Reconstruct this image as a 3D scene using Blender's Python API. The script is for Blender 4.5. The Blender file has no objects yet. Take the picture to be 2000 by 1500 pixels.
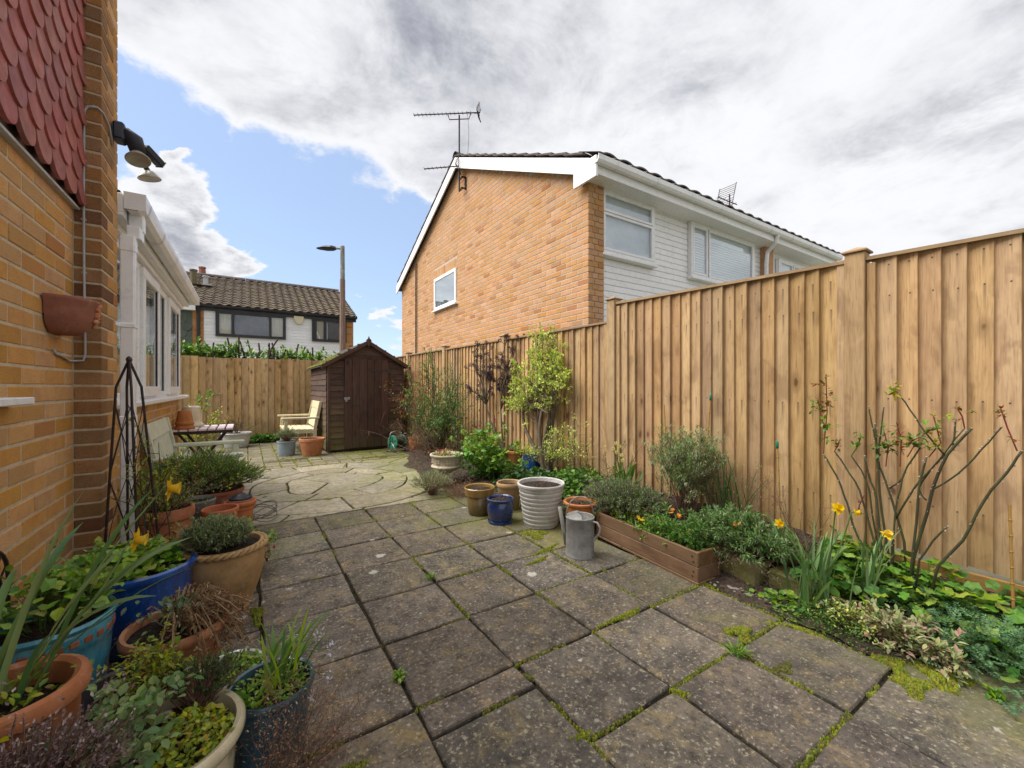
import bpy, math, random
import numpy as np
from mathutils import Vector, Matrix, Euler
R = random.Random(7)
rad = math.radians
scene = bpy.context.scene
COL = scene.collection

# ---------------------------------------------------------------- camera
cam_d = bpy.data.cameras.new('camera')
cam = bpy.data.objects.new('camera', cam_d)
COL.objects.link(cam)
EYE = 1.2
YAW = rad(32.8)
cam.location = (0, 0, EYE)
cam.rotation_euler = (rad(90), 0, -YAW)
cam_d.sensor_width = 36
cam_d.lens = 36 * 806 / 2000
cam_d.shift_y = 0.003
cam_d.clip_start = 0.02
cam_d.clip_end = 2000
scene.camera = cam

# ---------------------------------------------------------------- light
SUN_EL, SUN_AZ = rad(54), rad(294)          # azimuth clockwise from +Y
sun_d = bpy.data.lights.new('sun', 'SUN')
sun_d.energy = 2.4
sun_d.angle = rad(55)
sun_d.color = (1.0, 0.965, 0.915)
sun = bpy.data.objects.new('sun', sun_d)
COL.objects.link(sun)
sdir = Vector((math.sin(SUN_AZ) * math.cos(SUN_EL), math.cos(SUN_AZ) * math.cos(SUN_EL), math.sin(SUN_EL)))
sun.rotation_euler = sdir.to_track_quat('Z', 'Y').to_euler()
sun.location = (0, 0, 30)
scene.view_settings.view_transform = 'Standard'
scene.view_settings.look = 'None'
scene.view_settings.exposure = 1.53
scene.view_settings.gamma = 1
scene.view_settings.use_curve_mapping = False


class NT:
    """small helper to wire shader nodes"""
    def __init__(s, tree):
        s.t = tree
        tree.nodes.clear()

    def n(s, typ, props=None, **ins):
        nd = s.t.nodes.new(typ)
        for k, v in (props or {}).items():
            setattr(nd, k, v)
        for k, v in ins.items():
            key = int(k[1:]) if k[0] == 'i' and k[1:].isdigit() else k.replace('_', ' ')
            s.put(nd.inputs[key], v)
        return nd

    def put(s, sock, v):
        if isinstance(v, bpy.types.NodeSocket):
            s.t.links.new(v, sock)
        elif isinstance(v, bpy.types.Node):
            s.t.links.new(v.outputs[0], sock)
        elif isinstance(v, (tuple, list)) and len(v) == 3 and sock.type == 'RGBA':
            sock.default_value = (*v, 1)
        else:
            sock.default_value = v

    def m(s, op, a, b=0.0, c=0.0, clamp=False):
        return s.n('ShaderNodeMath', {'operation': op, 'use_clamp': clamp}, i0=a, i1=b, i2=c).outputs[0]

    def vm(s, op, a, b=(0, 0, 0)):
        nd = s.n('ShaderNodeVectorMath', {'operation': op}, i0=a)
        if op == 'SCALE':
            s.put(nd.inputs['Scale'], b)
        else:
            s.put(nd.inputs[1], b)
        return nd.outputs['Value'] if op in ('LENGTH', 'DOT_PRODUCT', 'DISTANCE') else nd.outputs[0]

    def mix(s, f, a, b, mode='MIX'):
        nd = s.n('ShaderNodeMix', {'data_type': 'RGBA', 'blend_type': mode})
        s.put(nd.inputs[0], f); s.put(nd.inputs[6], a); s.put(nd.inputs[7], b)
        return nd.outputs[2]

    def noise(s, v, scale, det=4, rough=.55, dist=0.0, out=0):
        return s.n('ShaderNodeTexNoise', Vector=v, Scale=scale, Detail=det, Roughness=rough, Distortion=dist).outputs[out]

    def vor(s, v, scale, feature='F1', rnd=1.0, out=0):
        return s.n('ShaderNodeTexVoronoi', {'feature': feature}, Vector=v, Scale=scale, Randomness=rnd).outputs[out]

    def ramp(s, f, lo, hi, a=0.0, b=1.0):
        return s.n('ShaderNodeMapRange', {'interpolation_type': 'SMOOTHSTEP'}, i0=f, i1=lo, i2=hi, i3=a, i4=b).outputs[0]

    def sep(s, v):
        return s.n('ShaderNodeSeparateXYZ', i0=v).outputs

    def comb(s, x, y, z):
        return s.n('ShaderNodeCombineXYZ', i0=x, i1=y, i2=z).outputs[0]


# ---------------------------------------------------------------- world: Nishita sky with a broken cloud deck
def px_dir(px, py):
    f = Vector((math.sin(YAW), math.cos(YAW), 0)); r = Vector((math.cos(YAW), -math.sin(YAW), 0))
    return (f * 806 + r * (px - 1000) + Vector((0, 0, 756 - py))).normalized()


world = bpy.data.worlds.new('World')
scene.world = world
world.use_nodes = True
w = NT(world.node_tree)
sky = w.n('ShaderNodeTexSky')
sky.sky_type = 'NISHITA'
sky.sun_disc = False
sky.sun_elevation = SUN_EL
sky.sun_rotation = SUN_AZ
sky.altitude = 60
sky.air_density = 1.0
sky.dust_density = 0.6
sky.ozone_density = 1.6
gen = w.n('ShaderNodeTexCoord').outputs['Generated']
gz = w.sep(gen)
# flatten the clouds towards the horizon, like a deck seen from below
den = w.m('ADD', w.m('ABSOLUTE', gz[2]), 0.22)
deck = w.comb(w.m('DIVIDE', gz[0], den), w.m('DIVIDE', gz[1], den), w.m('MULTIPLY', gz[2], 0.4))
big = w.noise(deck, 1.15, 7, .60, .25)
fine = w.noise(deck, 4.3, 6, .64, .2)
warp = w.vm('ADD', gen, w.vm('SCALE', w.vm('SUBTRACT', w.noise(deck, 2.6, 6, .6, 0, 1), (.5, .5, .5)), 0.24))
def hole(px, py, r, amt):
    d = w.vm('DISTANCE', w.vm('NORMALIZE', warp), tuple(px_dir(px, py)))
    return w.m('MULTIPLY', w.ramp(d, r * 1.25, r * .45), amt)
bias = hole(620, 500, .21, .58)
for a in ((300, 265, .12, .50), (400, 400, .15, .22), (700, 585, .18, .52), (800, 470, .10, .40), (520, 420, .16, .50), (560, 600, .16, .35)):
    bias = w.m('MAXIMUM', bias, hole(*a))
def puff(px, py, r, amt):
    d = w.vm('DISTANCE', w.vm('NORMALIZE', warp), tuple(px_dir(px, py)))
    return w.m('MULTIPLY', w.ramp(d, r, r * .15), amt)
for a in ((330, 385, .085, .50), (390, 480, .12, .58), (300, 520, .10, .45), (470, 500, .07, .40), (735, 612, .055, .60), (340, 312, .03, .4), (790, 640, .05, .4)):
    bias = w.m('SUBTRACT', bias, puff(*a))
dens = w.m('ADD', w.m('MULTIPLY', big, .75), w.m('MULTIPLY', fine, .45))
cover = w.m('SUBTRACT', w.m('ADD', dens, .10), bias)
mask = w.ramp(cover, .40, .60)
thick = w.ramp(cover, .55, .95)
shade = w.noise(deck, 2.6, 6, .66, .5)
shade2 = w.noise(w.vm('ADD', deck, (3.1, 1.7, .3)), .62, 4, .55, .2)
edge = w.noise(deck, 7.5, 5, .65, .3)
grey = w.m('MULTIPLY', w.m('ADD', w.m('MULTIPLY', w.ramp(edge, .35, .65, -.16, .16), 1.0), w.m('ADD', w.m('MULTIPLY', w.ramp(shade, .34, .62), .70), w.m('MULTIPLY', w.ramp(shade2, .35, .65), .38))), thick, clamp=True)
ccol = w.mix(grey, (.80, .805, .83), (.31, .325, .375))
bg_sky = w.n('ShaderNodeBackground', Color=w.mix(.45, sky, (3.6, 4.5, 6.2)), Strength=0.064)
bg_cl = w.n('ShaderNodeBackground', Color=ccol, Strength=0.42)
ms = w.n('ShaderNodeMixShader', i0=mask, i1=bg_sky, i2=bg_cl)
w.n('ShaderNodeOutputWorld', Surface=ms)

# ---------------------------------------------------------------- materials
MATS = {}


def new_mat(name):
    m = bpy.data.materials.new(name)
    m.use_nodes = True
    MATS[name] = m
    return m, NT(m.node_tree)


def coords(t, spread=40.0):
    """object coordinates, shifted at random for every object"""
    tc = t.n('ShaderNodeTexCoord').outputs['Object']
    oi = t.n('ShaderNodeObjectInfo').outputs['Random']
    off = t.comb(t.m('MULTIPLY', oi, spread), t.m('MULTIPLY', oi, spread * 2.7), t.m('MULTIPLY', oi, spread * 1.9))
    return t.vm('ADD', tc, off), tc, oi


def island(t):
    return t.n('ShaderNodeNewGeometry').outputs['Random Per Island']


def vary(t, col, rnd, hue=.02, sat=.2, val=.3):
    nd = t.n('ShaderNodeHueSaturation', Color=col,
             Hue=t.m('ADD', .5 - hue / 2, t.m('MULTIPLY', rnd, hue)),
             Saturation=t.m('ADD', 1 - sat / 2, t.m('MULTIPLY', t.m('FRACT', t.m('MULTIPLY', rnd, 7.31)), sat)),
             Value=t.m('ADD', 1 - val / 2, t.m('MULTIPLY', t.m('FRACT', t.m('MULTIPLY', rnd, 13.7)), val)))
    return nd.outputs[0]


def finish(t, col, rough=.6, bump=None, bs=.3, bd=.004, spec=.4, metal=0.0, coat=0.0):
    p = t.n('ShaderNodeBsdfPrincipled', Base_Color=col, Roughness=rough, Metallic=metal)
    p.inputs['Specular IOR Level'].default_value = spec
    p.inputs['Coat Weight'].default_value = coat
    p.inputs['Coat Roughness'].default_value = .08
    if bump is not None:
        b = t.n('ShaderNodeBump', Strength=bs, Distance=bd, Height=bump)
        t.put(p.inputs['Normal'], b)
    t.n('ShaderNodeOutputMaterial', Surface=p)
    return p


def plain(name, a, b=None, scale=12, rough=.6, bs=.25, bd=.003, spec=.35, metal=0, coat=0, val=.15, hue=.01, sat=.12, stretch=(1, 1, 1), isl=False, dirt=None, dirt_amt=.5):
    """two-tone weathered material"""
    m, t = new_mat(name)
    v, tc, oi = coords(t)
    v2 = t.vm('MULTIPLY', v, stretch)
    n1 = t.noise(v2, scale, 6, .62)
    n2 = t.noise(v2, scale * 6, 4, .6)
    b = b or tuple(c * .72 for c in a)
    col = t.mix(t.ramp(n1, .32, .68), a, b)
    col = t.mix(t.ramp(n2, .45, .75, 0, .35), col, tuple(c * .6 for c in b))
    if dirt:
        n3 = t.noise(v2, scale * .45, 6, .7, .6)
        col = t.mix(t.ramp(n3, .5, .66, 0, dirt_amt), col, dirt)
    col = vary(t, col, island(t) if isl else oi, hue, sat, val)
    finish(t, col, t.ramp(n1, .2, .8, rough - .06, min(1, rough + .08)), t.m('ADD', n1, t.m('MULTIPLY', n2, .5)), bs, bd, spec, metal, coat)
    return m


def leaf_mat(name, a, b, c=None, camt=.2, rough=.5, trans=.28, val=.5, hue=.05):
    m, t = new_mat(name)
    rnd = island(t)
    oi = t.n('ShaderNodeObjectInfo').outputs['Random']
    rnd = t.m('FRACT', t.m('ADD', rnd, oi))
    tc = t.n('ShaderNodeTexCoord').outputs['Object']
    n1 = t.noise(tc, 9, 3, .6)
    col = t.mix(t.ramp(t.m('ADD', t.m('MULTIPLY', n1, .7), t.m('MULTIPLY', rnd, .5)), .35, .85), a, b)
    if c:
        col = t.mix(t.ramp(t.m('FRACT', t.m('MULTIPLY', rnd, 5.77)), 1 - camt, 1 - camt + .02), col, c)
    col = vary(t, col, rnd, hue, .25, val)
    p = t.n('ShaderNodeBsdfPrincipled', Base_Color=col, Roughness=rough)
    p.inputs['Specular IOR Level'].default_value = .35
    tr = t.n('ShaderNodeBsdfTranslucent', Color=t.mix(1.0, col, (1.0, 1.0, .45), 'MULTIPLY'))
    t.n('ShaderNodeOutputMaterial', Surface=t.n('ShaderNodeMixShader', i0=trans, i1=p, i2=tr))
    return m


def brick_mat(name, pal, speck=.5, val=.22, bscale=1.0):
    """pal: three fired colours; grain, dark burns and pale flecks"""
    m, t = new_mat(name)
    v, tc, oi = coords(t)
    rnd = t.m('FRACT', t.m('ADD', oi, island(t)))
    r2 = t.m('FRACT', t.m('MULTIPLY', rnd, 9.17))
    col = t.mix(t.ramp(rnd, .25, .75), pal[0], pal[1])
    col = t.mix(t.ramp(r2, .88, .93), col, pal[2])
    n1 = t.noise(v, 14 * bscale, 5, .65)
    n2 = t.noise(t.vm('MULTIPLY', v, (1, 1, 1.6)), 130 * bscale, 3, .7)
    col = t.mix(t.ramp(n1, .40, .70, 0, .38), col, pal[2])
    col = t.mix(t.ramp(n2, .56, .68, 0, speck), col, tuple(c * .5 for c in pal[1]))
    col = t.mix(t.ramp(n2, .30, .42, speck * .6, 0), col, tuple(min(1, c * 1.35) for c in pal[0]))
    col = vary(t, col, rnd, .012, .2, val)
    finish(t, col, .88, t.m('ADD', n2, t.m('MULTIPLY', n1, .6)), .85, .006, .15)
    return m


def wood_mat(name, a, b, dark, knots=.7, nails=(), grain=1.0, axis='z', stain=None, val=.25, rough=.75, saw=.0):
    """planed softwood: grain along the board, knots, nail heads with run-off streaks, saw marks"""
    m, t = new_mat(name)
    v, tc, oi = coords(t, 23.0)
    sc = {'z': (1, 1, .06), 'x': (.06, 1, 1), 'y': (1, .06, 1)}[axis]
    g = t.vm('MULTIPLY', v, sc)
    g1 = t.noise(g, 34 * grain, 6, .65, .8)
    g2 = t.noise(g, 130 * grain, 3, .6, .2)
    ks = {'z': (1, 1, .5), 'x': (.5, 1, 1), 'y': (1, .5, 1)}[axis]
    kv = t.vm('MULTIPLY', v, ks)
    kd = t.vor(t.vm('ADD', kv, t.vm('SCALE', t.noise(v, 9, 3, .5, 0, 1), .03)), 7.5)
    kr = t.vor(t.vm('ADD', kv, t.vm('SCALE', t.noise(v, 9, 3, .5, 0, 1), .03)), 7.5, out=1)
    kon = t.ramp(t.sep(kr)[0], 1 - knots * .5, 1 - knots * .5 + .05)
    col = t.mix(t.ramp(g1, .32, .70), a, b)
    col = t.mix(t.ramp(g2, .46, .74, 0, .55), col, dark)
    lump = t.noise(t.vm('MULTIPLY', v, {'z': (1, 1, .7), 'x': (.7, 1, 1), 'y': (1, .7, 1)}[axis]), 5.5, 3, .55, .6)
    col = t.mix(t.ramp(lump, .52, .66, 0, .28), col, tuple(min(1, c * 1.25) for c in a))
    col = t.mix(t.ramp(lump, .46, .33, 0, .45), col, dark)
    wash = t.noise(t.vm('MULTIPLY', v, tuple(max(c, .3) for c in sc)), 2.6, 4, .6)
    col = t.mix(t.ramp(wash, .42, .72, 0, .35), col, dark)
    col = t.mix(t.m('MULTIPLY', t.ramp(kd, .36, .14), t.m('MULTIPLY', kon, .5)), col, dark)
    col = t.mix(t.m('MULTIPLY', t.ramp(kd, .16, .09), t.m('MULTIPLY', kon, .85)), col, tuple(c * .45 for c in dark))
    s = t.sep(tc)
    for (ax, ay, h) in nails:
        dx = t.m('ABSOLUTE', t.m('SUBTRACT', s['xyz'.index(ay[0])], ay[1]))
        dz = t.m('SUBTRACT', s['xyz'.index(ax)], h)
        hit = t.m('MULTIPLY', t.ramp(dx, .006, .002), t.ramp(t.m('ABSOLUTE', dz), .006, .003))
        run = t.m('MULTIPLY', t.m('MULTIPLY', t.ramp(dx, .009, .001), t.ramp(dz, .002, -.004)),
                  t.m('MULTIPLY', t.ramp(dz, -.16, -.02), t.ramp(oi, .25, .6)))
        col = t.mix(t.m('MULTIPLY', run, .6), col, (.05, .035, .03))
        col = t.mix(t.m('MULTIPLY', hit, .85), col, (.03, .025, .022))
    if stain:
        wp_ = t.n('ShaderNodeNewGeometry').outputs['Position']
        sn = t.noise(wp_, 3.5, 5, .6)
        zz = t.m('ADD', t.sep(wp_)[2], t.m('MULTIPLY', t.m('SUBTRACT', sn, .5), .5))
        col = t.mix(t.ramp(zz, stain[2], stain[1], 0, stain[3] if len(stain) > 3 else .6), col, stain[0])
    col = vary(t, col, oi, .012, .16, val)
    hgt = t.m('ADD', t.m('MULTIPLY', g1, .6), t.m('MULTIPLY', g2, .5))
    finish(t, col, rough, hgt, .45, .004, .25)
    return m


def slab_mat(name, a, b, green=0.0, lichen=1.0, pale=(.42, .39, .33)):
    """pressed stone paving: weather staining, ochre flecks, white lichen discs, algae towards the damp side"""
    m, t = new_mat(name)
    v, tc, oi = coords(t, 31.0)
    wpos = t.n('ShaderNodeNewGeometry').outputs['Position']
    n1 = t.noise(v, 3.2, 7, .65, .4)
    n2 = t.noise(v, 17, 6, .68)
    n3 = t.noise(v, 70, 4, .7)
    col = t.mix(t.ramp(n1, .33, .66), a, b)
    col = t.mix(t.ramp(n2, .42, .68, 0, .65), col, tuple(c * .46 for c in b))
    ochre = (.25, .185, .085)
    col = t.mix(t.ramp(t.noise(v, 9, 6, .75, .5), .5, .68, 0, .65), col, ochre)
    col = t.mix(t.ramp(n3, .545, .67, 0, .8), col, (.38, .32, .215))
    col = t.mix(t.ramp(n3, .44, .34, 0, .6), col, (.022, .02, .017))
    # small pale flecks
    f = t.vor(t.vm('ADD', v, t.vm('SCALE', t.noise(v, 30, 3, .5, 0, 1), .02)), 26)
    fr = t.sep(t.vor(v, 26, out=1))
    col = t.mix(t.m('MULTIPLY', t.ramp(f, .26, .13), t.ramp(fr[0], .70, .80, 0, .55 * lichen)), col, pale)
    # lichen discs
    wv = t.vm('ADD', v, t.vm('SCALE', t.vm('SUBTRACT', t.noise(v, 40, 4, .7, 0, 1), (.5, .5, .5)), .06))
    d = t.vor(wv, 7.0)
    dr = t.sep(t.vor(wv, 7.0, out=1))
    size = t.m('ADD', .035, t.m('MULTIPLY', t.m('POWER', dr[1], 2.4), .20))
    disc = t.m('MULTIPLY', t.ramp(t.m('SUBTRACT', d, size), .02, -.012), t.ramp(dr[0], .70, .72))
    col = t.mix(t.m('MULTIPLY', disc, .75 * lichen), col, (.50, .475, .42))
    # algae
    gx = t.sep(wpos)
    damp = t.m('ADD', t.ramp(gx[0], 1.1, 2.6, 0, .46), t.ramp(gx[1], 1.6, 3.6, -.12, .22))
    gn = t.noise(wpos, 2.3, 6, .65, .5)
    gm = t.m('MULTIPLY', t.ramp(t.m('ADD', gn, damp), .64, 1.05), .75, clamp=True)
    gm = t.m('ADD', gm, green * .5, clamp=True)
    col = t.mix(t.m('MULTIPLY', gm, t.ramp(n2, .25, .6, .55, 1)), col, (.150, .150, .042))
    col = vary(t, col, oi, .012, .2, .26)
    finish(t, vary(t, col, t.m('FRACT', t.m('MULTIPLY', oi, 3.3)), .01, .1, .25), t.ramp(n2, .3, .7, .72, .92), t.m('ADD', n2, t.m('MULTIPLY', n3, .7)), .8, .006, .3)
    return m


def glass_mat(name, tint=(.8, .85, .87), refl=.30):
    m, t = new_mat(name)
    fr = t.m('MULTIPLY', t.m('POWER', t.n('ShaderNodeLayerWeight', Blend=.5).outputs['Facing'], 3.5), .55)
    tr = t.n('ShaderNodeBsdfTransparent', Color=tint)
    gl = t.n('ShaderNodeBsdfGlossy', Color=(.92, .95, .97), Roughness=.015)
    t.n('ShaderNodeOutputMaterial', Surface=t.n('ShaderNodeMixShader', i0=t.m('ADD', fr, refl, clamp=True), i1=tr, i2=gl))
    return m


def soil_mat(name, a=(.045, .033, .026), b=(.10, .072, .052)):
    m, t = new_mat(name)
    v = t.n('ShaderNodeTexCoord').outputs['Object']
    n1 = t.noise(v, 38, 6, .7)
    vo = t.vor(v, 46)
    col = t.mix(t.ramp(n1, .35, .66), a, b)
    col = t.mix(t.ramp(vo, .20, .05, 0, .6), col, (.17, .125, .085))
    col = t.mix(t.ramp(t.noise(v, 3.5, 5, .65), .5, .68, 0, .35), col, (.07, .085, .028))
    finish(t, col, .95, t.m('ADD', n1, t.m('MULTIPLY', vo, -.8)), 1.0, .02, .15)
    return m


def glaze_mat(name, a, b, run=(1, 1, .25), scale=22, coat=.8):
    m, t = new_mat(name)
    v, tc, oi = coords(t)
    n1 = t.noise(t.vm('MULTIPLY', v, run), scale, 5, .65, .4)
    col = t.mix(t.ramp(n1, .35, .68), a, b)
    n2 = t.noise(v, 7, 5, .7)
    col = t.mix(t.ramp(n2, .58, .75, 0, .35), col, (.22, .20, .15))
    finish(t, col, t.ramp(n2, .4, .7, .18, .42), n1, .12, .003, .5, 0, coat)
    return m


def terracotta(name, a, b, lime=.4, algae=.2):
    m, t = new_mat(name)
    v, tc, oi = coords(t)
    n1 = t.noise(v, 9, 6, .65)
    n2 = t.noise(t.vm('MULTIPLY', v, (1, 1, .5)), 22, 5, .7, .5)
    col = t.mix(t.ramp(n1, .35, .65), a, b)
    col = t.mix(t.ramp(n2, .52, .74, 0, lime), col, (.50, .40, .31))
    col = t.mix(t.ramp(t.noise(v, 6, 6, .7, .3), .54, .72, 0, algae), col, (.085, .082, .030))
    col = t.mix(t.ramp(t.noise(v, 60, 3, .6), .55, .75, 0, .3), col, tuple(c * .55 for c in b))
    col = vary(t, col, oi, .01, .15, .18)
    finish(t, col, .78, t.m('ADD', n1, n2), .25, .003, .25)
    return m


M = {}
ORANGE = [(.62, .355, .140), (.55, .295, .108), (.42, .20, .088)]
M['brick_own'] = brick_mat('buff_orange_brick', ORANGE, .6, .18)
M['brick_pier_shade'] = brick_mat('shade_darkened_brick', [(.36, .20, .088), (.28, .150, .070), (.17, .088, .052)], .7, .3)  # own-house brick browned to put the shade of the pier front into the colour
M['brick_near'] = brick_mat('neighbour_brick', [(.54, .310, .155), (.485, .265, .122), (.39, .185, .082)], .35, .12)
M['brick_far'] = brick_mat('distant_brick', [(.50, .26, .10), (.44, .21, .08), (.36, .14, .06)], .3, .2)
M['mortar'] = plain('sand_mortar', (.56, .475, .35), (.45, .375, .27), 20, .95, .5, .004, .1)
M['mortar_grey'] = plain('grey_mortar', (.50, .43, .35), (.42, .35, .28), 20, .95, .3, .004, .1)
M['tile_red'] = plain('red_clay_tile', (.38, .118, .098), (.295, .080, .068), 14, .62, .3, .003, .35, val=.3, hue=.015, dirt=(.12, .055, .05), dirt_amt=.45)
M['tile_pale'] = plain('pale_new_tile', (.60, .58, .58), (.5, .48, .48), 14, .6)
M['pvc'] = plain('white_pvc', (.84, .84, .855), (.81, .81, .825), 4, .32, .03, .002, .45, val=.03, sat=.02, dirt=(.66, .655, .64), dirt_amt=.2)
M['pvc_clad'] = plain('white_cladding', (.87, .87, .885), (.85, .85, .865), 3, .45, .03, .002, .4, val=.05, sat=.02)
M['clad_far'] = plain('distant_cladding', (.84, .84, .86), (.81, .81, .83), 3, .5, .03)
M['pvc_dark'] = plain('anthracite_frame', (.030, .030, .036), (.022, .022, .028), 6, .4, .05, .002, .4, val=.05)
M['glass'] = glass_mat('window_glass', (.93, .95, .96), .13)
M['glass_far'] = glass_mat('reflecting_glass', (.92, .94, .96), .07)
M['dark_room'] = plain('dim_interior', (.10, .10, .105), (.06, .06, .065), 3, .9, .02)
M['reflection_tone'] = plain('painted_reflection_backing', (.74, .77, .80), (.66, .70, .73), 2, .9, .02)  # pale backing, toned to stand in for clouds reflected in the pane
M['curtain'] = plain('cream_curtain', (.66, .60, .47), (.52, .46, .34), 30, .9, .1, stretch=(1, 1, .05))
M['blind'] = plain('white_blind', (.84, .86, .87), (.76, .79, .81), 40, .8, .2, stretch=(.02, .02, 1))
M['roof_tile'] = plain('mossy_brown_tile', (.105, .080, .062), (.066, .050, .041), 10, .9, .4, .006, .2, val=.5, hue=.02, dirt=(.17, .15, .05), dirt_amt=.6, isl=True)
M['roof_dark'] = plain('dark_roof_tile', (.14, .115, .10), (.09, .075, .07), 10, .85, .4, .006, .2, val=.35)
M['lead'] = plain('pale_flashing', (.50, .50, .51), (.40, .40, .41), 9, .55)
FENCE = ((.49, .325, .165), (.385, .24, .115), (.19, .105, .050))
NAILS = tuple(('z', ('y', yy), hh) for yy, hh in ((.035, .28), (.038, .86), (.033, 1.46), (.036, 1.64)))
M['fence'] = wood_mat('treated_softwood', *FENCE, knots=1.0, nails=NAILS, val=.42, stain=((.19, .140, .055), .1, .65, .5))
M['fence_back'] = wood_mat('treated_softwood_back', (.54, .365, .185), (.43, .275, .13), (.21, .12, .055), knots=1.3, val=.32, stain=((.15, .11, .04), .1, .6, .4))
M['post'] = wood_mat('treated_post', (.47, .315, .16), (.375, .24, .115), (.20, .115, .055), knots=.5, val=.2)
M['gravel_board'] = wood_mat('gravel_board_wood', (.33, .19, .072), (.26, .145, .055), (.16, .085, .038), knots=.4, axis='y', val=.15)
M['cap_rail'] = wood_mat('capping_wood', (.36, .255, .150), (.29, .195, .108), (.19, .125, .07), knots=.3, axis='y', val=.15)
M['shed'] = wood_mat('dark_stained_board', (.110, .068, .054), (.078, .046, .037), (.038, .024, .020), knots=.3, axis='x', stain=((.115, .095, .036), .0, 1.15, .8), val=.5, rough=.65)
M['shed_side'] = wood_mat('dark_stained_side', (.150, .090, .076), (.105, .062, .052), (.04, .023, .019), knots=.3, axis='y', stain=((.10, .075, .03), .0, .7, .5), val=.4, rough=.7)
M['shed_door'] = wood_mat('dark_stained_door', (.092, .050, .038), (.064, .033, .025), (.030, .017, .014), knots=.4, stain=((.075, .062, .025), .0, .55, .55), val=.4, rough=.6)
M['felt'] = plain('roofing_felt', (.055, .050, .046), (.04, .036, .034), 30, .95, .5)
M['planter'] = wood_mat('stained_planter_board', (.205, .115, .060), (.160, .086, .044), (.085, .045, .024), knots=.5, axis='y', nails=(), val=.18, rough=.6)
M['bench_green'] = plain('sage_painted_wood', (.62, .65, .51), (.55, .58, .45), 9, .5, .1, .002, .35, val=.1, dirt=(.30, .29, .20), dirt_amt=.3)
M['bench_cream'] = plain('cream_painted_wood', (.64, .57, .38), (.56, .49, .32), 9, .55, .1, .002, .35, val=.1, dirt=(.32, .28, .18), dirt_amt=.35)
M['slat_mauve'] = plain('weathered_table_slat', (.74, .62, .65), (.66, .54, .57), 14, .6, .3, stretch=(1, .1, 1))
M['iron'] = plain('black_painted_iron', (.020, .014, .018), (.03, .018, .018), 30, .45, .2, spec=.5, dirt=(.10, .045, .025), dirt_amt=.3)
M['galv'] = plain('galvanised_steel', (.33, .325, .31), (.19, .19, .18), 9, .62, .3, .002, .4, metal=.1, dirt=(.15, .135, .085), dirt_amt=.75)
M['steel'] = plain('dull_steel', (.36, .36, .37), (.28, .28, .29), 12, .4, .1, metal=.6)
M['alu_dark'] = plain('oxidised_aluminium', (.055, .035, .042), (.04, .026, .032), 20, .6)
M['slab'] = slab_mat('weathered_slab', (.168, .138, .106), (.086, .074, .062), 0, 1.0)
M['circle'] = slab_mat('buff_circle_stone', (.33, .29, .21), (.24, .212, .16), 0.0, .6)
M['block'] = slab_mat('block_paver', (.20, .17, .125), (.125, .108, .082), .22, .6)
M['stone'] = slab_mat('walling_stone', (.235, .180, .100), (.150, .120, .075), .25, .2)
M['soil'] = soil_mat('bed_soil')
M['soil_pot'] = soil_mat('potting_soil', (.028, .021, .018), (.062, .045, .035))
M['jointsoil'] = soil_mat('joint_dirt', (.020, .017, .012), (.055, .045, .028))
M['moss'] = leaf_mat('bright_moss', (.21, .235, .012), (.115, .145, .012), (.14, .095, .025), .2, .95, .1, .6, .03)
M['moss_dull'] = leaf_mat('dull_moss', (.120, .125, .022), (.070, .080, .020), (.10, .07, .025), .25, .95, .1, .5, .04)
M['pebble'] = plain('mixed_pebble', (.22, .18, .16), (.15, .125, .115), 20, .6, .1, isl=True, val=.7, sat=.6, hue=.04)
# pots
M['cobalt'] = glaze_mat('cobalt_glaze', (.006, .045, .22), (.016, .10, .40))
M['turq'] = glaze_mat('turquoise_glaze', (.035, .215, .33), (.085, .37, .47))
M['navy'] = glaze_mat('navy_glaze', (.004, .014, .070), (.008, .028, .125))
M['bluegreen'] = glaze_mat('blue_green_glaze', (.026, .062, .090), (.050, .115, .150), coat=.4)
M['cream_glaze'] = glaze_mat('cream_glaze', (.60, .53, .36), (.52, .45, .29), coat=.6)
M['white_glaze'] = glaze_mat('white_glaze', (.72, .71, .68), (.64, .62, .58))
M['mustard'] = glaze_mat('mustard_glaze', (.31, .185, .045), (.23, .135, .038), coat=.3)
M['mustard_low'] = glaze_mat('olive_brown_glaze', (.125, .085, .030), (.09, .062, .026), coat=.2)
M['terra'] = terracotta('terracotta_clay', (.50, .205, .095), (.40, .150, .066), .3, .15)
M['terra_new'] = terracotta('clean_terracotta', (.50, .165, .058), (.42, .13, .045), .12, .06)
M['terra_old'] = terracotta('limed_terracotta', (.50, .215, .115), (.40, .155, .080), .5, .3)
M['terra_tan'] = terracotta('tan_terracotta', (.44, .285, .130), (.335, .215, .098), .5, .5)
M['terra_wall'] = terracotta('old_red_terracotta', (.33, .125, .068), (.25, .085, .048), .35, .25)
M['grey_pot'] = plain('pale_grey_resin', (.56, .55, .53), (.49, .48, .455), 8, .6, .1, val=.03, dirt=(.27, .24, .18), dirt_amt=.4)
M['urn_stone'] = plain('cast_stone_urn', (.52, .45, .33), (.41, .345, .245), 12, .85, .4, dirt=(.22, .17, .09), dirt_amt=.55)
M['bluegrey'] = plain('blue_grey_pot', (.27, .335, .39), (.21, .27, .325), 6, .5, .1, dirt=(.15, .16, .14), dirt_amt=.4)
M['black_plastic'] = plain('black_plastic', (.030, .031, .038), (.045, .046, .055), 10, .45, .1, dirt=(.12, .10, .08), dirt_amt=.3)
M['plastic_green'] = plain('green_plastic', (.012, .23, .135), (.010, .19, .11), 10, .35, .05, coat=.2)
M['hose'] = plain('dark_hose', (.022, .05, .035), (.015, .035, .025), 20, .5)
M['cable'] = plain('grey_cable', (.42, .42, .43), (.36, .36, .37), 12, .6)
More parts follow.
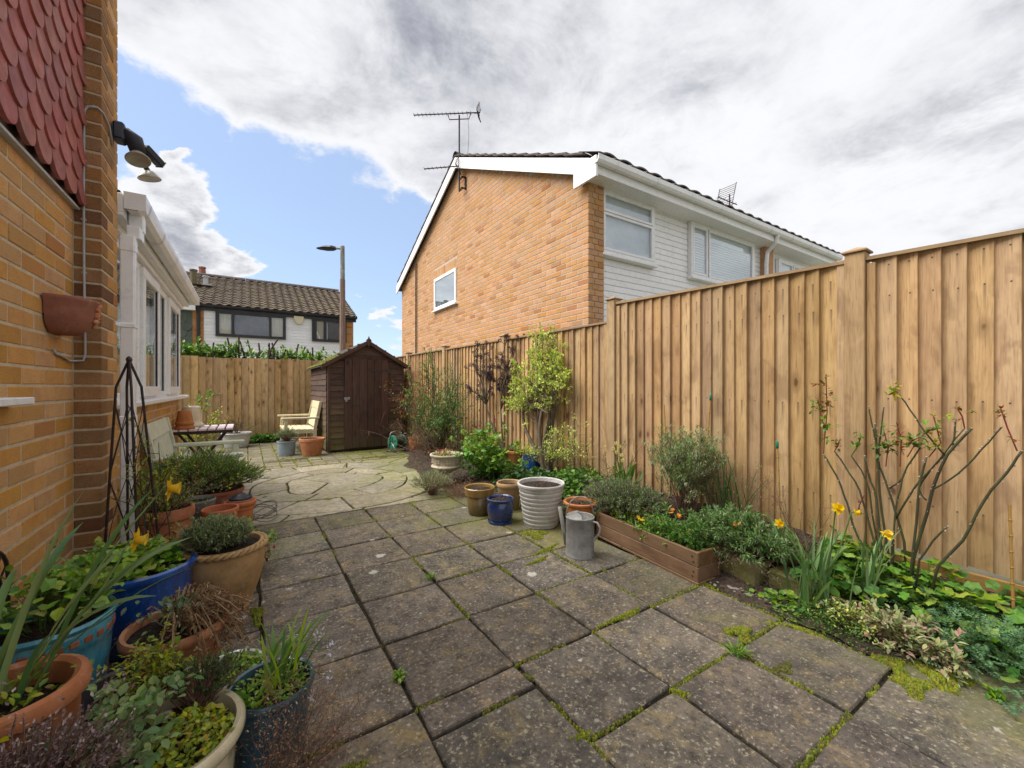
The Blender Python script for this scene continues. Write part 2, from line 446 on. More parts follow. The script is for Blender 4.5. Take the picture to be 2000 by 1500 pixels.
M['lamp_white'] = plain('aged_reflector', (.55, .52, .46), (.42, .39, .33), 12, .3, .05)
M['plastic_dark'] = plain('dark_fitting', (.022, .024, .034), (.03, .032, .045), 14, .5)
M['concrete_post'] = plain('brown_concrete_column', (.235, .155, .125), (.19, .125, .10), 12, .9, .3, stretch=(1, 1, .3))
M['alarm'] = plain('yellowed_box', (.66, .60, .42), (.6, .54, .37), 5, .5)
M['green_tile'] = plain('green_hung_tile', (.115, .140, .115), (.09, .11, .09), 8, .8, .3, val=.3)
M['cushion'] = plain('faded_pink_fabric', (.62, .55, .56), (.58, .18, .23), 16, .9, .2, dirt=(.66, .64, .62), dirt_amt=.8)
M['cane'] = plain('bamboo_cane', (.42, .25, .07), (.33, .185, .05), 14, .5, .2, stretch=(1, 1, .2))
# plants
M['bark'] = plain('grey_brown_bark', (.150, .115, .080), (.095, .072, .050), 24, .9, .6, stretch=(1, 1, .3))
M['bark_dark'] = plain('dark_bark', (.060, .043, .036), (.042, .030, .027), 24, .85, .5)
M['rose_stem'] = plain('green_rose_stem', (.062, .075, .028), (.050, .040, .025), 16, .6, .3, stretch=(1, 1, .3))
M['stem_red'] = plain('red_shoot', (.26, .045, .045), (.19, .05, .035), 16, .5)
M['stem_green'] = plain('green_stem', (.105, .170, .040), (.080, .130, .035), 16, .5)
M['twig'] = plain('dry_twig', (.205, .115, .075), (.14, .08, .055), 22, .85)
M['leaf_mid'] = leaf_mat('mid_green_leaf', (0.123, 0.261, 0.036), (0.072, 0.167, 0.029))
M['leaf_bright'] = leaf_mat('fresh_green_leaf', (0.195, 0.358, 0.039), (0.111, 0.240, 0.033), (0.286, 0.351, 0.052), .15)
M['leaf_dark'] = leaf_mat('dark_green_leaf', (0.058, 0.137, 0.033), (0.034, 0.086, 0.023), rough=.4)
M['leaf_laurel'] = leaf_mat('laurel_leaf', (0.143, 0.285, 0.053), (0.060, 0.143, 0.030), (0.330, 0.450, 0.075), .15, .3)
M['leaf_varieg'] = leaf_mat('variegated_leaf', (.54, .64, .14), (.38, .52, .085), (0.650, 0.650, 0.250), .25)
M['leaf_purple'] = leaf_mat('purple_bud', (.070, .040, .072), (.045, .025, .045), (.10, .07, .10), .2, .6, .12)
M['leaf_grey'] = leaf_mat('grey_green_leaf', (.190, .255, .130), (.125, .185, .090), (.24, .27, .18), .25, .7)
M['leaf_lav'] = leaf_mat('lavender_leaf', (.30, .39, .185), (.205, .285, .125), (0.280, 0.231, 0.210), .2, .75)
M['leaf_hebe'] = leaf_mat('hebe_leaf', (.275, .430, .095), (.165, .290, .070), (0.232, 0.186, 0.093), .1)
M['leaf_lifted'] = leaf_mat('shade_lifted_leaf', (.285, .455, .060), (.180, .330, .045), (.33, .40, .07), .12)  # fresh green lifted in colour to make up for shade on the left pots
M['glass_sky'] = glass_mat('sky_reflecting_glass', (.9, .93, .95), .42)
M['leaf_wall'] = leaf_mat('narrow_evergreen_leaf', (.170, .290, .090), (.105, .200, .055), (.30, .36, .20), .2, .5)
M['straw'] = plain('straw_stem', (.36, .25, .13), (.26, .17, .09), 22, .85)
M['leaf_pink'] = leaf_mat('cream_pink_leaf', (.42, .43, .21), (.23, .29, .11), (.42, .26, .20), .28)
M['leaf_tansy'] = leaf_mat('blue_green_leaf', (0.147, 0.287, 0.119), (0.077, 0.175, 0.077), None, .2, .7)
M['leaf_dead'] = leaf_mat('withered_leaf', (0.277, 0.149, 0.078), (0.169, 0.088, 0.054), (0.365, 0.270, 0.135), .2, .9, .12)
M['leaf_red'] = leaf_mat('red_spring_leaf', (0.336, 0.102, 0.042), (0.240, 0.144, 0.036), (0.168, 0.228, 0.042), .35)
M['leaf_lime'] = leaf_mat('lime_leaf', (0.360, 0.408, 0.036), (0.240, 0.312, 0.034), (0.420, 0.240, 0.048), .12)
M['leaf_blade'] = leaf_mat('daffodil_blade', (.175, .300, .105), (.110, .205, .075), None, .2, .45, .25, .4)
M['leaf_thyme'] = leaf_mat('dusky_thyme', (0.240, 0.169, 0.163), (0.163, 0.111, 0.111), (0.442, 0.377, 0.364), .2, .85, .1)
M['leaf_mint'] = leaf_mat('catmint_leaf', (.245, .355, .130), (.165, .260, .095), None, .2, .7)
M['petal_yellow'] = leaf_mat('yellow_petal', (.92, .68, .02), (.86, .56, .015), None, .2, .5, .35, .15, .01)
M['petal_cream'] = leaf_mat('cream_petal', (.80, .74, .36), (.74, .66, .22), None, .2, .5, .35, .15, .01)
M['petal_orange'] = leaf_mat('orange_petal', (.85, .25, .012), (.78, .36, .015), None, .2, .5, .35, .2, .02)
M['petal_lilac'] = leaf_mat('lilac_petal', (.56, .52, .70), (.66, .62, .72), None, .2, .5, .3, .2, .02)
M['petal_pink'] = leaf_mat('magenta_petal', (.55, .035, .17), (.42, .03, .16), None, .2, .5, .3, .2, .02)


# ---------------------------------------------------------------- mesh building
class MB:
    def __init__(s):
        s.v = []; s.f = []

    def add(s, vs, fs, mat=None):
        o = len(s.v)
        if mat is not None:
            vs = [mat @ Vector(p) for p in vs]
        s.v.extend([tuple(p) for p in vs])
        s.f.extend([tuple(i + o for i in f) for f in fs])
        return s

    def box(s, c, d, mat=None, taper=1.0):
        x, y, z = (k / 2 for k in d)
        vs = [(-x, -y, -z), (x, -y, -z), (x, y, -z), (-x, y, -z)] + [(i * taper, j * taper, z) for i, j in ((-x, -y), (x, -y), (x, y), (-x, y))]
        vs = [(a + c[0], b + c[1], e + c[2]) for a, b, e in vs]
        return s.add(vs, [(3, 2, 1, 0), (4, 5, 6, 7), (0, 1, 5, 4), (1, 2, 6, 5), (2, 3, 7, 6), (3, 0, 4, 7)], mat)

    def bbox(s, lo, hi, b=.003, mat=None):
        """box with a small chamfer on all edges"""
        x0, y0, z0 = lo; x1, y1, z1 = hi
        vs = []; idx = {}
        for ax in range(3):
            for sx in (0, 1):
                for sy in (0, 1):
                    for sz in (0, 1):
                        sg = (sx, sy, sz)
                        p = []
                        for k in range(3):
                            l, h = (lo[k], hi[k])
                            q = h if sg[k] else l
                            if k != ax:
                                q += -b if sg[k] else b
                            p.append(q)
                        idx[(ax, sg)] = len(vs); vs.append(tuple(p))
        fs = []
        for ax in range(3):
            o = [k for k in range(3) if k != ax]
            for sd in (0, 1):
                ring = []
                for (a, c) in ((0, 0), (1, 0), (1, 1), (0, 1)):
                    sg = [0, 0, 0]; sg[ax] = sd; sg[o[0]] = a; sg[o[1]] = c
                    ring.append(idx[(ax, tuple(sg))])
                if (sd == 1) == (ax == 1):
                    ring.reverse()
                fs.append(tuple(ring))
        for ax in range(3):
            o = [k for k in range(3) if k != ax]
            for a in (0, 1):
                for c in (0, 1):
                    q = []
                    for sd in (0, 1):
                        sg = [0, 0, 0]; sg[ax] = sd; sg[o[0]] = a; sg[o[1]] = c
                        q.append((idx[(o[0], tuple(sg))], idx[(o[1], tuple(sg))]))
                    fs.append((q[0][0], q[1][0], q[1][1], q[0][1]))
        for sx in (0, 1):
            for sy in (0, 1):
                for sz in (0, 1):
                    fs.append(tuple(idx[(k, (sx, sy, sz))] for k in range(3)))
        return s.add(vs, fs, mat)

    def tube(s, pts, r, n=6, cap=True):
        pts = [Vector(p) for p in pts]
        if not isinstance(r, (list, tuple)):
            r = [r] * len(pts)
        o = len(s.v); u = None
        for i, p in enumerate(pts):
            t = (pts[min(i + 1, len(pts) - 1)] - pts[max(i - 1, 0)])
            if t.length < 1e-9:
                t = Vector((0, 0, 1))
            t.normalize()
            if u is None:
                u = t.orthogonal().normalized()
            else:
                u = (u - t * u.dot(t))
                u = u.normalized() if u.length > 1e-6 else t.orthogonal().normalized()
            b = t.cross(u)
            for k in range(n):
                a = 2 * math.pi * k / n
                s.v.append(tuple(p + (u * math.cos(a) + b * math.sin(a)) * r[i]))
        for i in range(len(pts) - 1):
            for k in range(n):
                a = o + i * n + k; c = o + i * n + (k + 1) % n
                s.f.append((a, c, c + n, a + n))
        if cap:
            s.f.append(tuple(o + k for k in reversed(range(n))))
            s.f.append(tuple(o + (len(pts) - 1) * n + k for k in range(n)))
        return s

    def lathe(s, prof, n=28, c=(0, 0, 0), a0=0.0, a1=2 * math.pi, wob=0.0, fn=None):
        full = abs(a1 - a0 - 2 * math.pi) < 1e-6
        m = n if full else n + 1
        o = len(s.v)
        ph = R.random() * 6
        for (r, z) in prof:
            for k in range(m):
                a = a0 + (a1 - a0) * k / n
                rr = r * (1 + wob * math.sin(2 * a + ph))
                if fn:
                    rr = fn(rr, z, a)
                s.v.append((c[0] + rr * math.cos(a), c[1] + rr * math.sin(a), c[2] + z))
        for i in range(len(prof) - 1):
            for k in range(n):
                a = o + i * m + k; b = o + i * m + (k + 1) % m
                s.f.append((a, b, b + m, a + m))
        return s

    def disc(s, r, z, n=24, c=(0, 0, 0), dome=0.0, rings=3, rough=0.0):
        o = len(s.v)
        s.v.append((c[0], c[1], c[2] + z + dome))
        for i in range(1, rings + 1):
            q = i / rings
            for k in range(n):
                a = 2 * math.pi * k / n
                s.v.append((c[0] + r * q * math.cos(a), c[1] + r * q * math.sin(a), c[2] + z + dome * (1 - q * q) + (R.uniform(-rough, rough) if i < rings else 0)))
        for k in range(n):
            s.f.append((o, o + 1 + k, o + 1 + (k + 1) % n))
        for i in range(rings - 1):
            for k in range(n):
                a = o + 1 + i * n + k; b = o + 1 + i * n + (k + 1) % n
                s.f.append((a, a + n, b + n, b))
        return s

    def prism(s, poly, z0, z1, bev=0.0, mat=None):
        """extruded polygon (x, y), optional chamfer at the top"""
        n = len(poly)
        cx = sum(p[0] for p in poly) / n; cy = sum(p[1] for p in poly) / n
        vs = [(x, y, z0) for x, y in poly]
        lay = [(z1 - bev, 0), (z1, bev)] if bev else [(z1, 0)]
        for z, inn in lay:
            for i, (x, y) in enumerate(poly):
                dx, dy = cx - x, cy - y; l = math.hypot(dx, dy) or 1
                vs.append((x + dx / l * inn, y + dy / l * inn, z))
        fs = []
        for L in range(len(lay)):
            for k in range(n):
                a = L * n + k; b = L * n + (k + 1) % n
                fs.append((a, b, b + n, a + n))
        fs.append(tuple(len(lay) * n + k for k in range(n)))
        fs.append(tuple(reversed(range(n))))
        return s.add(vs, fs, mat)

    def mesh(s, name, mat, smooth=False):
        me = bpy.data.meshes.new(name)
        me.from_pydata(s.v, [], s.f)
        if mat is not None:
            me.materials.append(M[mat] if isinstance(mat, str) else mat)
        if smooth:
            me.polygons.foreach_set('use_smooth', [True] * len(me.polygons))
        me.update()
        return me

    def build(s, name, mat, parent=None, smooth=False, loc=None, stuff=False):
        return link(name, s.mesh(name, mat, smooth), parent, loc, stuff)


def link(name, me, parent=None, loc=None, stuff=False, rot=None):
    o = bpy.data.objects.new(name, me)
    COL.objects.link(o)
    if parent is not None:
        o.parent = parent
    if loc is not None:
        o.location = loc
    if rot is not None:
        o.rotation_euler = rot
    if stuff:
        o['kind'] = 'stuff'
    return o


def tag(o, label, cat, group=None):
    o['label'] = label; o['category'] = cat
    if group:
        o['group'] = group
    return o


def thing(name, label, cat, loc=(0, 0, 0), rz=0.0, group=None):
    o = bpy.data.objects.new(name, None)
    o.empty_display_size = .1
    COL.objects.link(o)
    o.location = loc; o.rotation_euler = (0, 0, rz)
    return tag(o, label, cat, group)


def structure(o):
    o['kind'] = 'structure'
    return o


FX, FY, RX_, RY_ = math.sin(YAW), math.cos(YAW), math.cos(YAW), -math.sin(YAW)
def ratio(px):
    """X/Y of everything seen in photo column px"""
    return (FX * 806 + RX_ * (px - 1000)) / (FY * 806 + RY_ * (px - 1000))
def at_y(px, py, Y):
    X = ratio(px) * Y
    d = X * FX + Y * FY
    return X, EYE + (756 - py) / 806 * d
def at_x(px, py, X):
    Y = X / ratio(px)
    d = X * FX + Y * FY
    return Y, EYE + (756 - py) / 806 * d


# ================================================================ GROUND
MB().add([(-200, -120, -.08), (200, -120, -.08), (200, 280, -.08), (-200, 280, -.08)], [(0, 1, 2, 3)])
g = MB(); g.add([(-200, -120, -.08), (200, -120, -.08), (200, 280, -.08), (-200, 280, -.08)], [(0, 1, 2, 3)])
M['earth'] = plain('worn_ground', (.16, .15, .10), (.10, .11, .055), 2, .95)
structure(g.build('ground', 'earth'))


def outline(poly, n=5, j=.003):
    """subdivide and roughen a polygon outline"""
    out = []
    for i in range(len(poly)):
        a = poly[i]; b = poly[(i + 1) % len(poly)]
        for k in range(n):
            q = k / n
            out.append((a[0] + (b[0] - a[0]) * q + R.uniform(-j, j), a[1] + (b[1] - a[1]) * q + R.uniform(-j, j)))
    return out


def shrink(poly, g):
    """pull the polygon inwards by g (convex-ish)"""
    n = len(poly); out = []
    for i in range(n):
        p = Vector(poly[i]); a = Vector(poly[i - 1]); b = Vector(poly[(i + 1) % n])
        d1 = (p - a).normalized(); d2 = (b - p).normalized()
        n1 = Vector((-d1.y, d1.x)); n2 = Vector((-d2.y, d2.x))
        bis = (n1 + n2)
        if bis.length < .2:
            bis = n1
        bis.normalize()
        k = g / max(.35, bis.dot(n1))
        out.append((p.x + bis.x * k, p.y + bis.y * k))
    return out


def ccw(poly):
    a = sum(poly[i - 1][0] * poly[i][1] - poly[i][0] * poly[i - 1][1] for i in range(len(poly)))
    return poly if a > 0 else list(reversed(poly))


def stone_piece(name, poly, mat, parent, gap=.007, dz=.003, n=5, j=.003, th=.04, bev=.006, z=0.0):
    poly = ccw(poly)
    o = outline(shrink(poly, gap + R.uniform(0, .002)), n, j)
    cx = sum(p[0] for p in o) / len(o); cy = sum(p[1] for p in o) / len(o)
    mb = MB().prism([(x - cx, y - cy) for x, y in o], -th, 0, bev)
    ob = mb.build(name, mat, parent)
    ob.location = (cx, cy, z + R.uniform(-dz, dz))
    ob.rotation_euler = (R.uniform(-.006, .006), R.uniform(-.006, .006), R.uniform(-.004, .004))
    return ob


JOINTS = []     # segments for the moss
# patio of square pressed slabs
base = MB(); base.add([(-.9, -1.3, -.016), (3.3, -1.3, -.016), (3.3, 4.2, -.016), (-.9, 4.2, -.016)], [(0, 1, 2, 3)])
patio = structure(base.build('patio', 'jointsoil'))
XE = [-.84, -.385, .066, .532, .981, 1.428, 1.872, 2.335, 2.80]
ROWS = [4.185, 3.75, 3.30, 2.835, 2.395, 1.945, 1.488, 1.038, .600, .150, -.30, -.75, -1.2]
ROW_AB = [4.185, 3.75, 3.30, 2.825, 2.38, 1.94, 1.488, 1.340, .895, .450, .0, -.45, -.9]
for i in range(len(XE) - 1):
    rows = ROW_AB if i == 3 else ROWS
    for k in range(len(rows) - 1):
        y1, y0 = rows[k], rows[k + 1]
        x0, x1 = XE[i], XE[i + 1]
        if i == 7 and y1 > .62:
            continue
        jj = lambda: R.uniform(-.006, .006)
        stone_piece('slab', [(x0 + jj(), y0 + jj()), (x1 + jj(), y0 + jj()), (x1 + jj(), y1 + jj()), (x0 + jj(), y1 + jj())], 'slab', patio, .0075)
        JOINTS.append(((x0, y1), (x1, y1)))
        JOINTS.append(((x1, y0), (x1, y1)))

# circle of buff stones squared off with corner pieces
CX, CY = .93, 5.62
base = MB(); base.add([(-.75, 4.2, -.0165), (2.45, 4.2, -.0165), (2.45, 7.02, -.0165), (-.75, 7.02, -.0165)], [(0, 1, 2, 3)])
circ = structure(base.build('circle_paving', 'jointsoil'))
def arc(r, a0, a1, n):
    out = []
    for k in range(n + 1):
        a = a0 + (a1 - a0) * k / n
        rr = r + ((.045 * math.sin(3 * a + r * 4) + .03 * math.sin(5 * a + 1)) if .5 < r < 1.3 else .0)
        out.append((CX + rr * math.cos(a), CY + rr * math.sin(a)))
    return out
apex = (CX - .06, CY - .02)
stone_piece('paving_stone', arc(.56, rad(128), rad(238), 9) + [apex], 'circle', circ, .009, n=2)
stone_piece('paving_stone', arc(.56, rad(238), rad(345), 9) + arc(.56, rad(345), rad(488), 9)[1:] + [apex], 'circle', circ, .009, n=2)
for (r0, r1, cnt, ph) in ((.56, .90, 8, .3), (.90, 1.36, 11, .12)):
    for k in range(cnt):
        a0 = ph + 2 * math.pi * k / cnt + R.uniform(-.06, .06) * 0; a1 = ph + 2 * math.pi * (k + 1) / cnt
        sk = R.uniform(-.10, .10) * 0 + .05 * (1 if k % 2 else -1)
        stone_piece('paving_stone', arc(r0, a0 + sk, a1 - sk, 5) + list(reversed(arc(r1, a0, a1, 6))), 'circle', circ, .008, n=2)
        JOINTS.append(((CX + r0 * math.cos(a0), CY + r0 * math.sin(a0)), (CX + r1 * math.cos(a0), CY + r1 * math.sin(a0))))
        JOINTS.append(((CX + r1 * math.cos(a0), CY + r1 * math.sin(a0)), (CX + r1 * math.cos(a1), CY + r1 * math.sin(a1))))
        JOINTS.append(((CX + r0 * math.cos(a0), CY + r0 * math.sin(a0)), (CX + r0 * math.cos(a1), CY + r0 * math.sin(a1))))
QX0, QX1, QY0, QY1 = CX - 1.42, CX + 1.42, 4.20, 7.00
def sqpt(a):
    c, s_ = math.cos(a), math.sin(a)
    t = min((QX1 - CX) / c if c > 1e-6 else 9e9, (QX0 - CX) / c if c < -1e-6 else 9e9,
            (QY1 - CY) / s_ if s_ > 1e-6 else 9e9, (QY0 - CY) / s_ if s_ < -1e-6 else 9e9)
    return (CX + c * t, CY + s_ * t)
cor = [math.atan2(yy - CY, xx - CX) % (2 * math.pi) for xx, yy in ((QX1, QY1), (QX0, QY1), (QX0, QY0), (QX1, QY0))]
cuts = sorted([a % (2 * math.pi) for c in cor for a in (c - .34, c, c + .34)] + [rad(q) for q in (2, 92, 182, 272)])
for k in range(len(cuts)):
    a0 = cuts[k]; a1 = cuts[(k + 1) % len(cuts)]
    if a1 < a0:
        a1 += 2 * math.pi
    if a1 - a0 < .05:
        continue
    p = arc(1.365, a0, a1, 5) + [sqpt(a1), sqpt(a0)]
    stone_piece('paving_stone', p, 'circle', circ, .009, n=2)
    JOINTS.append((arc(1.365, a0, a0 + .01, 1)[0], sqpt(a0)))

# block paving before the shed and the back fence
base = MB(); base.add([(-.8, 7.0, -.012), (2.95, 7.0, -.012), (2.95, 10.9, -.012), (-.8, 10.9, -.012)], [(0, 1, 2, 3)])
blk = structure(base.build('block_paving', 'jointsoil'))
pm = [MB().bbox((-.098, -.060, -.04), (.098, .060, 0), .006).mesh('paver', 'block') for _ in range(1)][0]
rest = MB(); cnt = 0
y = 7.07; row = 0
while y < 10.85:
    x = -.70
    while x < 2.85:
        inside_shed = 1.28 < x < 2.6 and y > 8.3
        if not inside_shed:
            if cnt < 300:
                o = link('paver', pm, blk)
                o.location = (x + R.uniform(-.004, .004), y + R.uniform(-.003, .003), R.uniform(-.003, .003))
                o.rotation_euler = (R.uniform(-.012, .012), R.uniform(-.012, .012), R.uniform(-.015, .015))
                cnt += 1
            else:
                rest.bbox((x - .098, y - .06, -.04), (x + .098, y + .06, R.uniform(-.003, .002)), .006)
        x += .208
    y += .13; row += 1
rest.build('pavers_at_the_back', 'block', blk, stuff=True)
for k in range(18):
    x = -.70 - .104 + .208 * k
    JOINTS.append(((x, 7.0), (x, 10.7)))


# raised flower bed along the fence
def bed_edge(Y):
    pts = [(-1.3, 2.78), (.35, 2.78), (.62, 2.36), (2.3, 2.36), (4.0, 2.33), (4.35, 2.02), (6.2, 2.02), (6.9, 2.35), (8.2, 2.6), (12, 2.6)]
    for (a, xa), (b, xb) in zip(pts, pts[1:]):
        if a <= Y <= b:
            return xa + (xb - xa) * (Y - a) / (b - a)
    return 2.4
def fence_x(Y):
    return 3.21 - .0437 * Y
def bedz(X, Y):
    e = bed_edge(Y); q = (X - e) / max(.2, fence_x(Y) - e)
    q = max(0, min(1, q)); q = q * q * (3 - 2 * q)
    hmax = .13 + .10 * math.exp(-((Y - 2.2) / 1.5) ** 2) - .06 * max(0, min(1, (Y - 5) / 2)) + .03 * max(0, min(1, (Y - .4)))
    return .012 + hmax * q
bm_ = MB(); NYB, NXB = 150, 26
for i in range(NYB + 1):
    Y = -1.3 + 9.6 * i / NYB
    e = bed_edge(Y) + .03 * math.sin(Y * 9) + R.uniform(-.012, .012); f = fence_x(Y) + .06
    for k in range(NXB + 1):
        X = e + (f - e) * k / NXB
        bm_.v.append((X, Y, bedz(X, Y) + (R.uniform(-.012, .014) if 0 < k else -.02)))
for i in range(NYB):
    for k in range(NXB):
        a = i * (NXB + 1) + k
        bm_.f.append((a, a + 1, a + NXB + 2, a + NXB + 1))
bed = structure(bm_.build('flower_bed', 'soil', smooth=True))
# bark chips and litter on the bed
M['chip'] = plain('bark_chip', (.135, .072, .052), (.085, .048, .038), 30, .95, .3, isl=True, val=.8)
ch = MB()
for _ in range(5200):
    Y = R.uniform(-.6, 7.6); e = bed_edge(Y)
    X = e + (fence_x(Y) - e) * R.random() ** .8 + R.gauss(0, .03)
    if R.random() < .1:
        X -= R.uniform(0, .10)
    s = R.uniform(.006, .022); a = R.uniform(0, 6.3); t = R.uniform(-.5, .5)
    c, sn = math.cos(a), math.sin(a)
    z = bedz(X, Y) + .008
    ch.add([(X - c * s, Y - sn * s, z - t * s * .4), (X + sn * s * .4, Y - c * s * .4, z + .002), (X + c * s, Y + sn * s, z + t * s * .4), (X - sn * s * .4, Y + c * s * .4, z + .004)], [(0, 1, 2, 3)])
ch.build('bark_chips', 'chip', bed, stuff=True)

# moss in the joints and as cushions
mo = MB()
def dome(mb, x, y, z, r, h, n=6):
    o = len(mb.v); a0 = R.random() * 6
    for q, zz in ((1, -.3), (.72, .62)):
        for k in range(n):
            a = a0 + 2 * math.pi * k / n; rr = r * q * R.uniform(.8, 1.2)
            mb.v.append((x + rr * math.cos(a), y + rr * math.sin(a), z + h * zz))
    mb.v.append((x, y, z + h))
    for k in range(n):
        mb.f.append((o + k, o + (k + 1) % n, o + n + (k + 1) % n, o + n + k))
        mb.f.append((o + n + k, o + n + (k + 1) % n, o + 2 * n))
md = MB()
def noise1(p, s):
    return .5 + .5 * math.sin(p[0] * 2.1 * s + 1.3) * math.cos(p[1] * 1.7 * s + .4 + math.sin(p[0] * s))
for (a, b) in JOINTS:
    L = math.hypot(b[0] - a[0], b[1] - a[1])
    mid = ((a[0] + b[0]) / 2, (a[1] + b[1]) / 2)
    far = mid[1] > 6.9
    am = .13 + .58 * max(0, min(1, (mid[0] - .4) / 1.7)) + (.55 if far else 0) + (.12 if mid[1] > 4.2 else 0)
    am *= .35 + 1.3 * noise1(mid, 2.7)
    seg = R.random()
    k = 0
    nst = int(L / .007)
    while k < nst:
        q = k / nst
        p = (a[0] + (b[0] - a[0]) * q, a[1] + (b[1] - a[1]) * q)
        if noise1((p[0] + seg * 3, p[1] + seg), 5.5) * 1.0 < am * .95:
            wdt = (.011 if not far else .014) * (.5 + am)
            for _ in range(3 if not far else 2):
                dome(mo if R.random() < .6 else md, p[0] + R.gauss(0, wdt * .5), p[1] + R.gauss(0, wdt * .5), -.009, R.uniform(.0025, .0065) * (1 + .3 * am + (.5 if far else 0)), R.uniform(.008, .015), 5)
        k += 1
def cushion(x, y, rx, ry, n, h, lat, a=0.0):
    for _ in range(n):
        q = math.sqrt(R.random()); t = R.uniform(0, 6.3)
        q *= .75 + .35 * math.sin(3 * t + x * 7)
        u, v_ = rx * q * math.cos(t), ry * q * math.sin(t)
        X = x + u * math.cos(a) - v_ * math.sin(a); Y = y + u * math.sin(a) + v_ * math.cos(a)
        hh = h * max(.15, 1 - q * q)
        dome(lat, X, Y, hh * .55 - .002, R.uniform(.003, .0075), R.uniform(.004, .009) + hh * .25, 5)
        if R.random() < .6:
            q2 = R.uniform(.7, 1.25)
            dome(lat, x + (X - x) * q2 + R.gauss(0, .006), y + (Y - y) * q2 + R.gauss(0, .006), -.001, R.uniform(.0025, .005), R.uniform(.003, .006), 5)
cushion(2.02, 1.085, .075, .06, 608, .030, mo)
cushion(2.36, .61, .11, .06, 627, .018, mo, .5)
cushion(2.42, .47, .10, .10, 798, .018, mo, .2)
cushion(2.25, .52, .085, .06, 494, .014, mo)
cushion(2.30, .95, .12, .022, 380, .012, mo, -1.2)
cushion(1.93, .85, .06, .03, 228, .006, md)
cushion(1.98, 2.72, .12, .11, 798, .010, mo)
cushion(1.86, 2.42, .15, .025, 418, .010, mo, .3)
cushion(1.70, 2.30, .12, .02, 304, .008, mo, .2)
cushion(2.02, 3.06, .12, .02, 304, .010, mo, .2)
cushion(-.04, 3.22, .10, .045, 456, .012, mo)
cushion(.05, 2.55, .03, .12, 380, .014, mo)
cushion(.22, 1.36, .10, .05, 494, .010, mo)
cushion(2.35, 1.55, .02, .16, 304, .010, mo)
cushion(1.66, 1.50, .18, .02, 380, .008, mo, -.0)
for _ in range(46):
    i = R.choice(JOINTS)
    q = R.random(); p = (i[0][0] + (i[1][0] - i[0][0]) * q, i[0][1] + (i[1][1] - i[0][1]) * q)
    if p[0] > .9 or p[1] > 4 or R.random() < .25:
        cushion(p[0], p[1], R.uniform(.02, .06), R.uniform(.01, .025), 40, .006, R.choice((mo, md)), R.uniform(0, 3))
cushion(1.9, 7.95, .75, .06, 1330, .008, mo)
cushion(.6, 7.7, .6, .35, 570, .004, md)
cushion(1.85, 7.2, .6, .2, 494, .004, md)
mo.build('moss', 'moss', stuff=True, smooth=True)
md.build('dull_moss', 'moss_dull', stuff=True, smooth=True)

# ================================================================ RIGHT-HAND FENCE
FR = rad(2.5)
fence = thing('close_board_fence', 'tall timber close-board fence with capped posts running down the right side of the garden', 'fence', (3.2 * math.cos(FR), 3.2 * math.sin(FR), 0), FR)
def feather(h, wd=.116, thick=.030, thin=.005, side=-1):
    """feather-edge board standing at the origin; thick edge at y=0, face towards -x"""
    mb = MB()
    prof = [(0, 0), (-thick + .002, 0), (-thick, .002), (-thin, wd), (0, wd)]
    mb.v = [(x, y, z) for z in (0, h) for x, y in prof]
    n = len(prof)
    mb.f = [(k, (k + 1) % n, (k + 1) % n + n, k + n) for k in range(n)] + [tuple(range(n, 2 * n)), tuple(reversed(range(n)))]
    return mb
POSTS = [-1.07, .843, 2.757, 4.676, 6.483, 8.176, 10.05]
ztop = lambda t, b: (1.963 + .026 * t) if b < 2 else (1.862 if b < 4 else 1.868)
for b in range(6):
    t0, t1 = POSTS[b] + .05, POSTS[b + 1] - .05
    zb = .24 if b < 2 else .22
    mid_top = ztop((t0 + t1) / 2, b)
    bat = MB().bbox((-.040, 0, 0), (.0, .042, mid_top - zb - .02), .003).mesh('batten', 'post')
    for tt in (t0 + .002, t1 - .044):
        link('batten', bat, fence, (0, tt, zb))
    n = int(round((t1 - t0 - .09) / .0905))
    step = (t1 - t0 - .09) / n
    bm1 = feather(mid_top - zb - .028).mesh('board', 'fence')
    for k in range(n):
        tt = t0 + .044 + step * k
        zz = ztop(tt, b) - mid_top
        link('board', bm1, fence, (-.003 + R.uniform(-.003, .003), tt, zb + zz + R.uniform(-.004, .003) + .012), rot=(R.uniform(-.003, .003), R.uniform(-.004, .004), R.uniform(-.035, .012)))
    gb = MB().bbox((-.03, t0, 0.0), (-.002, t1, zb - .003), .003)
    gb.build('gravel_board', 'gravel_board', fence)
    cr = MB(); za, zc = ztop(t0, b), ztop(t1, b)
    cr.v = [(x, t, z + dz) for (t, z) in ((t0, za), (t1, zc)) for x, dz in ((-.048, -.024), (.03, -.024), (.03, 0), (-.048, -.004))]
    cr.f = [(0, 1, 5, 4), (1, 2, 6, 5), (2, 3, 7, 6), (3, 0, 4, 7), (3, 2, 1, 0), (4, 5, 6, 7)]
    cr.build('capping_rail', 'cap_rail', fence)
for b, t in enumerate(POSTS):
    zt = max(ztop(t, max(0, b - 1)), ztop(t, min(b, 5))) + .03
    if b == 2:
        zt = ztop(t, 1) + .025
    po = MB().bbox((-.062, -.049, 0), (.04, .049, zt), .004).build('post', 'post', fence, loc=(0, t, 0))
    cp = MB()
    cp.bbox((-.075, -.063, zt), (.053, .063, zt + .014), .003)
    cp.v += [(-.072, -.06, zt + .014), (.05, -.06, zt + .014), (.05, .06, zt + .014), (-.072, .06, zt + .014), (-.011, 0, zt + .042)]
    o = len(cp.v) - 5
    cp.f += [(o, o + 1, o + 4), (o + 1, o + 2, o + 4), (o + 2, o + 3, o + 4), (o + 3, o, o + 4)]
    cp.build('post_cap', 'cap_rail', po)

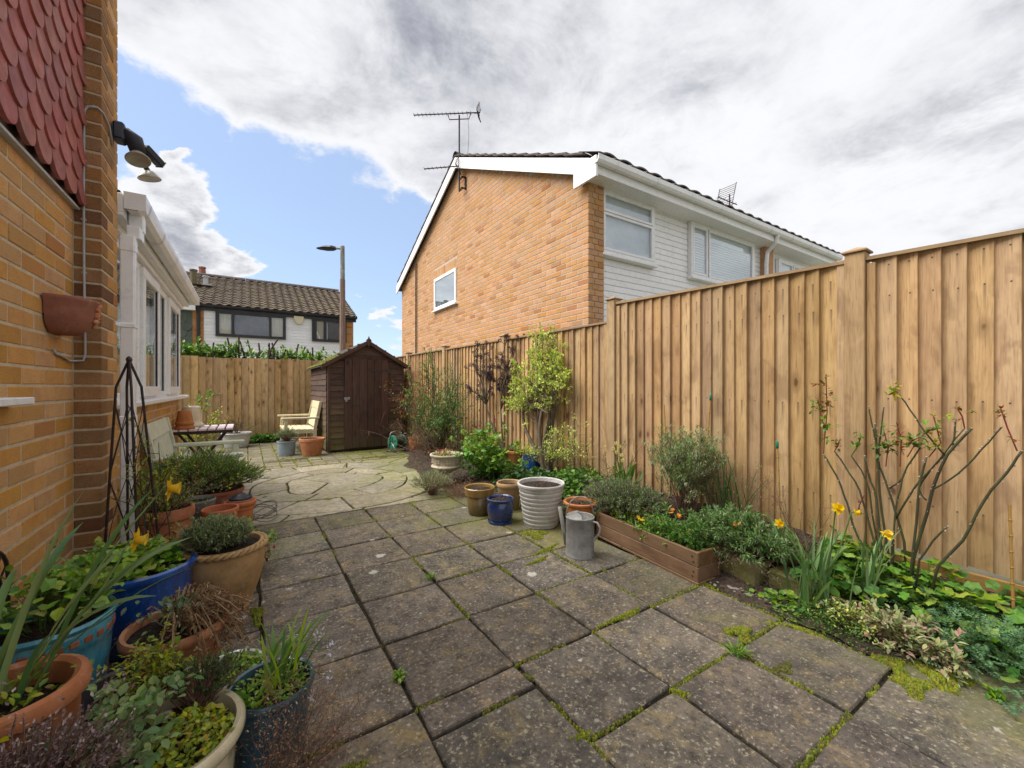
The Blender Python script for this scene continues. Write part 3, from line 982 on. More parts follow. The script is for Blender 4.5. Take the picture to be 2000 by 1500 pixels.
# ================================================================ BACK FENCE
bf = thing('back_fence', 'plain timber board fence across the back of the garden beside the shed', 'fence', (-.2, 10.78, 0))
bfm = [feather(h_, .145, .022).mesh('board', 'fence_back') for h_ in (1.83, 1.845, 1.822)]
x = -2.6
while x < 2.9:
    link('board', R.choice(bfm), bf, (x + .2, R.uniform(-.002, .002), R.uniform(0, .008)), rot=(R.uniform(-.004, .004), R.uniform(-.004, .004), -math.pi / 2 + math.pi + R.uniform(-.01, .015)))
    x += .1255
MB().bbox((-2.5, .03, .35), (3.1, .10, .43), .004).build('rail', 'post', bf)
MB().bbox((-2.5, .03, 1.45), (3.1, .10, 1.53), .004).build('rail', 'post', bf)

# ================================================================ SHED
SX, SY = 1.945, 8.12
shed = thing('garden_shed', 'small dark brown apex garden shed with mossy felt roof at the end of the garden', 'shed', (SX, SY, 0), 0)
def weather(L, mat, axis='x', ex=.108):
    """lapped weatherboard of length L, face to -y"""
    mb = MB(); prof = [(0, 0), (-.024, .0), (-.022, .012), (-.009, ex + .018), (0, ex + .018)]
    mb.v = [(x, y, z) for x in (-L / 2, L / 2) for y, z in prof]
    n = 5
    mb.f = [(k, k + n, (k + 1) % n + n, (k + 1) % n) for k in range(n)] + [tuple(range(n)), tuple(reversed(range(n, 2 * n)))]
    return mb.mesh('wall_board', mat)
WS, DS = .70, 2.15
EV, RG = 1.66, 2.06
core = MB()
core.prism([(-WS + .012, .012), (WS - .012, .012), (WS - .012, DS), (-WS + .012, DS)], .02, EV - .02)
core.v += [(-WS + .02, .014, EV - .02), (WS - .02, .014, EV - .02), (0, .014, RG - .05), (-WS + .02, DS, EV - .02), (WS - .02, DS, EV - .02), (0, DS, RG - .05)]
o = len(core.v) - 6
core.f += [(o, o + 1, o + 2), (o + 5, o + 4, o + 3), (o, o + 2, o + 5, o + 3), (o + 1, o + 4, o + 5, o + 2)]
core.build('shed_body', 'shed_side', shed)
DL, DR = -.418, .386
lw = DL + WS - .035; rw = WS - .035 - DR
wl, wr = weather(lw, 'shed'), weather(rw, 'shed')
ws_ = weather(DS - .06, 'shed')
z = .05
while z < 1.72:
    if z < EV - .06:
        link('wall_board', wl, shed, (-WS + .035 + lw / 2, R.uniform(-.002, .002), z), rot=(R.uniform(-.02, .02), R.uniform(-.006, .006), 0))
        link('wall_board', wr, shed, (DR + rw / 2, R.uniform(-.002, .002), z), rot=(R.uniform(-.02, .02), R.uniform(-.006, .006), 0))
        for sx, a in ((-1, -math.pi / 2), (1, math.pi / 2)):
            o = link('wall_board', ws_, shed, (sx * WS, DS / 2 + .02, z), rot=(0, 0, a))
    z += .108
z = 1.70
while z < RG - .05:
    half = (RG - z - .05) / (RG - EV) * WS
    if half > .08:
        o = link('wall_board', weather(2 * half - .02, 'shed', ex=.10), shed, (0, -.002, z))
    z += .10
for sx in (-1, 1):
    MB().bbox((-.019, -.03, .02), (.019, .02, EV), .002).build('corner_trim', 'shed_door', shed, loc=(sx * (WS - .017), 0, 0))
door = link('door', MB().bbox((-.40, .0, 0), (.40, .02, 1.66), .002).mesh('door', 'shed_door'), shed, (-.016, -.045, .06))
db = MB().bbox((-.0645, -.016, 0), (.0645, 0, 1.66), .003).mesh('door_board', 'shed_door')
for k in range(6):
    link('door_board', db, door, (-.333 + k * .1335, R.uniform(-.002, .002), R.uniform(-.004, .004)))
for zz in (.22, 1.46):
    hg = MB().box((.24, -.020, zz), (.30, .006, .034)).box((.40, -.018, zz), (.07, .006, .07))
    hg.build('hinge', 'iron', door)
lt = MB().box((-.36, -.022, .93), (.10, .008, .045)).box((-.375, -.034, .895), (.035, .018, .045))
lt.build('padlock', 'steel', door)
MB().box((-.22, -.020, .80), (.14, .006, .022)).build('latch_bar', 'iron', door)
for sx in (-1, 1):
    rf = MB()
    ox, oz = sx * (WS + .10), EV - .055
    t = .03
    rf.v = [(0, -.09, RG + .02), (ox, -.09, oz), (ox, DS + .12, oz), (0, DS + .12, RG + .02), (0, -.09, RG + .02 - t), (ox, -.09, oz - t), (ox, DS + .12, oz - t), (0, DS + .12, RG + .02 - t)]
    rf.f = [(0, 3, 2, 1), (4, 5, 6, 7), (0, 1, 5, 4), (1, 2, 6, 5), (2, 3, 7, 6), (3, 0, 4, 7)]
    if sx > 0:
        rf.f = [tuple(reversed(q)) for q in rf.f]
    rf.build('roof', 'felt', shed)
    bg = MB(); L = math.hypot(ox, RG - oz + .02)
    bg.v = [(0, y, RG + .024 + dz) for y in (-.115, -.093) for dz in (0, -.075)] + [(ox + sx * .02, y, oz - .006 + dz) for y in (-.115, -.093) for dz in (0, -.075)]
    bg.f = [(0, 1, 5, 4), (2, 6, 7, 3), (0, 4, 6, 2), (1, 3, 7, 5), (4, 5, 7, 6), (0, 2, 3, 1)]
    bg.build('bargeboard', 'shed_door', shed)
fi = MB()
pts = [(0, 2.165), (.016, 2.115), (.048, 2.085), (.046, 2.05), (.02, 2.01), (0, 1.95), (-.02, 2.01), (-.046, 2.05), (-.048, 2.085), (-.016, 2.115)]
fi.v = [(x, y, z) for y in (-.135, -.117) for x, z in pts]
fi.f = [tuple(range(10)), tuple(reversed(range(10, 20)))] + [(k, k + 10, (k + 1) % 10 + 10, (k + 1) % 10) for k in range(10)]
fi.build('finial', 'shed_door', shed)
mm = MB()
for _ in range(900):
    q = R.random() ** 2.2; yy = R.uniform(-.06, DS)
    xx = -(WS + .10) + .45 * q * (.5 + .7 * noise1((yy, 1), 3))
    zz = RG + .02 + (RG + .075 - EV) * xx / (WS + .10)
    dome(mm, xx, yy, zz + .002, R.uniform(.008, .02), R.uniform(.008, .02))
mm.build('roof_moss', 'moss', shed, stuff=True)

# ================================================================ OWN HOUSE (left)
WX, PX_, PY0, PY1 = -.73, -.626, 2.943, 3.25
HL = Vector((WX, 1.5, 0))
house = thing('brick_house', 'near orange brick house with red scalloped tiles and a white window extension along the left', 'house', HL)
hp = lambda mb, name, mat, parent=house, **k: mb.build(name, mat, parent, loc=-HL, **k)
mb = MB()
mb.box((-1.9, 2.57, 2.6), (2.334, .746, 5.2))
mb.box((-1.9, 1.25, .575), (2.334, 1.9, 1.15)).box((-1.9, 1.25, 3.64), (2.334, 1.9, 3.12))
mb.box((-2.2, 1.25, 1.6), (2.0, 1.89, .95)).box((-.95, .75, 1.6), (.434, .9, .92))
hp(mb, 'wall', 'mortar')
hp(MB().box(((PX_ + WX) / 2 - .01, (PY0 + PY1) / 2 , 2.6), (.104 + .02 - .006, PY1 - PY0 - .006, 5.19)), 'pier', 'mortar')
def brick_mesh(L, name, mat, d=.06, h=.065):
    return MB().bbox((-d, 0, 0), (0, L, h), .0035).mesh(name, mat)
bfull, bhalf = brick_mesh(.215, 'brick', 'brick_own'), brick_mesh(.1025, 'brick', 'brick_own')
cnt = 0; more = MB()
for c in range(0, 28):
    z = .012 + c * .075
    y = 2.943 - .010 - (0.0 if c % 2 else .1125)
    if c % 2 == 0:
        link('brick', bhalf, house, Vector((WX + R.uniform(-.001, .0015), PY0 - .1045, z)) - HL)
        cnt += 1
    while y > .80:
        y0 = y - .215
        blocked = y0 < 2.2 and y > 1.2 and 1.14 < z + .06 and z < 2.05
        if not blocked:
            link('brick', bfull, house, Vector((WX + R.uniform(-.0015, .002), y0, z + R.uniform(-.001, .001))) - HL, rot=(R.uniform(-.004, .004), 0, R.uniform(-.004, .004)))
            cnt += 1
        elif y > 2.2 + .02:
            L = y - 2.2
            more.bbox((WX - .06, 2.2, z), (WX, y, z + .065), .0035)
        y = y0 - .010
hp(more, 'cut_bricks', 'brick_own', stuff=True)
# pier bricks wrap the corner
pa = [MB().bbox((0, 0, 0), (.104, L, .065), .0035).mesh('brick', 'brick_pier_shade') for L in (.215, .102)]
pb = [MB().bbox((0, 0, 0), (.104, L, .065), .0035).mesh('brick', 'brick_own') for L in (.082, .195)]
for c in range(0, 48):
    z = .012 + c * .075
    k = c % 2
    link('brick', pa[k], house, Vector((WX, PY0 + R.uniform(-.002, .001), z)) - HL, rot=(0, 0, R.uniform(-.006, .006)))
    link('brick', pb[k], house, Vector((WX + R.uniform(-.001, .001), PY0 + (.225 if k == 0 else .112), z)) - HL)
# red hung tiles
tw, tg = .152, .1015
tp = [(-tw / 2 + .002, .09)] + [(-(tw / 2 - .002) * math.cos(a) , .09 - .085 * math.sin(a)) for a in [math.pi * k / 10 for k in range(1, 10)]] + [(tw / 2 - .002, .09), (tw / 2 - .002, .27), (-tw / 2 + .002, .27)]
mb = MB(); n = len(tp)
mb.v = [(x, y, z) for x in (0, .016) for y, z in tp]
mb.f = [tuple(range(n, 2 * n)), tuple(reversed(range(n)))] + [(k, (k + 1) % n, (k + 1) % n + n, k + n) for k in range(n)]
tm = mb.mesh('hung_tile', 'tile_red'); tm2 = tm.copy(); tm2.materials.clear(); tm2.materials.append(M['tile_pale'])
bt = [tp[0], tp[-3]] + tp[-2:]
for r in range(17):
    z = 2.105 + r * tg
    y = 2.943 - tw / 2 - (tw / 2 if r % 2 else 0.0) + .03
    while y > .60:
        pale = (r == 9 and 1.98 < y < 2.14)
        link('hung_tile', tm2 if pale else tm, house, Vector((WX + .034, y, z)) - HL, rot=(R.uniform(-.014, .014), -.085 + R.uniform(-.01, .01), R.uniform(-.012, .012)))
        y -= tw + .002
hp(MB().box((WX - .0, 1.62, 2.098), (.05, 2.62, .012)), 'flashing', 'lead')
hp(MB().box((WX - .01, 1.62, 3.6), (.03, 2.63, 2.95)), 'tile_batten_backing', 'shed_side')
# left window of the house: sill, frame, pane
wn = hp(MB().box((-.80, 1.7, 1.19), (.06, .98, .05)).box((-.80, 1.7, 2.02), (.06, .98, .05)).box((-.80, 2.17, 1.605), (.06, .05, .88)).box((-.80, 1.235, 1.605), (.06, .05, .88)), 'window', 'pvc')
wp = MB().box((-.80, 1.7, 1.605), (.012, .9, .79)).build('pane', 'glass', wn)
sl = MB().bbox((-.83, 1.15, 1.135), (-.665, 2.27, 1.163), .004).build('sill', 'pvc', wn)

# window extension
EX = -.69
mb = MB()
mb.box((-2.4, 4.86, .54), (2 * (2.4 + EX) - .005, 3.19, 1.07))
mb.box((-2.6, 4.86, 1.63), (2.6, 3.17, 1.15)).box((-1.5, 4.86, 2.19), (1.6, 3.19, .06))
hp(mb, 'extension_wall', 'mortar')
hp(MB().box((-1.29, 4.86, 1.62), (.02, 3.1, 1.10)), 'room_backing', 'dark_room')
exb = brick_mesh(.215, 'brick', 'brick_own', .05)
more = MB()
for c in range(14):
    z = .02 + c * .075
    y = 6.45 - (.1125 if c % 2 else 0)
    if c % 2:
        more.bbox((EX - .05, 6.3475, z), (EX, 6.45, z + .065), .0035)
    while y > 3.3:
        more.bbox((EX - .05, max(3.26, y - .215), z), (EX + R.uniform(-.001, .001), y, z + .065), .0035)
        y -= .225
hp(more, 'lower_bricks', 'brick_own', stuff=True)
win = hp(MB().bbox((EX - .06, 3.30, 1.10), (EX - .0, 6.40, 1.16), .004).bbox((EX - .06, 3.30, 2.095), (EX, 6.40, 2.16), .004), 'window', 'pvc')
for y0, y1 in ((3.30, 3.36), (4.155, 4.235), (4.95, 5.005), (5.44, 5.515), (6.33, 6.40)):
    MB().bbox((EX - .055, y0, 1.15), (EX + .002, y1, 2.10), .004).build('frame', 'pvc', win)
for y0, y1 in ((4.235, 4.95), (5.515, 6.33)):
    s_ = MB()
    s_.bbox((EX - .02, y0, 1.125), (EX + .028, y1, 1.205), .006).bbox((EX - .02, y0, 2.055), (EX + .028, y1, 2.135), .006)
    s_.bbox((EX - .02, y0, 1.20), (EX + .027, y0 + .075, 2.06), .006).bbox((EX - .02, y1 - .075, 1.20), (EX + .027, y1, 2.06), .006)
    s_.build('sash', 'pvc', win)
    g_ = MB().box((EX + .012, (y0 + y1) / 2, 1.205), (.004, y1 - y0 - .15, .006)).box((EX + .012, y1 - .079, 1.63), (.01, .008, .85)).box((EX + .012, y0 + .079, 1.63), (.01, .008, .85))
    g_.build('gasket', 'pvc_dark', win)
    MB().box((EX, (y0 + y1) / 2, 1.63), (.02, y1 - y0 - .12, .87)).build('pane', 'glass', win)
for y0, y1 in ((3.36, 4.155), (5.005, 5.44)):
    MB().box((EX - .03, (y0 + y1) / 2, 1.63), (.02, y1 - y0 + .01, .95)).build('pane', 'glass', win)
    MB().box((EX - .018, y1 - .004, 1.63), (.01, .008, .93)).build('gasket', 'pvc_dark', win)
MB().bbox((EX - .07, 3.28, 1.065), (EX + .085, 6.56, 1.102), .008).build('sill', 'pvc', win)
cu = MB()
for k in range(24):
    cu.box((-.86 + .012 * math.sin(k * 1.9), 5.05 + .016 * k, 1.6), (.02, .018, .95))
cu.build('curtain', 'curtain', win)
# eaves, gutter, downpipe
hp(MB().bbox((-.70, 3.26, 2.16), (-.655, 6.50, 2.205), .004).bbox((-.72, 3.26, 2.205), (-.605, 6.56, 2.225), .003).bbox((-.63, 3.26, 2.226), (-.605, 6.58, 2.335), .003), 'fascia', 'pvc')
gp = [(-.60, .0), (-.60, -.085), (-.585, -.10), (-.54, -.10), (-.515, -.075), (-.503, -.03), (-.503, 0), (-.512, 0), (-.512, -.03), (-.523, -.07), (-.545, -.09), (-.59, -.09), (-.592, 0)]
gm = MB(); n = len(gp)
gm.v = [(x, y, 2.345 + z) for y in (3.262, 6.62) for x, z in gp]
gm.f = [(k, k + n, (k + 1) % n + n, (k + 1) % n) for k in range(n)]
gm.box((-.552, 6.622, 2.297), (.10, .006, .10)).box((-.552, 3.259, 2.297), (.10, .006, .10))
gut = hp(gm, 'gutter', 'pvc')
for yy in (3.42, 3.95, 4.6, 5.25, 5.9, 6.45):
    c_ = MB(); q = [(x * 1.0 + (-.004 if x < -.55 else .004), z - .004) for x, z in gp[:7]]
    c_.v = [(x, y, 2.345 + z) for y in (yy - .012, yy + .012) for x, z in q]
    c_.f = [(k, k + 7, k + 8, k + 1) for k in range(6)]
    c_.build('gutter_clip', 'pvc', gut)
hp(MB().add([(-.62, 3.27, 2.352), (-.62, 6.6, 2.352), (-3.2, 6.6, 2.75), (-3.2, 3.27, 2.75)], [(0, 1, 2, 3)]), 'extension_roof', 'roof_dark')
dp = hp(MB().bbox((-.622, 3.272, .06), (-.557, 3.337, 2.02), .006), 'downpipe', 'pvc')
MB().bbox((-.626, 3.268, 2.0), (-.553, 3.341, 2.10), .008).bbox((-.60, 3.30, 2.09), (-.535, 3.42, 2.165), .006).bbox((-.60, 3.36, 2.15), (-.53, 3.43, 2.26), .006).build('offset_bend', 'pvc', dp)
MB().bbox((-.628, 3.266, 1.55), (-.552, 3.343, 1.578), .004).bbox((-.640, 3.20, 1.553), (-.622, 3.28, 1.575), .002).build('pipe_bracket', 'pvc', dp)
MB().bbox((-.626, 3.268, .98), (-.553, 3.341, 1.03), .005).build('pipe_collar', 'pvc', dp)

# floodlight with sensor and its cable
fl = thing('security_light', 'twin-dish outdoor floodlight with motion sensor on the brick pier by the red tiles', 'security light', (-.62, 3.14, 2.575))
MB().bbox((0, -.045, .0), (.05, .045, .10), .01).tube([(.04, .0, .055), (.085, .01, .03), (.10, .01, -.03)], [.04, .045, .038], 10).build('mount', 'plastic_dark', fl, smooth=True)
def dish(loc, d):
    mb = MB().lathe([(.012, .045), (.03, .04), (.05, .012), (.058, .0), (.054, -.004), (.045, .010), (.0, .018)], 20)
    ob = mb.build('lamp_head', 'lamp_white', fl, smooth=True, loc=loc)
    ob.rotation_euler = Vector(d).to_track_quat('Z', 'Y').to_euler()
dish((.105, -.02, -.085), (-.15, .35, .9))
dish((.135, .11, -.13), (-.2, -.1, .95))
MB().tube([(.05, .03, .03), (.10, .10, -.03), (.13, .11, -.09)], .014, 7).build('arm', 'plastic_dark', fl)
sm = MB().bbox((-.026, -.055, -.02), (.026, .06, .02), .006)
for k in range(5):
    sm.box((0, .063, -.018 + k * .009), (.05, .008, .004))
so = sm.build('sensor', 'plastic_dark', fl, loc=(.150, .075, .0)); so.rotation_euler = (rad(-24), rad(8), rad(-40))
MB().tube([(.085, .01, .035), (.12, .04, .02)], .012, 6).build('sensor_arm', 'plastic_dark', fl)
cb = MB()
path = [(-.62, 3.11, 2.53), (-.617, 3.03, 2.60), (-.622, 2.945, 2.62), (-.64, 2.934, 2.635), (-.675, 2.933, 2.63), (-.69, 2.933, 2.60), (-.692, 2.933, 2.2), (-.690, 2.933, 1.75), (-.686, 2.933, 1.37), (-.692, 2.932, 1.335), (-.722, 2.925, 1.330), (-.7225, 2.86, 1.328), (-.7225, 2.76, 1.345), (-.722, 2.68, 1.352), (-.726, 2.665, 1.372)]
cb.tube([Vector(p) - Vector((-.62, 3.14, 2.575)) for p in path], .0055, 6)
cab = cb.build('cable', 'cable', fl, smooth=True)
for (x, y, z) in ((-.65, 2.936, 2.635), (-.692, 2.936, 2.35), (-.692, 2.936, 2.05), (-.690, 2.936, 1.78), (-.688, 2.936, 1.55), (-.7255, 2.84, 1.330), (-.7255, 2.72, 1.35)):
    MB().box((0, 0, 0), (.018, .010, .010)).build('cable_clip', 'cable', cab, loc=Vector((x, y, z)) - Vector((-.62, 3.14, 2.575)))

# terracotta wall pot
wpz = 1.435
wpt = thing('wall_pot', 'half-round terracotta wall planter with moulded fruit fixed to the orange brick wall', 'wall planter', (WX + .004, 2.69, wpz))
prof = [(.0, .0), (.075, .006), (.110, .035), (.130, .09), (.137, .14), (.145, .152), (.145, .165), (.132, .165), (.126, .14), (.118, .09), (.06, .03)]
mb = MB().lathe(prof, 22, a0=-math.pi / 2, a1=math.pi / 2)
mb.add([(0, y, z) for y, z in [(-.14, .16), (-.12, .05), (-.07, .006), (.07, .006), (.12, .05), (.14, .16)]], [(0, 1, 2, 3, 4, 5)])
mb.build('pot_body', 'terra_wall', wpt, smooth=True)
mb = MB()
for k in range(22):
    a = rad(R.uniform(-2, 34)); z = R.uniform(.05, .15); r = .125 + .02 * (z / .15)
    o_ = Vector((math.cos(a) * r * .97, math.sin(a) * r * .97, z))
    mb.lathe([(0, -.012), (.009, -.008), (.013, 0), (.009, .008), (0, .012)], 8, c=o_)
mb.build('fruit_relief', 'terra_old', wpt, smooth=True)

# ================================================================ NEIGHBOUR HOUSE (right)
NX, NY0, NYR, NY1 = 3.73, 3.96, 7.77, 11.57
NL = Vector((NX, NY0, 0))
nb = thing('neighbour_house', 'buff brick house with white cladding beyond the right fence, its gable facing the garden', 'house', NL)
npt = lambda mb, name, mat, parent=nb, **k: mb.build(name, mat, parent, loc=-NL, **k)
SL = 1.89 / 4.02
roofz = lambda Y: 5.94 - abs(Y - NYR) * SL
mb = MB()
gy = [(NY0 + .014, 0), (NY1, 0), (NY1, roofz(NY1) - .12), (NYR, 5.94 - .12), (NY0 + .014, roofz(NY0) - .12)]
n = 5
mb.v = [(x, y, z) for x in (NX + .004, NX + .20) for y, z in gy]
mb.f = [tuple(reversed(range(n))), tuple(range(n, 2 * n))] + [(k, (k + 1) % n, (k + 1) % n + n, k + n) for k in range(n)]
gy = [(4.16, 0), (NY1 - .01, 0), (NY1 - .01, roofz(NY1) - .12), (NYR, 5.94 - .13), (4.16, roofz(4.16) - .12)]
o = len(mb.v)
mb.v += [(x, y, z) for x in (NX + .19, 10.9) for y, z in gy]
mb.f += [tuple(o + k for k in reversed(range(n))), tuple(o + k for k in range(n, 2 * n))] + [(o + k, o + (k + 1) % n, o + (k + 1) % n + n, o + k + n) for k in range(n)]
npt(mb, 'wall', 'mortar_grey')
WY0, WY1, WZ0, WZ1 = 7.94, 9.14, 2.98, 3.72
nbm = MB().bbox((0, 0, 0), (.06, .215, .065), .004).mesh('brick', 'brick_near'); nbh = MB().bbox((0, 0, 0), (.06, .1025, .065), .004).mesh('brick', 'brick_near')
more = MB(); cnt = 0; lst = []
c = 0; z = 1.20
while z < 5.9:
    y = NY0 + .001
    first = True
    while y < NY1 - .03:
        L = .215 if not (first and c % 2) else .1025
        first = False
        L = min(L, NY1 - y)
        top = min(roofz(y), roofz(y + L)) - .115
        hit = y + L > WY0 - .01 and y < WY1 + .01 and z + .07 > WZ0 - .02 and z < WZ1 + .22
        if z + .065 < top and not hit:
            lst.append((y, z, L))
        elif z + .065 < top and hit:
            if y < WY0 - .04 and z + .07 > WZ0 - .02:
                lst.append((y, z, max(.04, WY0 - .01 - y)))
            elif y + L > WY1 + .05:
                lst.append((WY1 + .01, z, y + L - WY1 - .01))
        y += L + .010
    z += .075; c += 1
lst.sort(key=lambda q: q[0])
for (y, z, L) in lst:
    if cnt < 230 and (abs(L - .215) < .004 or abs(L - .1025) < .004):
        link('brick', nbm if L > .15 else nbh, nb, Vector((NX + R.uniform(-.002, .002), y, z)) - NL)
        cnt += 1
    else:
        more.bbox((NX, y, z), (NX + .06, y + L, z + .065), .004)
for k in range(16):
    yy = WY0 - .02 + k * .0775
    more.bbox((NX, yy, WZ1 + .006), (NX + .06, yy + .066, WZ1 + .205), .004)
npt(more, 'far_gable_bricks', 'brick_near', stuff=True)
# front pier bricks
for c in range(36):
    z = 1.20 + .075 * c
    if z > 3.86:
        break
    for (x0, x1) in (((3.80, 3.90), (3.91, 4.01)) if c % 2 else ((3.735, 3.835), (3.845, 4.01))):
        npt(MB().bbox((x0, NY0 - .004, z), (x1, NY0 + .09, z + .065), .004), 'brick', 'brick_near') if c > 4 else None
npt(MB().box((3.872, NY0 + .056, 1.95), (.270, .098, 3.9)), 'front_pier', 'mortar_grey')
# cladding boards
cl = MB(); L = 8.25 - 4.01
prof = [(0, 0), (-.012, 0), (-.013, .004), (-.010, .078), (-.004, .083), (0, .0865)]
n = 6
cl.v = [(x, y, z) for x in (0, L) for y, z in prof]
cl.f = [(k, k + n, (k + 1) % n + n, (k + 1) % n) for k in range(n)] + [tuple(range(n)), tuple(reversed(range(n, 2 * n)))]
clm = cl.mesh('cladding_board', 'pvc_clad')
npt(MB().box((6.13, 4.11, 2.0), (L, .08, 4.0)), 'cladding_backing', 'pvc_clad')
z = 1.3
while z < 3.86:
    link('cladding_board', clm, nb, Vector((4.01, 4.068, z)) - NL)
    z += .0875
# windows on the front
def upvc_window(parent, x0, x1, z0, z1, y, root, panes, back, fm='pvc', gl='glass', fw=.05, d=.07):
    fr = MB().bbox((x0, y - d, z0), (x1, y, z0 + fw), .004).bbox((x0, y - d, z1 - fw), (x1, y, z1), .004)
    fr.bbox((x0, y - d + .001, z0 + fw), (x0 + fw, y - .001, z1 - fw), .004).bbox((x1 - fw, y - d + .001, z0 + fw), (x1, y - .001, z1 - fw), .004)
    wo = fr.build('window', fm, parent, loc=-root)
    for (a, b, c_, e, bk) in panes:
        MB().bbox((a, y - d - .006, c_), (b, y - d + .03, c_ + .035), .003).bbox((a, y - d - .006, e - .035), (b, y - d + .03, e), .003).bbox((a, y - d - .005, c_ + .035), (a + .035, y - d + .029, e - .035), .003).bbox((b - .035, y - d - .005, c_ + .035), (b, y - d + .029, e - .035), .003).build('frame', fm, wo)
        MB().box(((a + b) / 2, y - d + .015, (c_ + e) / 2), (b - a - .05, .006, e - c_ - .05)).build('pane', gl, wo)
        bkm = MB().box(((a + b) / 2, y - d + .056, (c_ + e) / 2), (b - a, .006, e - c_))
        if bk == 'blind':
            for q in range(int((e - c_ - .12) / .042)):
                bkm.box(((a + b) / 2, y - d + .042, c_ + .04 + q * .042), (b - a - .07, .016, .026), Matrix.Identity(4))
        bkm.build(*(('blind', 'blind') if bk == 'blind' else ('backing', bk)), wo)
    return wo
wa = upvc_window(nb, 4.0, 5.09, 3.0, 3.88, 4.055, NL, [(4.03, 5.04, 3.05, 3.56, 'reflection_tone'), (4.03, 5.04, 3.57, 3.83, 'reflection_tone')], None)
MB().bbox((3.99, 3.95, 2.965), (5.12, 4.05, 3.0), .005).build('sill', 'pvc', wa)
wb = upvc_window(nb, 5.98, 7.92, 2.97, 3.86, 4.055, NL, [(6.02, 6.42, 3.02, 3.81, 'blind'), (6.46, 7.86, 3.02, 3.81, 'blind')], None)
MB().bbox((5.96, 3.95, 2.935), (7.95, 4.05, 2.97), .005).build('sill', 'pvc', wb)
npt(MB().box((8.40, 4.02, 2.0), (.30, .12, 4.0)), 'party_pier', 'brick_near')
npt(MB().box((9.7, 4.10, 2.0), (2.3, .06, 4.0)), 'next_cladding', 'pvc_clad')
upvc_window(nb, 8.85, 10.1, 2.9, 3.75, 4.06, NL, [(8.90, 9.42, 2.95, 3.70, 'blind'), (9.46, 10.05, 2.95, 3.70, 'blind')], None)
# gable window
gw = MB().bbox((NX - .028, WY0, WZ0), (NX + .06, WY1, WZ0 + .07), .004).bbox((NX - .028, WY0, WZ1 - .07), (NX + .06, WY1, WZ1), .004).bbox((NX - .027, WY0, WZ0 + .07), (NX + .06, WY0 + .07, WZ1 - .07), .004).bbox((NX - .027, WY1 - .07, WZ0 + .07), (NX + .06, WY1, WZ1 - .07), .004)
gwo = npt(gw, 'window', 'pvc')
MB().box((NX - .012, (WY0 + WY1) / 2, (WZ0 + WZ1) / 2), (.006, 1.1, .64)).build('pane', 'glass_sky', gwo)
MB().box((NX - .001, (WY0 + WY1) / 2, (WZ0 + WZ1) / 2), (.006, 1.1, .64)).build('blind', 'blind', gwo)
MB().bbox((NX - .07, WY0 - .06, WZ0 - .035), (NX + .05, WY1 + .03, WZ0 - .001), .004).build('sill', 'pvc', gwo)
npt(MB().tube([(NX - .035, 10.32, .2), (NX - .035, 10.32, 4.40)], .02, 8), 'overflow_pipe', 'iron')
# roof
for sy in (-1, 1):
    ye = NYR + sy * 4.07; ze = roofz(ye)
    rf = MB(); t = .05
    rf.v = [(x, y, z + dz) for dz in (0, -t) for x, y, z in ((3.64, NYR, 5.94), (10.9, NYR, 5.94), (10.9, ye, ze), (3.64, ye, ze))]
    rf.f = [(0, 1, 2, 3), (7, 6, 5, 4), (0, 4, 5, 1), (1, 5, 6, 2), (2, 6, 7, 3), (3, 7, 4, 0)]
    if sy < 0:
        pass
    npt(rf, 'roof', 'roof_dark')
    bb = MB()
    bb.v = [(x, y, z + dz) for x in (3.61, 3.635) for (y, z) in ((NYR, 5.925), (NYR + sy * 3.95, roofz(NYR + sy * 3.95) - .015)) for dz in (0, -.215)]
    bb.f = [(0, 1, 3, 2), (4, 6, 7, 5), (0, 2, 6, 4), (1, 5, 7, 3), (2, 3, 7, 6), (0, 4, 5, 1)]
    npt(bb, 'bargeboard', 'pvc')
    k = 0
    d = .0
    while d < 3.75:
        y0, y1 = NYR + sy * d, NYR + sy * (d + .37)
        vt = MB()
        vt.v = [(x, y, z) for x in (3.60, 3.93) for (y, z) in ((y0, roofz(y0) + .012), (y0, roofz(y0) + .03), (y1, roofz(y1) + .062), (y1, roofz(y1) + .032))]
        vt.f = [(0, 1, 2, 3), (7, 6, 5, 4), (0, 4, 5, 1), (1, 5, 6, 2), (2, 6, 7, 3), (3, 7, 4, 0)]
        npt(vt, 'verge_tile', 'roof_dark')
        d += .315
rt = MB().lathe([(.10, 0), (.10, .42)], 8, a0=0, a1=math.pi).mesh('ridge_tile', 'roof_dark')
for k in range(17):
    link('ridge_tile', rt, nb, Vector((3.6 + .43 * k, NYR, 5.94)) - NL, rot=(math.pi / 2, 0, math.pi / 2))
ev = MB()
ys, zs = 3.66, roofz(3.66) + .055
prof = [(0, .014), (.06, .016), (.12, .038), (.18, .044), (.24, .038), (.30, .016)]
for (y, z) in ((ys, zs + .01), (ys + .40, zs + .01 + .40 * SL)):
    for x, b in prof:
        ev.v.append((x, y, z + b))
for x, b in prof:
    ev.v.append((x, ys, zs + b - .01))
ev.f = [(k, k + 1, k + 7, k + 6) for k in range(5)] + [(k, k + 12, k + 13, k + 1) for k in range(5)]
evm = ev.mesh('eaves_tile', 'roof_dark')
for k in range(24):
    link('eaves_tile', evm, nb, Vector((3.64 + .302 * k, 0, 0)) - NL)
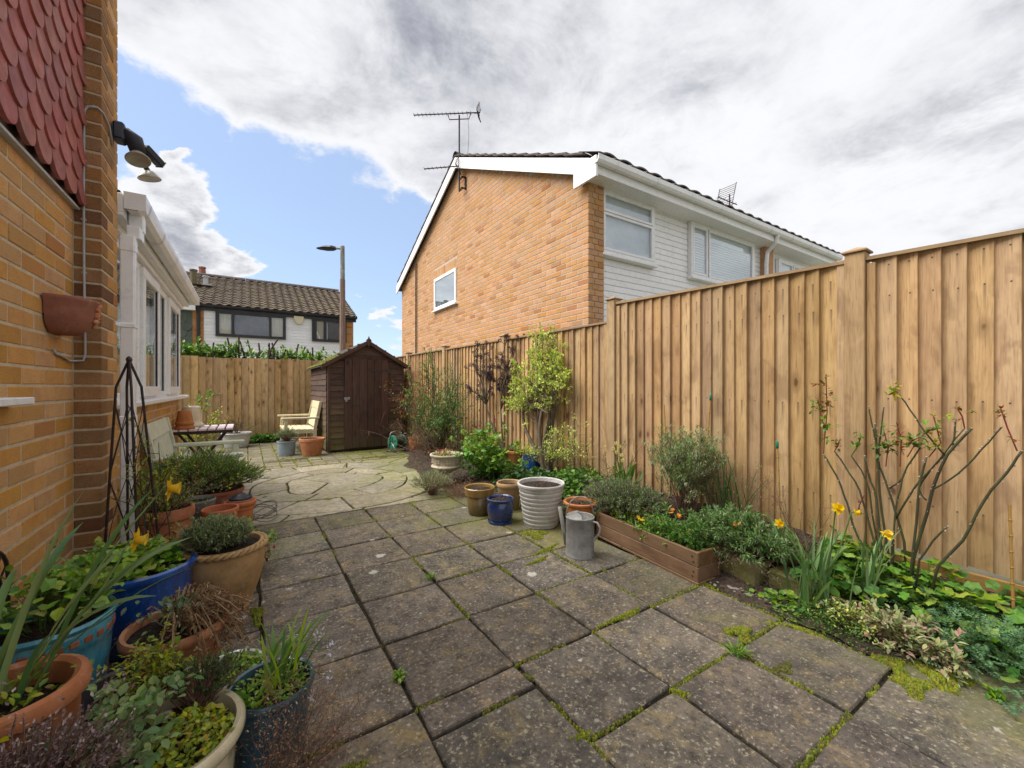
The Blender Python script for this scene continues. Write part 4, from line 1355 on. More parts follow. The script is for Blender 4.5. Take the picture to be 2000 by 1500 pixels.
# box end, soffit, fascia, gutter
npt(MB().bbox((3.612, 3.70, 3.80), (3.645, 4.12, 4.06), .003), 'box_end', 'pvc')
npt(MB().bbox((3.64, 3.765, 3.86), (10.9, 4.08, 3.875), .003), 'soffit', 'pvc')
npt(MB().bbox((3.64, 3.74, 3.855), (10.9, 3.764, 4.03), .003), 'fascia', 'pvc')
gm = MB(); gp2 = [(.0, 0), (0, -.07), (-.02, -.09), (-.07, -.09), (-.095, -.06), (-.10, 0), (-.092, 0), (-.085, -.055), (-.065, -.08), (-.02, -.08), (-.008, 0)]
n = len(gp2)
gm.v = [(x, 3.738 + y, 4.045 + z) for x in (3.60, 10.9) for y, z in gp2]
gm.f = [(k, (k + 1) % n, (k + 1) % n + n, k + n) for k in range(n)] + [tuple(range(n)), tuple(reversed(range(n, 2 * n)))]
gt = npt(gm, 'gutter', 'pvc')
for k in range(9):
    xx = 3.95 + .78 * k
    c_ = MB(); q = [(y * 1.04 - .001, z * 1.04 - .001) for y, z in gp2[:6]]
    c_.v = [(x, 3.738 + y, 4.045 + z) for x in (xx - .018, xx + .018) for y, z in q]
    c_.f = [(j, j + 1, j + 7, j + 6) for j in range(5)]
    c_.build('gutter_clip', 'pvc', gt)
npt(MB().tube([(8.12, 3.69, 3.96), (8.14, 3.72, 3.84), (8.20, 3.90, 3.72), (8.20, 3.92, 3.5), (8.20, 3.92, .2)], .036, 8), 'downpipe', 'pvc')

# aerials
def aerial(name, label, base, mast_h, booms, group=None):
    a = thing(name, label, 'TV aerial', base)
    MB().tube([(0, 0, 0), (0, 0, mast_h)], .017, 6).build('mast', 'alu_dark', a)
    for (z, ctr, d, L, n, el, reflect) in booms:
        d = Vector(d).normalized(); sd = Vector((-d.y, d.x, 0)).normalized()
        up = Vector((0, 0, 1))
        c0 = Vector((0, 0, z)) + Vector(ctr)
        b = MB().tube([c0 - d * L * .40, c0 + d * L * .60], .012, 5)
        b.build('boom', 'alu_dark', a)
        for k in range(n):
            p = c0 + d * (L * .59 - L * .85 * k / max(1, n - 1))
            MB().tube([p - sd * el, p + sd * el], .005, 4).build('element', 'alu_dark', a)
        if reflect:
            rf = MB(); p = c0 - d * L * .36
            for i in range(5):
                for sg in (-1, 1):
                    zz = sg * (.02 + .026 * i)
                    q = p - d * (.012 * i)
                    rf.tube([q - sd * .14 + up * zz, q + sd * .14 + up * zz], .0045, 4)
            for sg in (-1, 1):
                for ss in (-1, 1):
                    rf.tube([p + sd * .1 * ss, p - d * .06 + sd * .1 * ss + up * sg * .13], .006, 4)
            rf.build('reflector', 'alu_dark', a)
    return a
lf = Vector((-RX_, -RY_, 0)) + Vector((FX, FY, 0)) * .06
Ym, zt_ = at_x(897, 222, 3.62)
a1 = aerial('tv_aerial', 'tall pole aerial with two long booms bracketed to the brick gable below the ridge', (3.62, Ym, 5.15), 1.54,
            [(1.58, lf * .12, lf, 1.36, 15, .055, True), (.50, lf * .30, Vector((-RX_, -RY_, 0)) * 1 + Vector((FX, FY, 0)) * .15, .72, 8, .05, True)])
MB().tube([(0, 0, 1.46), lf.normalized() * -.20 + Vector((0, 0, 1.46)), lf.normalized() * -.23 + Vector((0, 0, 1.56))], .010, 5).tube([(0, 0, 1.46), lf.normalized() * .20 + Vector((0, 0, 1.46)), lf.normalized() * .23 + Vector((0, 0, 1.56))], .010, 5).build('cradle', 'alu_dark', a1)
MB().box((.02, -.03, .04), (.03, .16, .025)).box((.02, -.03, .26), (.03, .16, .025)).box((.09, -.10, .15), (.025, .025, .26)).box((.05, -.10, .04), (.09, .025, .025)).box((.05, -.10, .26), (.09, .025, .025)).build('wall_bracket', 'iron', a1)
pts = [Vector((0, 0, 1.55)) - lf.normalized() * .38]
for k in range(1, 9):
    q = k / 8
    pts.append(Vector((.05 * q, -.30 - .10 * math.sin(q * 3.1) * 1 + .05 * q, 1.55 - 1.0 * q)))
MB().tube(pts, .004, 4).build('lead', 'iron', a1)
a2 = aerial('tv_aerial', 'small grid aerial on the roof above the white cladding, near the neighbouring terrace', (9.76, 5.5, roofz(5.5)), .95,
            [(.78, (0, 0, 0), (-.80, .15, .10), .62, 4, .06, False)])
gr = MB()
for sg in (-1, 1):
    for k in range(6):
        q = .04 + .055 * k
        gr.tube([Vector((-.18 + sg * .0, -.22, .80)) + Vector((.16 * sg * q * 2, 0, sg * q)), Vector((-.18, .22, .80)) + Vector((.16 * sg * q * 2, 0, sg * q))], .006, 4)
    for yy in (-.2, .2):
        gr.tube([(-.18, yy, .80), (-.18 + .16 * sg * .7, yy, .80 + sg * .35)], .008, 4)
gr.build('grid_reflector', 'alu_dark', a2)

# ================================================================ FAR HOUSE
FYY = 19.0
FL = Vector((1.0, FYY, 0))
fh = thing('far_house', 'distant white-clad house with mossy brown tiled roof behind the back fence', 'house', FL)
fpt = lambda mb, name, mat, parent=fh, **k: mb.build(name, mat, parent, loc=-FL, **k)
fx_ = lambda px, Y=FYY: ratio(px) * Y
XR = fx_(690); XL = -7.0
ez = at_y(560, 611, FYY)[1]
rz_ = at_y(560, 557, FYY + 3.9)[1]
fpt(MB().box(((XL + XR) / 2, FYY + 3.9, ez / 2), (XR - XL, 7.75, ez)), 'wall', 'brick_far')
fpt(MB().add([(XR - .01, FYY + .05, ez), (XR - .01, FYY + 7.75, ez), (XR - .01, FYY + 3.9, rz_ - .1)], [(0, 1, 2)]), 'gable', 'brick_far')
cl = MB(); L = fx_(671) - fx_(398)
pr = [(0, 0), (-.02, 0), (-.006, .118), (0, .12)]
cl.v = [(x, y, z) for x in (0, L) for y, z in pr]; n = 4
cl.f = [(k, k + n, (k + 1) % n + n, (k + 1) % n) for k in range(n)] + [tuple(range(n)), tuple(reversed(range(n, 2 * n)))]
clm = cl.mesh('cladding_board', 'clad_far')
z = 1.6
while z < ez - .14:
    link('cladding_board', clm, fh, Vector((fx_(398), FYY + .02, z)) - FL)
    z += .12
fpt(MB().box(((fx_(398) + fx_(671)) / 2, FYY + .045, ez / 2), (L, .06, ez - .02)), 'cladding_backing', 'clad_far')
# brick piers with real courses
mo2 = MB()
for (a, b) in ((fx_(376), fx_(398)), (fx_(671), XR)):
    c = 0; z = 1.6
    while z < ez - .1:
        x = a; k = 0
        while x < b - .02:
            Lb = .215 if (c % 2 == 0 or k) else .1025
            x1 = min(b, x + Lb)
            mo2.box(((x + x1) / 2, FYY + .0, z + .033), (x1 - x, .03, .066))
            x = x1 + .01; k += 1
        z += .075; c += 1
fpt(mo2, 'pier_bricks', 'brick_far', stuff=True)
fpt(MB().box(((fx_(376) + fx_(398)) / 2, FYY + .02, ez / 2), (fx_(398) - fx_(376), .04, ez)).box(((fx_(671) + XR) / 2, FYY + .02, ez / 2), (XR - fx_(671), .04, ez)), 'pier_mortar', 'mortar_grey')
# green hung tiles at the left
hx = MB(); w_ = .34
hp_ = [(-w_ / 2, .13), (-w_ / 4, 0), (w_ / 4, 0), (w_ / 2, .13), (w_ / 2, .40), (-w_ / 2, .40)]
hx.v = [(x, y, z) for y in (-.03, 0) for x, z in hp_]
hx.f = [tuple(range(6)), tuple(reversed(range(6, 12)))] + [(k, k + 6, (k + 1) % 6 + 6, (k + 1) % 6) for k in range(6)]
hxm = hx.mesh('hung_tile', 'green_tile')
fpt(MB().box((fx_(376) - 1.0, FYY + .03, ez / 2 - .1), (2.0, .06, ez - .2)), 'tile_backing', 'green_tile')
for r in range(8):
    for k in range(6):
        x = fx_(376) - .17 - k * .34 - (.17 if r % 2 else 0)
        link('hung_tile', hxm, fh, Vector((x, FYY - .005, 1.7 + r * .26)) - FL, rot=(-.06, 0, 0))
fpt(MB().box((fx_(376) - 1.0, FYY - .1, ez - .12), (2.2, .25, .2)), 'white_soffit', 'pvc')
fpt(MB().bbox((fx_(376) - .1, FYY - .10, ez - .17), (XR + .1, FYY - .02, ez + .02), .004), 'fascia', 'pvc_dark')
fpt(MB().tube([(fx_(376) - .3, FYY - .19, ez + .0), (XR + .12, FYY - .19, ez + .0)], .06, 8), 'gutter', 'pvc_dark')
fpt(MB().tube([(fx_(388), FYY - .14, ez - .05), (fx_(388), FYY - .06, ez - .3), (fx_(388), FYY - .06, .1)], .055, 8), 'downpipe', 'pvc_dark')
def fwin(pl, pr_, zt, zb, panes):
    x0, x1 = fx_(pl), fx_(pr_)
    fw = .10
    f = MB().bbox((x0, FYY - .09, zb), (x1, FYY + .01, zb + fw), .006).bbox((x0, FYY - .09, zt - fw), (x1, FYY + .01, zt), .006).bbox((x0, FYY - .088, zb + fw), (x0 + fw, FYY + .008, zt - fw), .006).bbox((x1 - fw, FYY - .088, zb + fw), (x1, FYY + .008, zt - fw), .006)
    wo = f.build('window', 'pvc_dark', fh, loc=-FL)
    for (a, b, cur) in panes:
        xa, xb = fx_(a), fx_(b)
        MB().box(((xa + xb) / 2, FYY - .04, (zb + zt) / 2), (xb - xa, .01, zt - zb - .16)).build('pane', 'glass_far', wo)
        MB().box(((xa + xb) / 2, FYY - .004, (zb + zt) / 2), (xb - xa, .004, zt - zb - .16)).build('backing', 'dark_room', wo)
        if cur:
            c_ = MB(); k = 0; x = xa + .05
            while x < xb - .05:
                c_.box((x, FYY - .015 + .006 * math.sin(k * 1.7), (zb + zt) / 2), (.05, .006, zt - zb - .2)); x += .046; k += 1
            c_.build('curtain', 'curtain', wo)
            fm_ = MB()
            for (p, q) in ((xa - .05, xa + .04), (xb - .04, xb + .05)):
                fm_.bbox((p, FYY - .10, zb + .07), (q, FYY - .02, zt - .07), .006)
            fm_.build('frame', 'pvc_dark', wo)
    return wo
zt1 = at_y(490, 612, FYY)[1]; zb1 = at_y(490, 660, FYY)[1]
fwin(421, 558, zt1, zb1, [(426, 455, True), (459, 524, False), (528, 555, True)])
zt2 = at_y(640, 624, FYY)[1]; zb2 = at_y(640, 668, FYY)[1]
fwin(609, 676, zt2, zb2, [(616, 635, True), (640, 673, False)])
ax, az = at_y(583, 626, FYY)
al = MB(); pts = [(-.17, .15), (.17, .15), (.18, .05), (.10, -.13), (0, -.17), (-.10, -.13), (-.18, .05)]
al.v = [(x, y, z) for y in (-.14, 0) for x, z in pts]
al.f = [tuple(range(7)), tuple(reversed(range(7, 14)))] + [(k, k + 7, (k + 1) % 7 + 7, (k + 1) % 7) for k in range(7)]
al.build('alarm_box', 'alarm', fh, loc=Vector((ax, FYY - .02, az)) - FL)
# tiled roof
slf = Vector((0, 3.9 + .25, rz_ - (ez + .02)))
SLn = slf.length; sd = slf.normalized()
pt = MB(); cols = [(0, .0), (.055, -.008), (.11, .0), (.16, .034), (.215, .046), (.27, .032), (.305, .004)]
for (q, lift) in ((0, .040), (.30, 0.0)):
    for x, b in cols:
        pt.v.append((x, q, b + lift))
for x, b in cols:
    pt.v.append((x, 0, b))
n = len(cols)
pt.f = [(k, k + 1, k + 1 + n, k + n) for k in range(n - 1)] + [(k, k + 2 * n, k + 1 + 2 * n, k + 1) for k in range(n - 1)]
ptm = pt.mesh('roof_tile', 'roof_tile')
tilt = math.atan2(sd.z, sd.y)
rest = MB(); cnt = 0
rows = int(SLn / .255)
base = Vector((0, FYY - .25, ez + .02))
rotm = Matrix.Rotation(tilt, 4, 'X')
for r in range(rows):
    k = 0; x = XR + .1 - .30
    while x > XL:
        p = base + sd * (r * .255) + Vector((x, 0, 0))
        vis = p.x > -2.3 - .02 * r
        if vis and cnt < 300:
            link('roof_tile', ptm, fh, p - FL + Vector((R.uniform(-.004, .004), 0, R.uniform(-.004, .006))), rot=(tilt + R.uniform(-.012, .012), R.uniform(-.012, .012), 0)); cnt += 1
        else:
            rest.add(pt.v, pt.f, Matrix.Translation(p + Vector((0, 0, R.uniform(-.004, .006)))) @ rotm)
        x -= .300
fpt(rest, 'upper_roof_tiles', 'roof_tile', stuff=True)
mb = MB(); a_ = base + Vector((0, 0, -.04)); b_ = base + slf + Vector((0, 0, -.04))
c_ = Vector((0, FYY + 8.05, ez - .02))
mb.v = [(x, p.y, p.z) for x in (XL, XR + .08) for p in (a_, b_, c_)]
mb.f = [(0, 3, 4, 1), (1, 4, 5, 2)]
fpt(mb, 'roof', 'roof_dark')
rt2 = MB().lathe([(.13, 0), (.13, .44)], 8, a0=0, a1=math.pi).mesh('ridge_tile', 'roof_dark')
for k in range(22):
    link('ridge_tile', rt2, fh, Vector((XR + .08 - .45 * (k + 1), FYY + 3.9, rz_ - .03)) - FL, rot=(math.pi / 2, 0, math.pi / 2))
for (px, py, h_, wd, mt, pyb) in ((378, 534, .55, .22, 'stone', 556), (402, 547, .34, .17, 'lead', 558)):
    Yv = FYY + 2.0
    X_, z0 = at_y(px, pyb, Yv)
    v_ = MB().lathe([(wd / 2, 0), (wd / 2, h_), (wd / 2 + .03, h_), (wd / 2 + .03, h_ + .06), (0, h_ + .07)], 10)
    v_.box((0, .0, .03), (wd * 2.4, wd * 1.6, .05))
    v_.build('roof_vent', mt, fh, loc=Vector((X_, Yv, z0)) - FL)
X_, z_ = at_y(395, 540, FYY + 4.2)
MB().lathe([(.17, 0), (.12, .5), (.15, .52), (.13, .58)], 10).build('chimney_pot', 'terra_wall', fh, loc=Vector((X_, FYY + 4.2, z_ - .15)) - FL)

# ================================================================ STREET LAMP
LY = 13.5
lx, ltz = at_y(669, 480, LY)
lp = thing('street_lamp', 'street lamp with brown concrete column and grey steel top rising behind the shed', 'street lamp', (lx, LY, 0))
zj = at_y(669, 546, LY)[1]
MB().tube([(0, 0, 0), (0, 0, zj)], [.10, .078], 8).build('column', 'concrete_post', lp)
MB().tube([(0, 0, zj), (0, 0, ltz - .02), (0, 0, ltz)], [.072, .064, .05], 10).build('sleeve', 'galv', lp)
ld = Vector((-RX_, -RY_, 0))
MB().tube([(0, 0, ltz - .09), ld * .24 + Vector((0, 0, ltz - .07))], .04, 8).build('bracket', 'galv', lp)
lh = MB()
pr = [(0, .05, .05), (.12, .15, .07), (.32, .18, .06), (.55, .10, .02), (.60, .04, .0)]
up = Vector((0, 0, 1)); sdv = Vector((FX, FY, 0))
for (q, wd, hh) in pr:
    c0 = ld * (.20 + q) + Vector((0, 0, ltz - .085))
    for (a, b) in ((-1, 0), (-.6, 1), (.6, 1), (1, 0), (.7, -.6), (-.7, -.6)):
        lh.v.append(tuple(c0 + sdv * wd * a + up * hh * b))
for i in range(len(pr) - 1):
    for k in range(6):
        a = i * 6 + k; b = i * 6 + (k + 1) % 6
        lh.f.append((a, b, b + 6, a + 6))
lh.f += [tuple(range(6)), tuple(range(24, 30))]
lh.build('lantern', 'plastic_dark', lp)

# ================================================================ PLANT AND POT BUILDERS
def shape(kind):
    if kind == 'oval':
        return ([(0, 0, 0), (.34, .28, .07), (.36, .62, .05), (0, 1, -.08), (-.36, .62, .05), (-.34, .28, .07), (0, .5, 0)],
                [(0, 1, 6), (1, 2, 6), (2, 3, 6), (3, 4, 6), (4, 5, 6), (5, 0, 6)])
    if kind == 'lance':
        return ([(0, 0, 0), (.5, .4, .08), (0, 1, -.1), (-.5, .4, .08), (0, .45, 0)], [(0, 1, 4), (1, 2, 4), (2, 3, 4), (3, 0, 4)])
    if kind == 'needle':
        return ([(0, 0, 0), (.5, .45, 0), (0, 1, .0), (-.5, .45, 0)], [(0, 1, 2, 3)])
    if kind == 'lobed':
        vs = [(0, .42, .0)]; k = 0
        n = 15
        for i in range(n):
            a = math.pi * 1.5 + 2 * math.pi * (i + .5) / n
            r = .56 if i % 3 == 1 else (.47 if i % 3 == 0 else .49)
            if i in (0, n - 1):
                r = .34
            vs.append((r * math.cos(a) * 1.05, .44 + r * math.sin(a), .06 * math.cos(a * 3) + .03))
        return vs, [(0, 1 + i, 1 + (i + 1) % n) for i in range(n)]
    if kind == 'frond':        # pinnate divided leaf
        vs = []; fs = []
        for k in range(5):
            y = .15 + .17 * k; w_ = .42 * (1 - .13 * k)
            for sg in (-1, 1):
                o = len(vs)
                vs += [(0, y, 0), (sg * w_ * .55, y + .02, .05), (sg * w_, y + .17, .0), (sg * w_ * .4, y + .15, .03)]
                fs.append((o, o + 1, o + 2, o + 3) if sg > 0 else (o + 3, o + 2, o + 1, o))
        o = len(vs)
        vs += [(-.07, .8, 0), (.07, .8, 0), (0, 1.05, -.04)]; fs.append((o, o + 1, o + 2))
        return vs, fs
    return None
SH = {k: shape(k) for k in ('oval', 'lance', 'needle', 'lobed', 'frond')}


def rv(s=1.0):
    return Vector((R.gauss(0, 1), R.gauss(0, 1), R.gauss(0, 1))).normalized() * s


def put_leaf(mb, kind, p, d, L, W, up=None):
    d = Vector(d); d = d.normalized() if d.length > 1e-6 else Vector((0, 0, 1))
    up = (Vector(up) if up is not None else Vector((0, 0, 1))) + rv(.25)
    x = d.cross(up)
    if x.length < 1e-4:
        x = d.orthogonal()
    x.normalize(); z = x.cross(d)
    vs, fs = SH[kind]
    o = len(mb.v)
    for (a, b, c) in vs:
        mb.v.append((p[0] + x.x * a * W + d.x * b * L + z.x * c * L, p[1] + x.y * a * W + d.y * b * L + z.y * c * L, p[2] + x.z * a * W + d.z * b * L + z.z * c * L))
    mb.f.extend([tuple(i + o for i in f) for f in fs])


def wobble(a, b, n=6, amp=.05, sag=0.0):
    a = Vector(a); b = Vector(b); L = (b - a).length
    o1, o2 = rv(amp * L), rv(amp * L)
    out = []
    for k in range(n + 1):
        q = k / n
        p = a.lerp(b, q) + o1 * math.sin(q * math.pi) + o2 * math.sin(q * 2 * math.pi) * .5
        p.z -= sag * L * q * q
        out.append(p)
    return out


def along(path, q):
    f = q * (len(path) - 1); i = min(int(f), len(path) - 2)
    return path[i].lerp(path[i + 1], f - i), (path[i + 1] - path[i]).normalized()


def bush(parent, stems, sm, lm, kind='oval', L=.03, W=.016, nb=5, bl=.3, per=10, start=.35, r=.006, n2=0, spread=.7, sn=5, upleaf=.5, fname='foliage', tuft=0, lift=.25, seg=6, jit=.02, wob=.07):
    """stems: list of (base, tip); side branches and leaves follow"""
    sb, lb = MB(), MB()
    def leaves(path, cnt, st):
        for k in range(cnt):
            q = st + (1 - st) * (k + R.random()) / cnt
            p, t = along(path, min(q, .999))
            d = (t * .6 + rv(.9) + Vector((0, 0, lift))).normalized()
            s = R.uniform(.65, 1.2)
            put_leaf(lb, kind, p + rv(jit), d, L * s, W * s)
        for k in range(tuft):
            put_leaf(lb, kind, path[-1] + rv(jit * .6), (path[-1] - path[-2]).normalized() + rv(.8), L * R.uniform(.7, 1.2), W)
    for (a, b) in stems:
        path = wobble(a, b, seg, wob)
        ln = (Vector(b) - Vector(a)).length
        sb.tube(path, [r * (1 - .7 * k / seg) for k in range(seg + 1)], sn, False)
        leaves(path, int(per * .8), max(start, .5))
        for k in range(nb):
            q = start + (1 - start) * (k + R.random()) / nb
            p, t = along(path, min(q, .99))
            d = (t * (1 - spread) + rv(spread) + Vector((0, 0, .25))).normalized()
            pth = wobble(p, p + d * bl * R.uniform(.6, 1.2), 4, .1)
            sb.tube(pth, [r * .45 * (1 - .6 * j / 4) for j in range(5)], 4, False)
            leaves(pth, per, .15)
            for j in range(n2):
                p2, t2 = along(pth, R.uniform(.3, .95))
                d2 = (t2 * .5 + rv(.7) + Vector((0, 0, .2))).normalized()
                pt2 = wobble(p2, p2 + d2 * bl * .45 * R.uniform(.5, 1.2), 3, .1)
                sb.tube(pt2, [r * .22, r * .2, r * .15, r * .12], 3, False)
                leaves(pt2, max(2, int(per * .6)), .1)
    if sm:
        sb.build('stems', sm, parent)
    if lb.v:
        lb.build(fname, lm, parent, stuff=True)


def sprigs(parent, c, rad_, n, sl, lm, kind='needle', L=.018, W=.004, per=14, base=None, sm='twig', up=.6, fname='foliage', lower=-.3, tr=.0022, core=.5, lat=None):
    """mound of leafy shoots growing outward from a crown"""
    lb, sb = MB(), MB()
    c = Vector(c); base = Vector(base) if base is not None else c - Vector((0, 0, rad_[2]))
    for _ in range(n):
        u = rv()
        if u.z < lower:
            u.z = -u.z * .5
        q = R.uniform(core, 1.0)
        p = c + Vector((u.x * rad_[0] * q, u.y * rad_[1] * q, u.z * rad_[2] * q))
        d = (Vector((u.x, u.y, u.z * .7)) + Vector((0, 0, up)) + rv(.3)).normalized()
        s = sl * R.uniform(.6, 1.3)
        pth = wobble(p, p + d * s, 3, .06)
        if R.random() < .5:
            sb.tube(wobble(base + rv(.02), p, 4, .05), [tr * 1.6, tr * 1.4, tr * 1.2, tr, tr], 3, False)
        sb.tube(pth, [tr, tr * .8, tr * .7, tr * .5], 3, False)
        for k in range(per):
            a, t = along(pth, min(.99, (k + R.random()) / per))
            put_leaf(lb, kind, a, t * .75 + rv(.75), L * R.uniform(.7, 1.2), W)
        put_leaf(lb, kind, pth[-1], d, L, W)
    sb.build('stems', sm, parent, stuff=True)
    lb.build(fname, lm, parent, stuff=True)


def leaf_parts(parent, pts, lm, kind='lobed', L=.05, W=.05, name='leaf', pet=True, base=None, tilt=.5, pm='stem_green'):
    """each leaf an object of its own, on a petiole"""
    vs, fs = SH[kind]
    mes = []
    for k in range(3):
        mb = MB(); mb.add([(x * W + R.gauss(0, .002), y * L, z * L + R.gauss(0, .003)) for x, y, z in vs], fs)
        mes.append(mb.mesh('leaf', lm))
    sb = MB()
    for p in pts:
        p = Vector(p)
        a = R.uniform(0, 6.3)
        o = link(name, R.choice(mes), parent, p)
        o.rotation_euler = (R.gauss(0, tilt * .7) - .1, R.gauss(0, tilt * .5), a)
        s = R.uniform(.65, 1.2); o.scale = (s, s, s)
        if pet and base is not None:
            b = Vector(base) + Vector(((p.x - base[0]) * .35, (p.y - base[1]) * .35, 0)) + rv(.01)
            sb.tube(wobble(b, p, 3, .08), .0012, 3, False)
    if sb.v:
        sb.build('leaf_stalks', pm, parent, stuff=True)


def blade(L, w_, lean, droop, twist=0.0, n=9, tip=.25):
    """strap leaf in the local xz plane, leaning to +x"""
    mb = MB(); x = z = 0.0; a = lean
    for k in range(n + 1):
        q = k / n
        ww = w_ * (1 - max(0, (q - (1 - tip)) / tip) ** 1.6) * (.75 + .25 * min(1, q * 4))
        t = twist * q
        c, s = math.cos(t), math.sin(t)
        mb.v += [(x - s * ww * .5 * 0, -ww / 2 * c, z - ww / 2 * s), (x + ww * .10, 0, z - ww * .10), (x, ww / 2 * c, z + ww / 2 * s)]
        ang = a + droop * q * q
        x += math.sin(ang) * L / n; z += math.cos(ang) * L / n
    for k in range(n):
        o = k * 3
        mb.f += [(o, o + 1, o + 4, o + 3), (o + 1, o + 2, o + 5, o + 4)]
    return mb


def strap_leaves(parent, n, L, w_, spread=.25, droop=.9, lm='leaf_blade', rbase=.03, lean0=.02, name='leaf', Lv=.3, twist=.5, z=0.0):
    for k in range(n):
        l = L * R.uniform(1 - Lv, 1 + Lv * .5)
        m = blade(l, w_ * R.uniform(.75, 1.2), lean0 + abs(R.gauss(0, spread)), droop * R.uniform(.1, 1.3), R.gauss(0, twist))
        o = link(name, m.mesh('leaf', lm, True), parent)
        a = R.uniform(0, 6.3)
        o.location = (R.gauss(0, rbase), R.gauss(0, rbase), z)
        o.rotation_euler = (0, 0, a)


def daffodil_flower(parent, base, tip, face, sz=.035, pm='petal_yellow', tm='petal_yellow', stem='stem_green', nod=True):
    base, tip, face = Vector(base), Vector(tip), Vector(face).normalized()
    fl = link('flower', MB().tube(wobble(base, tip, 6, .03) + [tip + face * .012 + Vector((0, 0, .006))], .0032, 6, False).mesh('flower_stalk', stem, True), parent)
    q = face.to_track_quat('Z', 'Y')
    pe = MB()
    for k in range(6):
        a = math.pi * k / 3 + .2
        v = Vector((math.cos(a), math.sin(a), .12))
        put_leaf(pe, 'oval', (0, 0, 0), v, sz, sz * .8, up=(0, 0, 1))
    po = pe.build('petals', pm, fl); po.location = tip + face * .016; po.rotation_mode = 'QUATERNION'; po.rotation_quaternion = q
    tr_ = MB().lathe([(.004, 0), (sz * .28, .004), (sz * .30, sz * .45), (sz * .48, sz * .75), (sz * .40, sz * .66), (sz * .22, sz * .3), (0, .004)], 12, fn=lambda r, z, a: r * (1 + (.12 * math.sin(a * 7) if z > sz * .6 else 0)))
    to = tr_.build('trumpet', tm, fl, True); to.location = tip + face * .016; to.rotation_mode = 'QUATERNION'; to.rotation_quaternion = q
    return fl


def std(r0, r1, h, lip=.010, lh=.032, th=.012):
    return [(0, .0), (r0 - .004, 0), (r0, .004), (r1 - lip, h - lh), (r1 - .002, h - lh + .002), (r1, h - lh + .006), (r1, h - .006), (r1 - .003, h - .001), (r1 - th * .5, h), (r1 - th, h - .003), (r1 - th - .002, h - .012), ((r0 + r1) * .48 - th, h * .45)]


def pot(name, label, cat, loc, prof, mat, soil=None, n=36, group=None, wob=0.0, fn=None, smooth=True, rz=0.0, part='pot_body'):
    t = thing(name, label, cat, loc, rz, group)
    me = MB().lathe(prof, n, wob=wob, fn=fn).mesh(part, mat, smooth)
    if smooth and hasattr(me, 'set_sharp_from_angle'):
        me.set_sharp_from_angle(angle=rad(42))
    t_body = link(part, me, t)
    if soil:
        MB().disc(soil[0], soil[1], 20, dome=soil[2] if len(soil) > 2 else .01, rough=.006, rings=4).build('soil', 'soil_pot', t)
    return t

# ================================================================ LEFT-HAND POTS
# cobalt pot of geum
h = .365
t = pot('potted_plant', 'large cobalt blue glazed pot crowded with fresh lobed green leaves', 'potted plant', (-.43, 2.60, 0),
        [(0, 0), (.15, 0), (.165, .01), (.195, .12), (.205, .22), (.205, .31), (.207, .325), (.222, .330), (.229, .343), (.226, .358), (.214, h), (.200, .358), (.194, .335), (.190, .2)], 'cobalt', (.195, .325, .02), 44)
pts = []
for _ in range(150):
    a = R.uniform(0, 6.3); q = math.sqrt(R.random())
    x, y = .235 * q * math.cos(a) - .035, .235 * q * math.sin(a)
    if x > .10 and abs(y) < .13:
        continue
    pts.append((x, y, h - .01 + .085 * (1 - q * q) + R.uniform(-.02, .025)))
leaf_parts(t, pts, 'leaf_lifted', 'lobed', .062, .062, base=(0, 0, .33))
f_ = MB()
for _ in range(260):
    a = R.uniform(0, 6.3); q = math.sqrt(R.random()) * .2
    put_leaf(f_, 'lobed', (q * math.cos(a) - .03, q * math.sin(a), h - .02 + R.uniform(-.01, .05)), rv() + Vector((0, 0, .3)), .035, .035)
f_.build('small_leaves', 'leaf_bright', t, stuff=True)

# turquoise pot with studded band
h = .42
t = pot('potted_plant', 'turquoise glazed pot with a brown studded band and bright green leaves by the wall', 'potted plant', (-.556, 2.02, 0),
        [(0, 0), (.10, 0), (.112, .008), (.138, .16), (.150, .30), (.152, .335), (.156, .34), (.156, .385), (.153, .392), (.164, .400), (.167, .41), (.162, h), (.150, .417), (.146, .40), (.142, .3)], 'turq', (.146, .375, .02), 40)
mb = MB()
for k in range(26):
    a = 2 * math.pi * k / 26
    c_, s_ = math.cos(a), math.sin(a)
    M4 = Matrix.Translation((.1545 * c_, .1545 * s_, .363)) @ Matrix.Rotation(a, 4, 'Z')
    mb.bbox((-.003, -.013, -.011), (.004, .013, .011), .003, M4)
mb.build('studded_band', 'terra_wall', t)
pts = []
for _ in range(130):
    a = R.uniform(0, 6.3); q = math.sqrt(R.random())
    if R.random() < .55:
        a = R.gauss(1.1, .7)
    pts.append((.17 * q * math.cos(a), .19 * q * math.sin(a) + .02, h - .01 + .10 * (1 - q * q) + R.uniform(-.02, .05)))
leaf_parts(t, pts, 'leaf_lifted', 'oval', .045, .05, base=(0, 0, .38))
bush(t, [((R.gauss(0, .05), R.gauss(.02, .05), .38), (R.gauss(0, .12), R.gauss(.05, .12), .53)) for _ in range(14)], 'stem_green', 'leaf_bright', 'oval', .03, .028, 3, .07, 7, .2, .002)

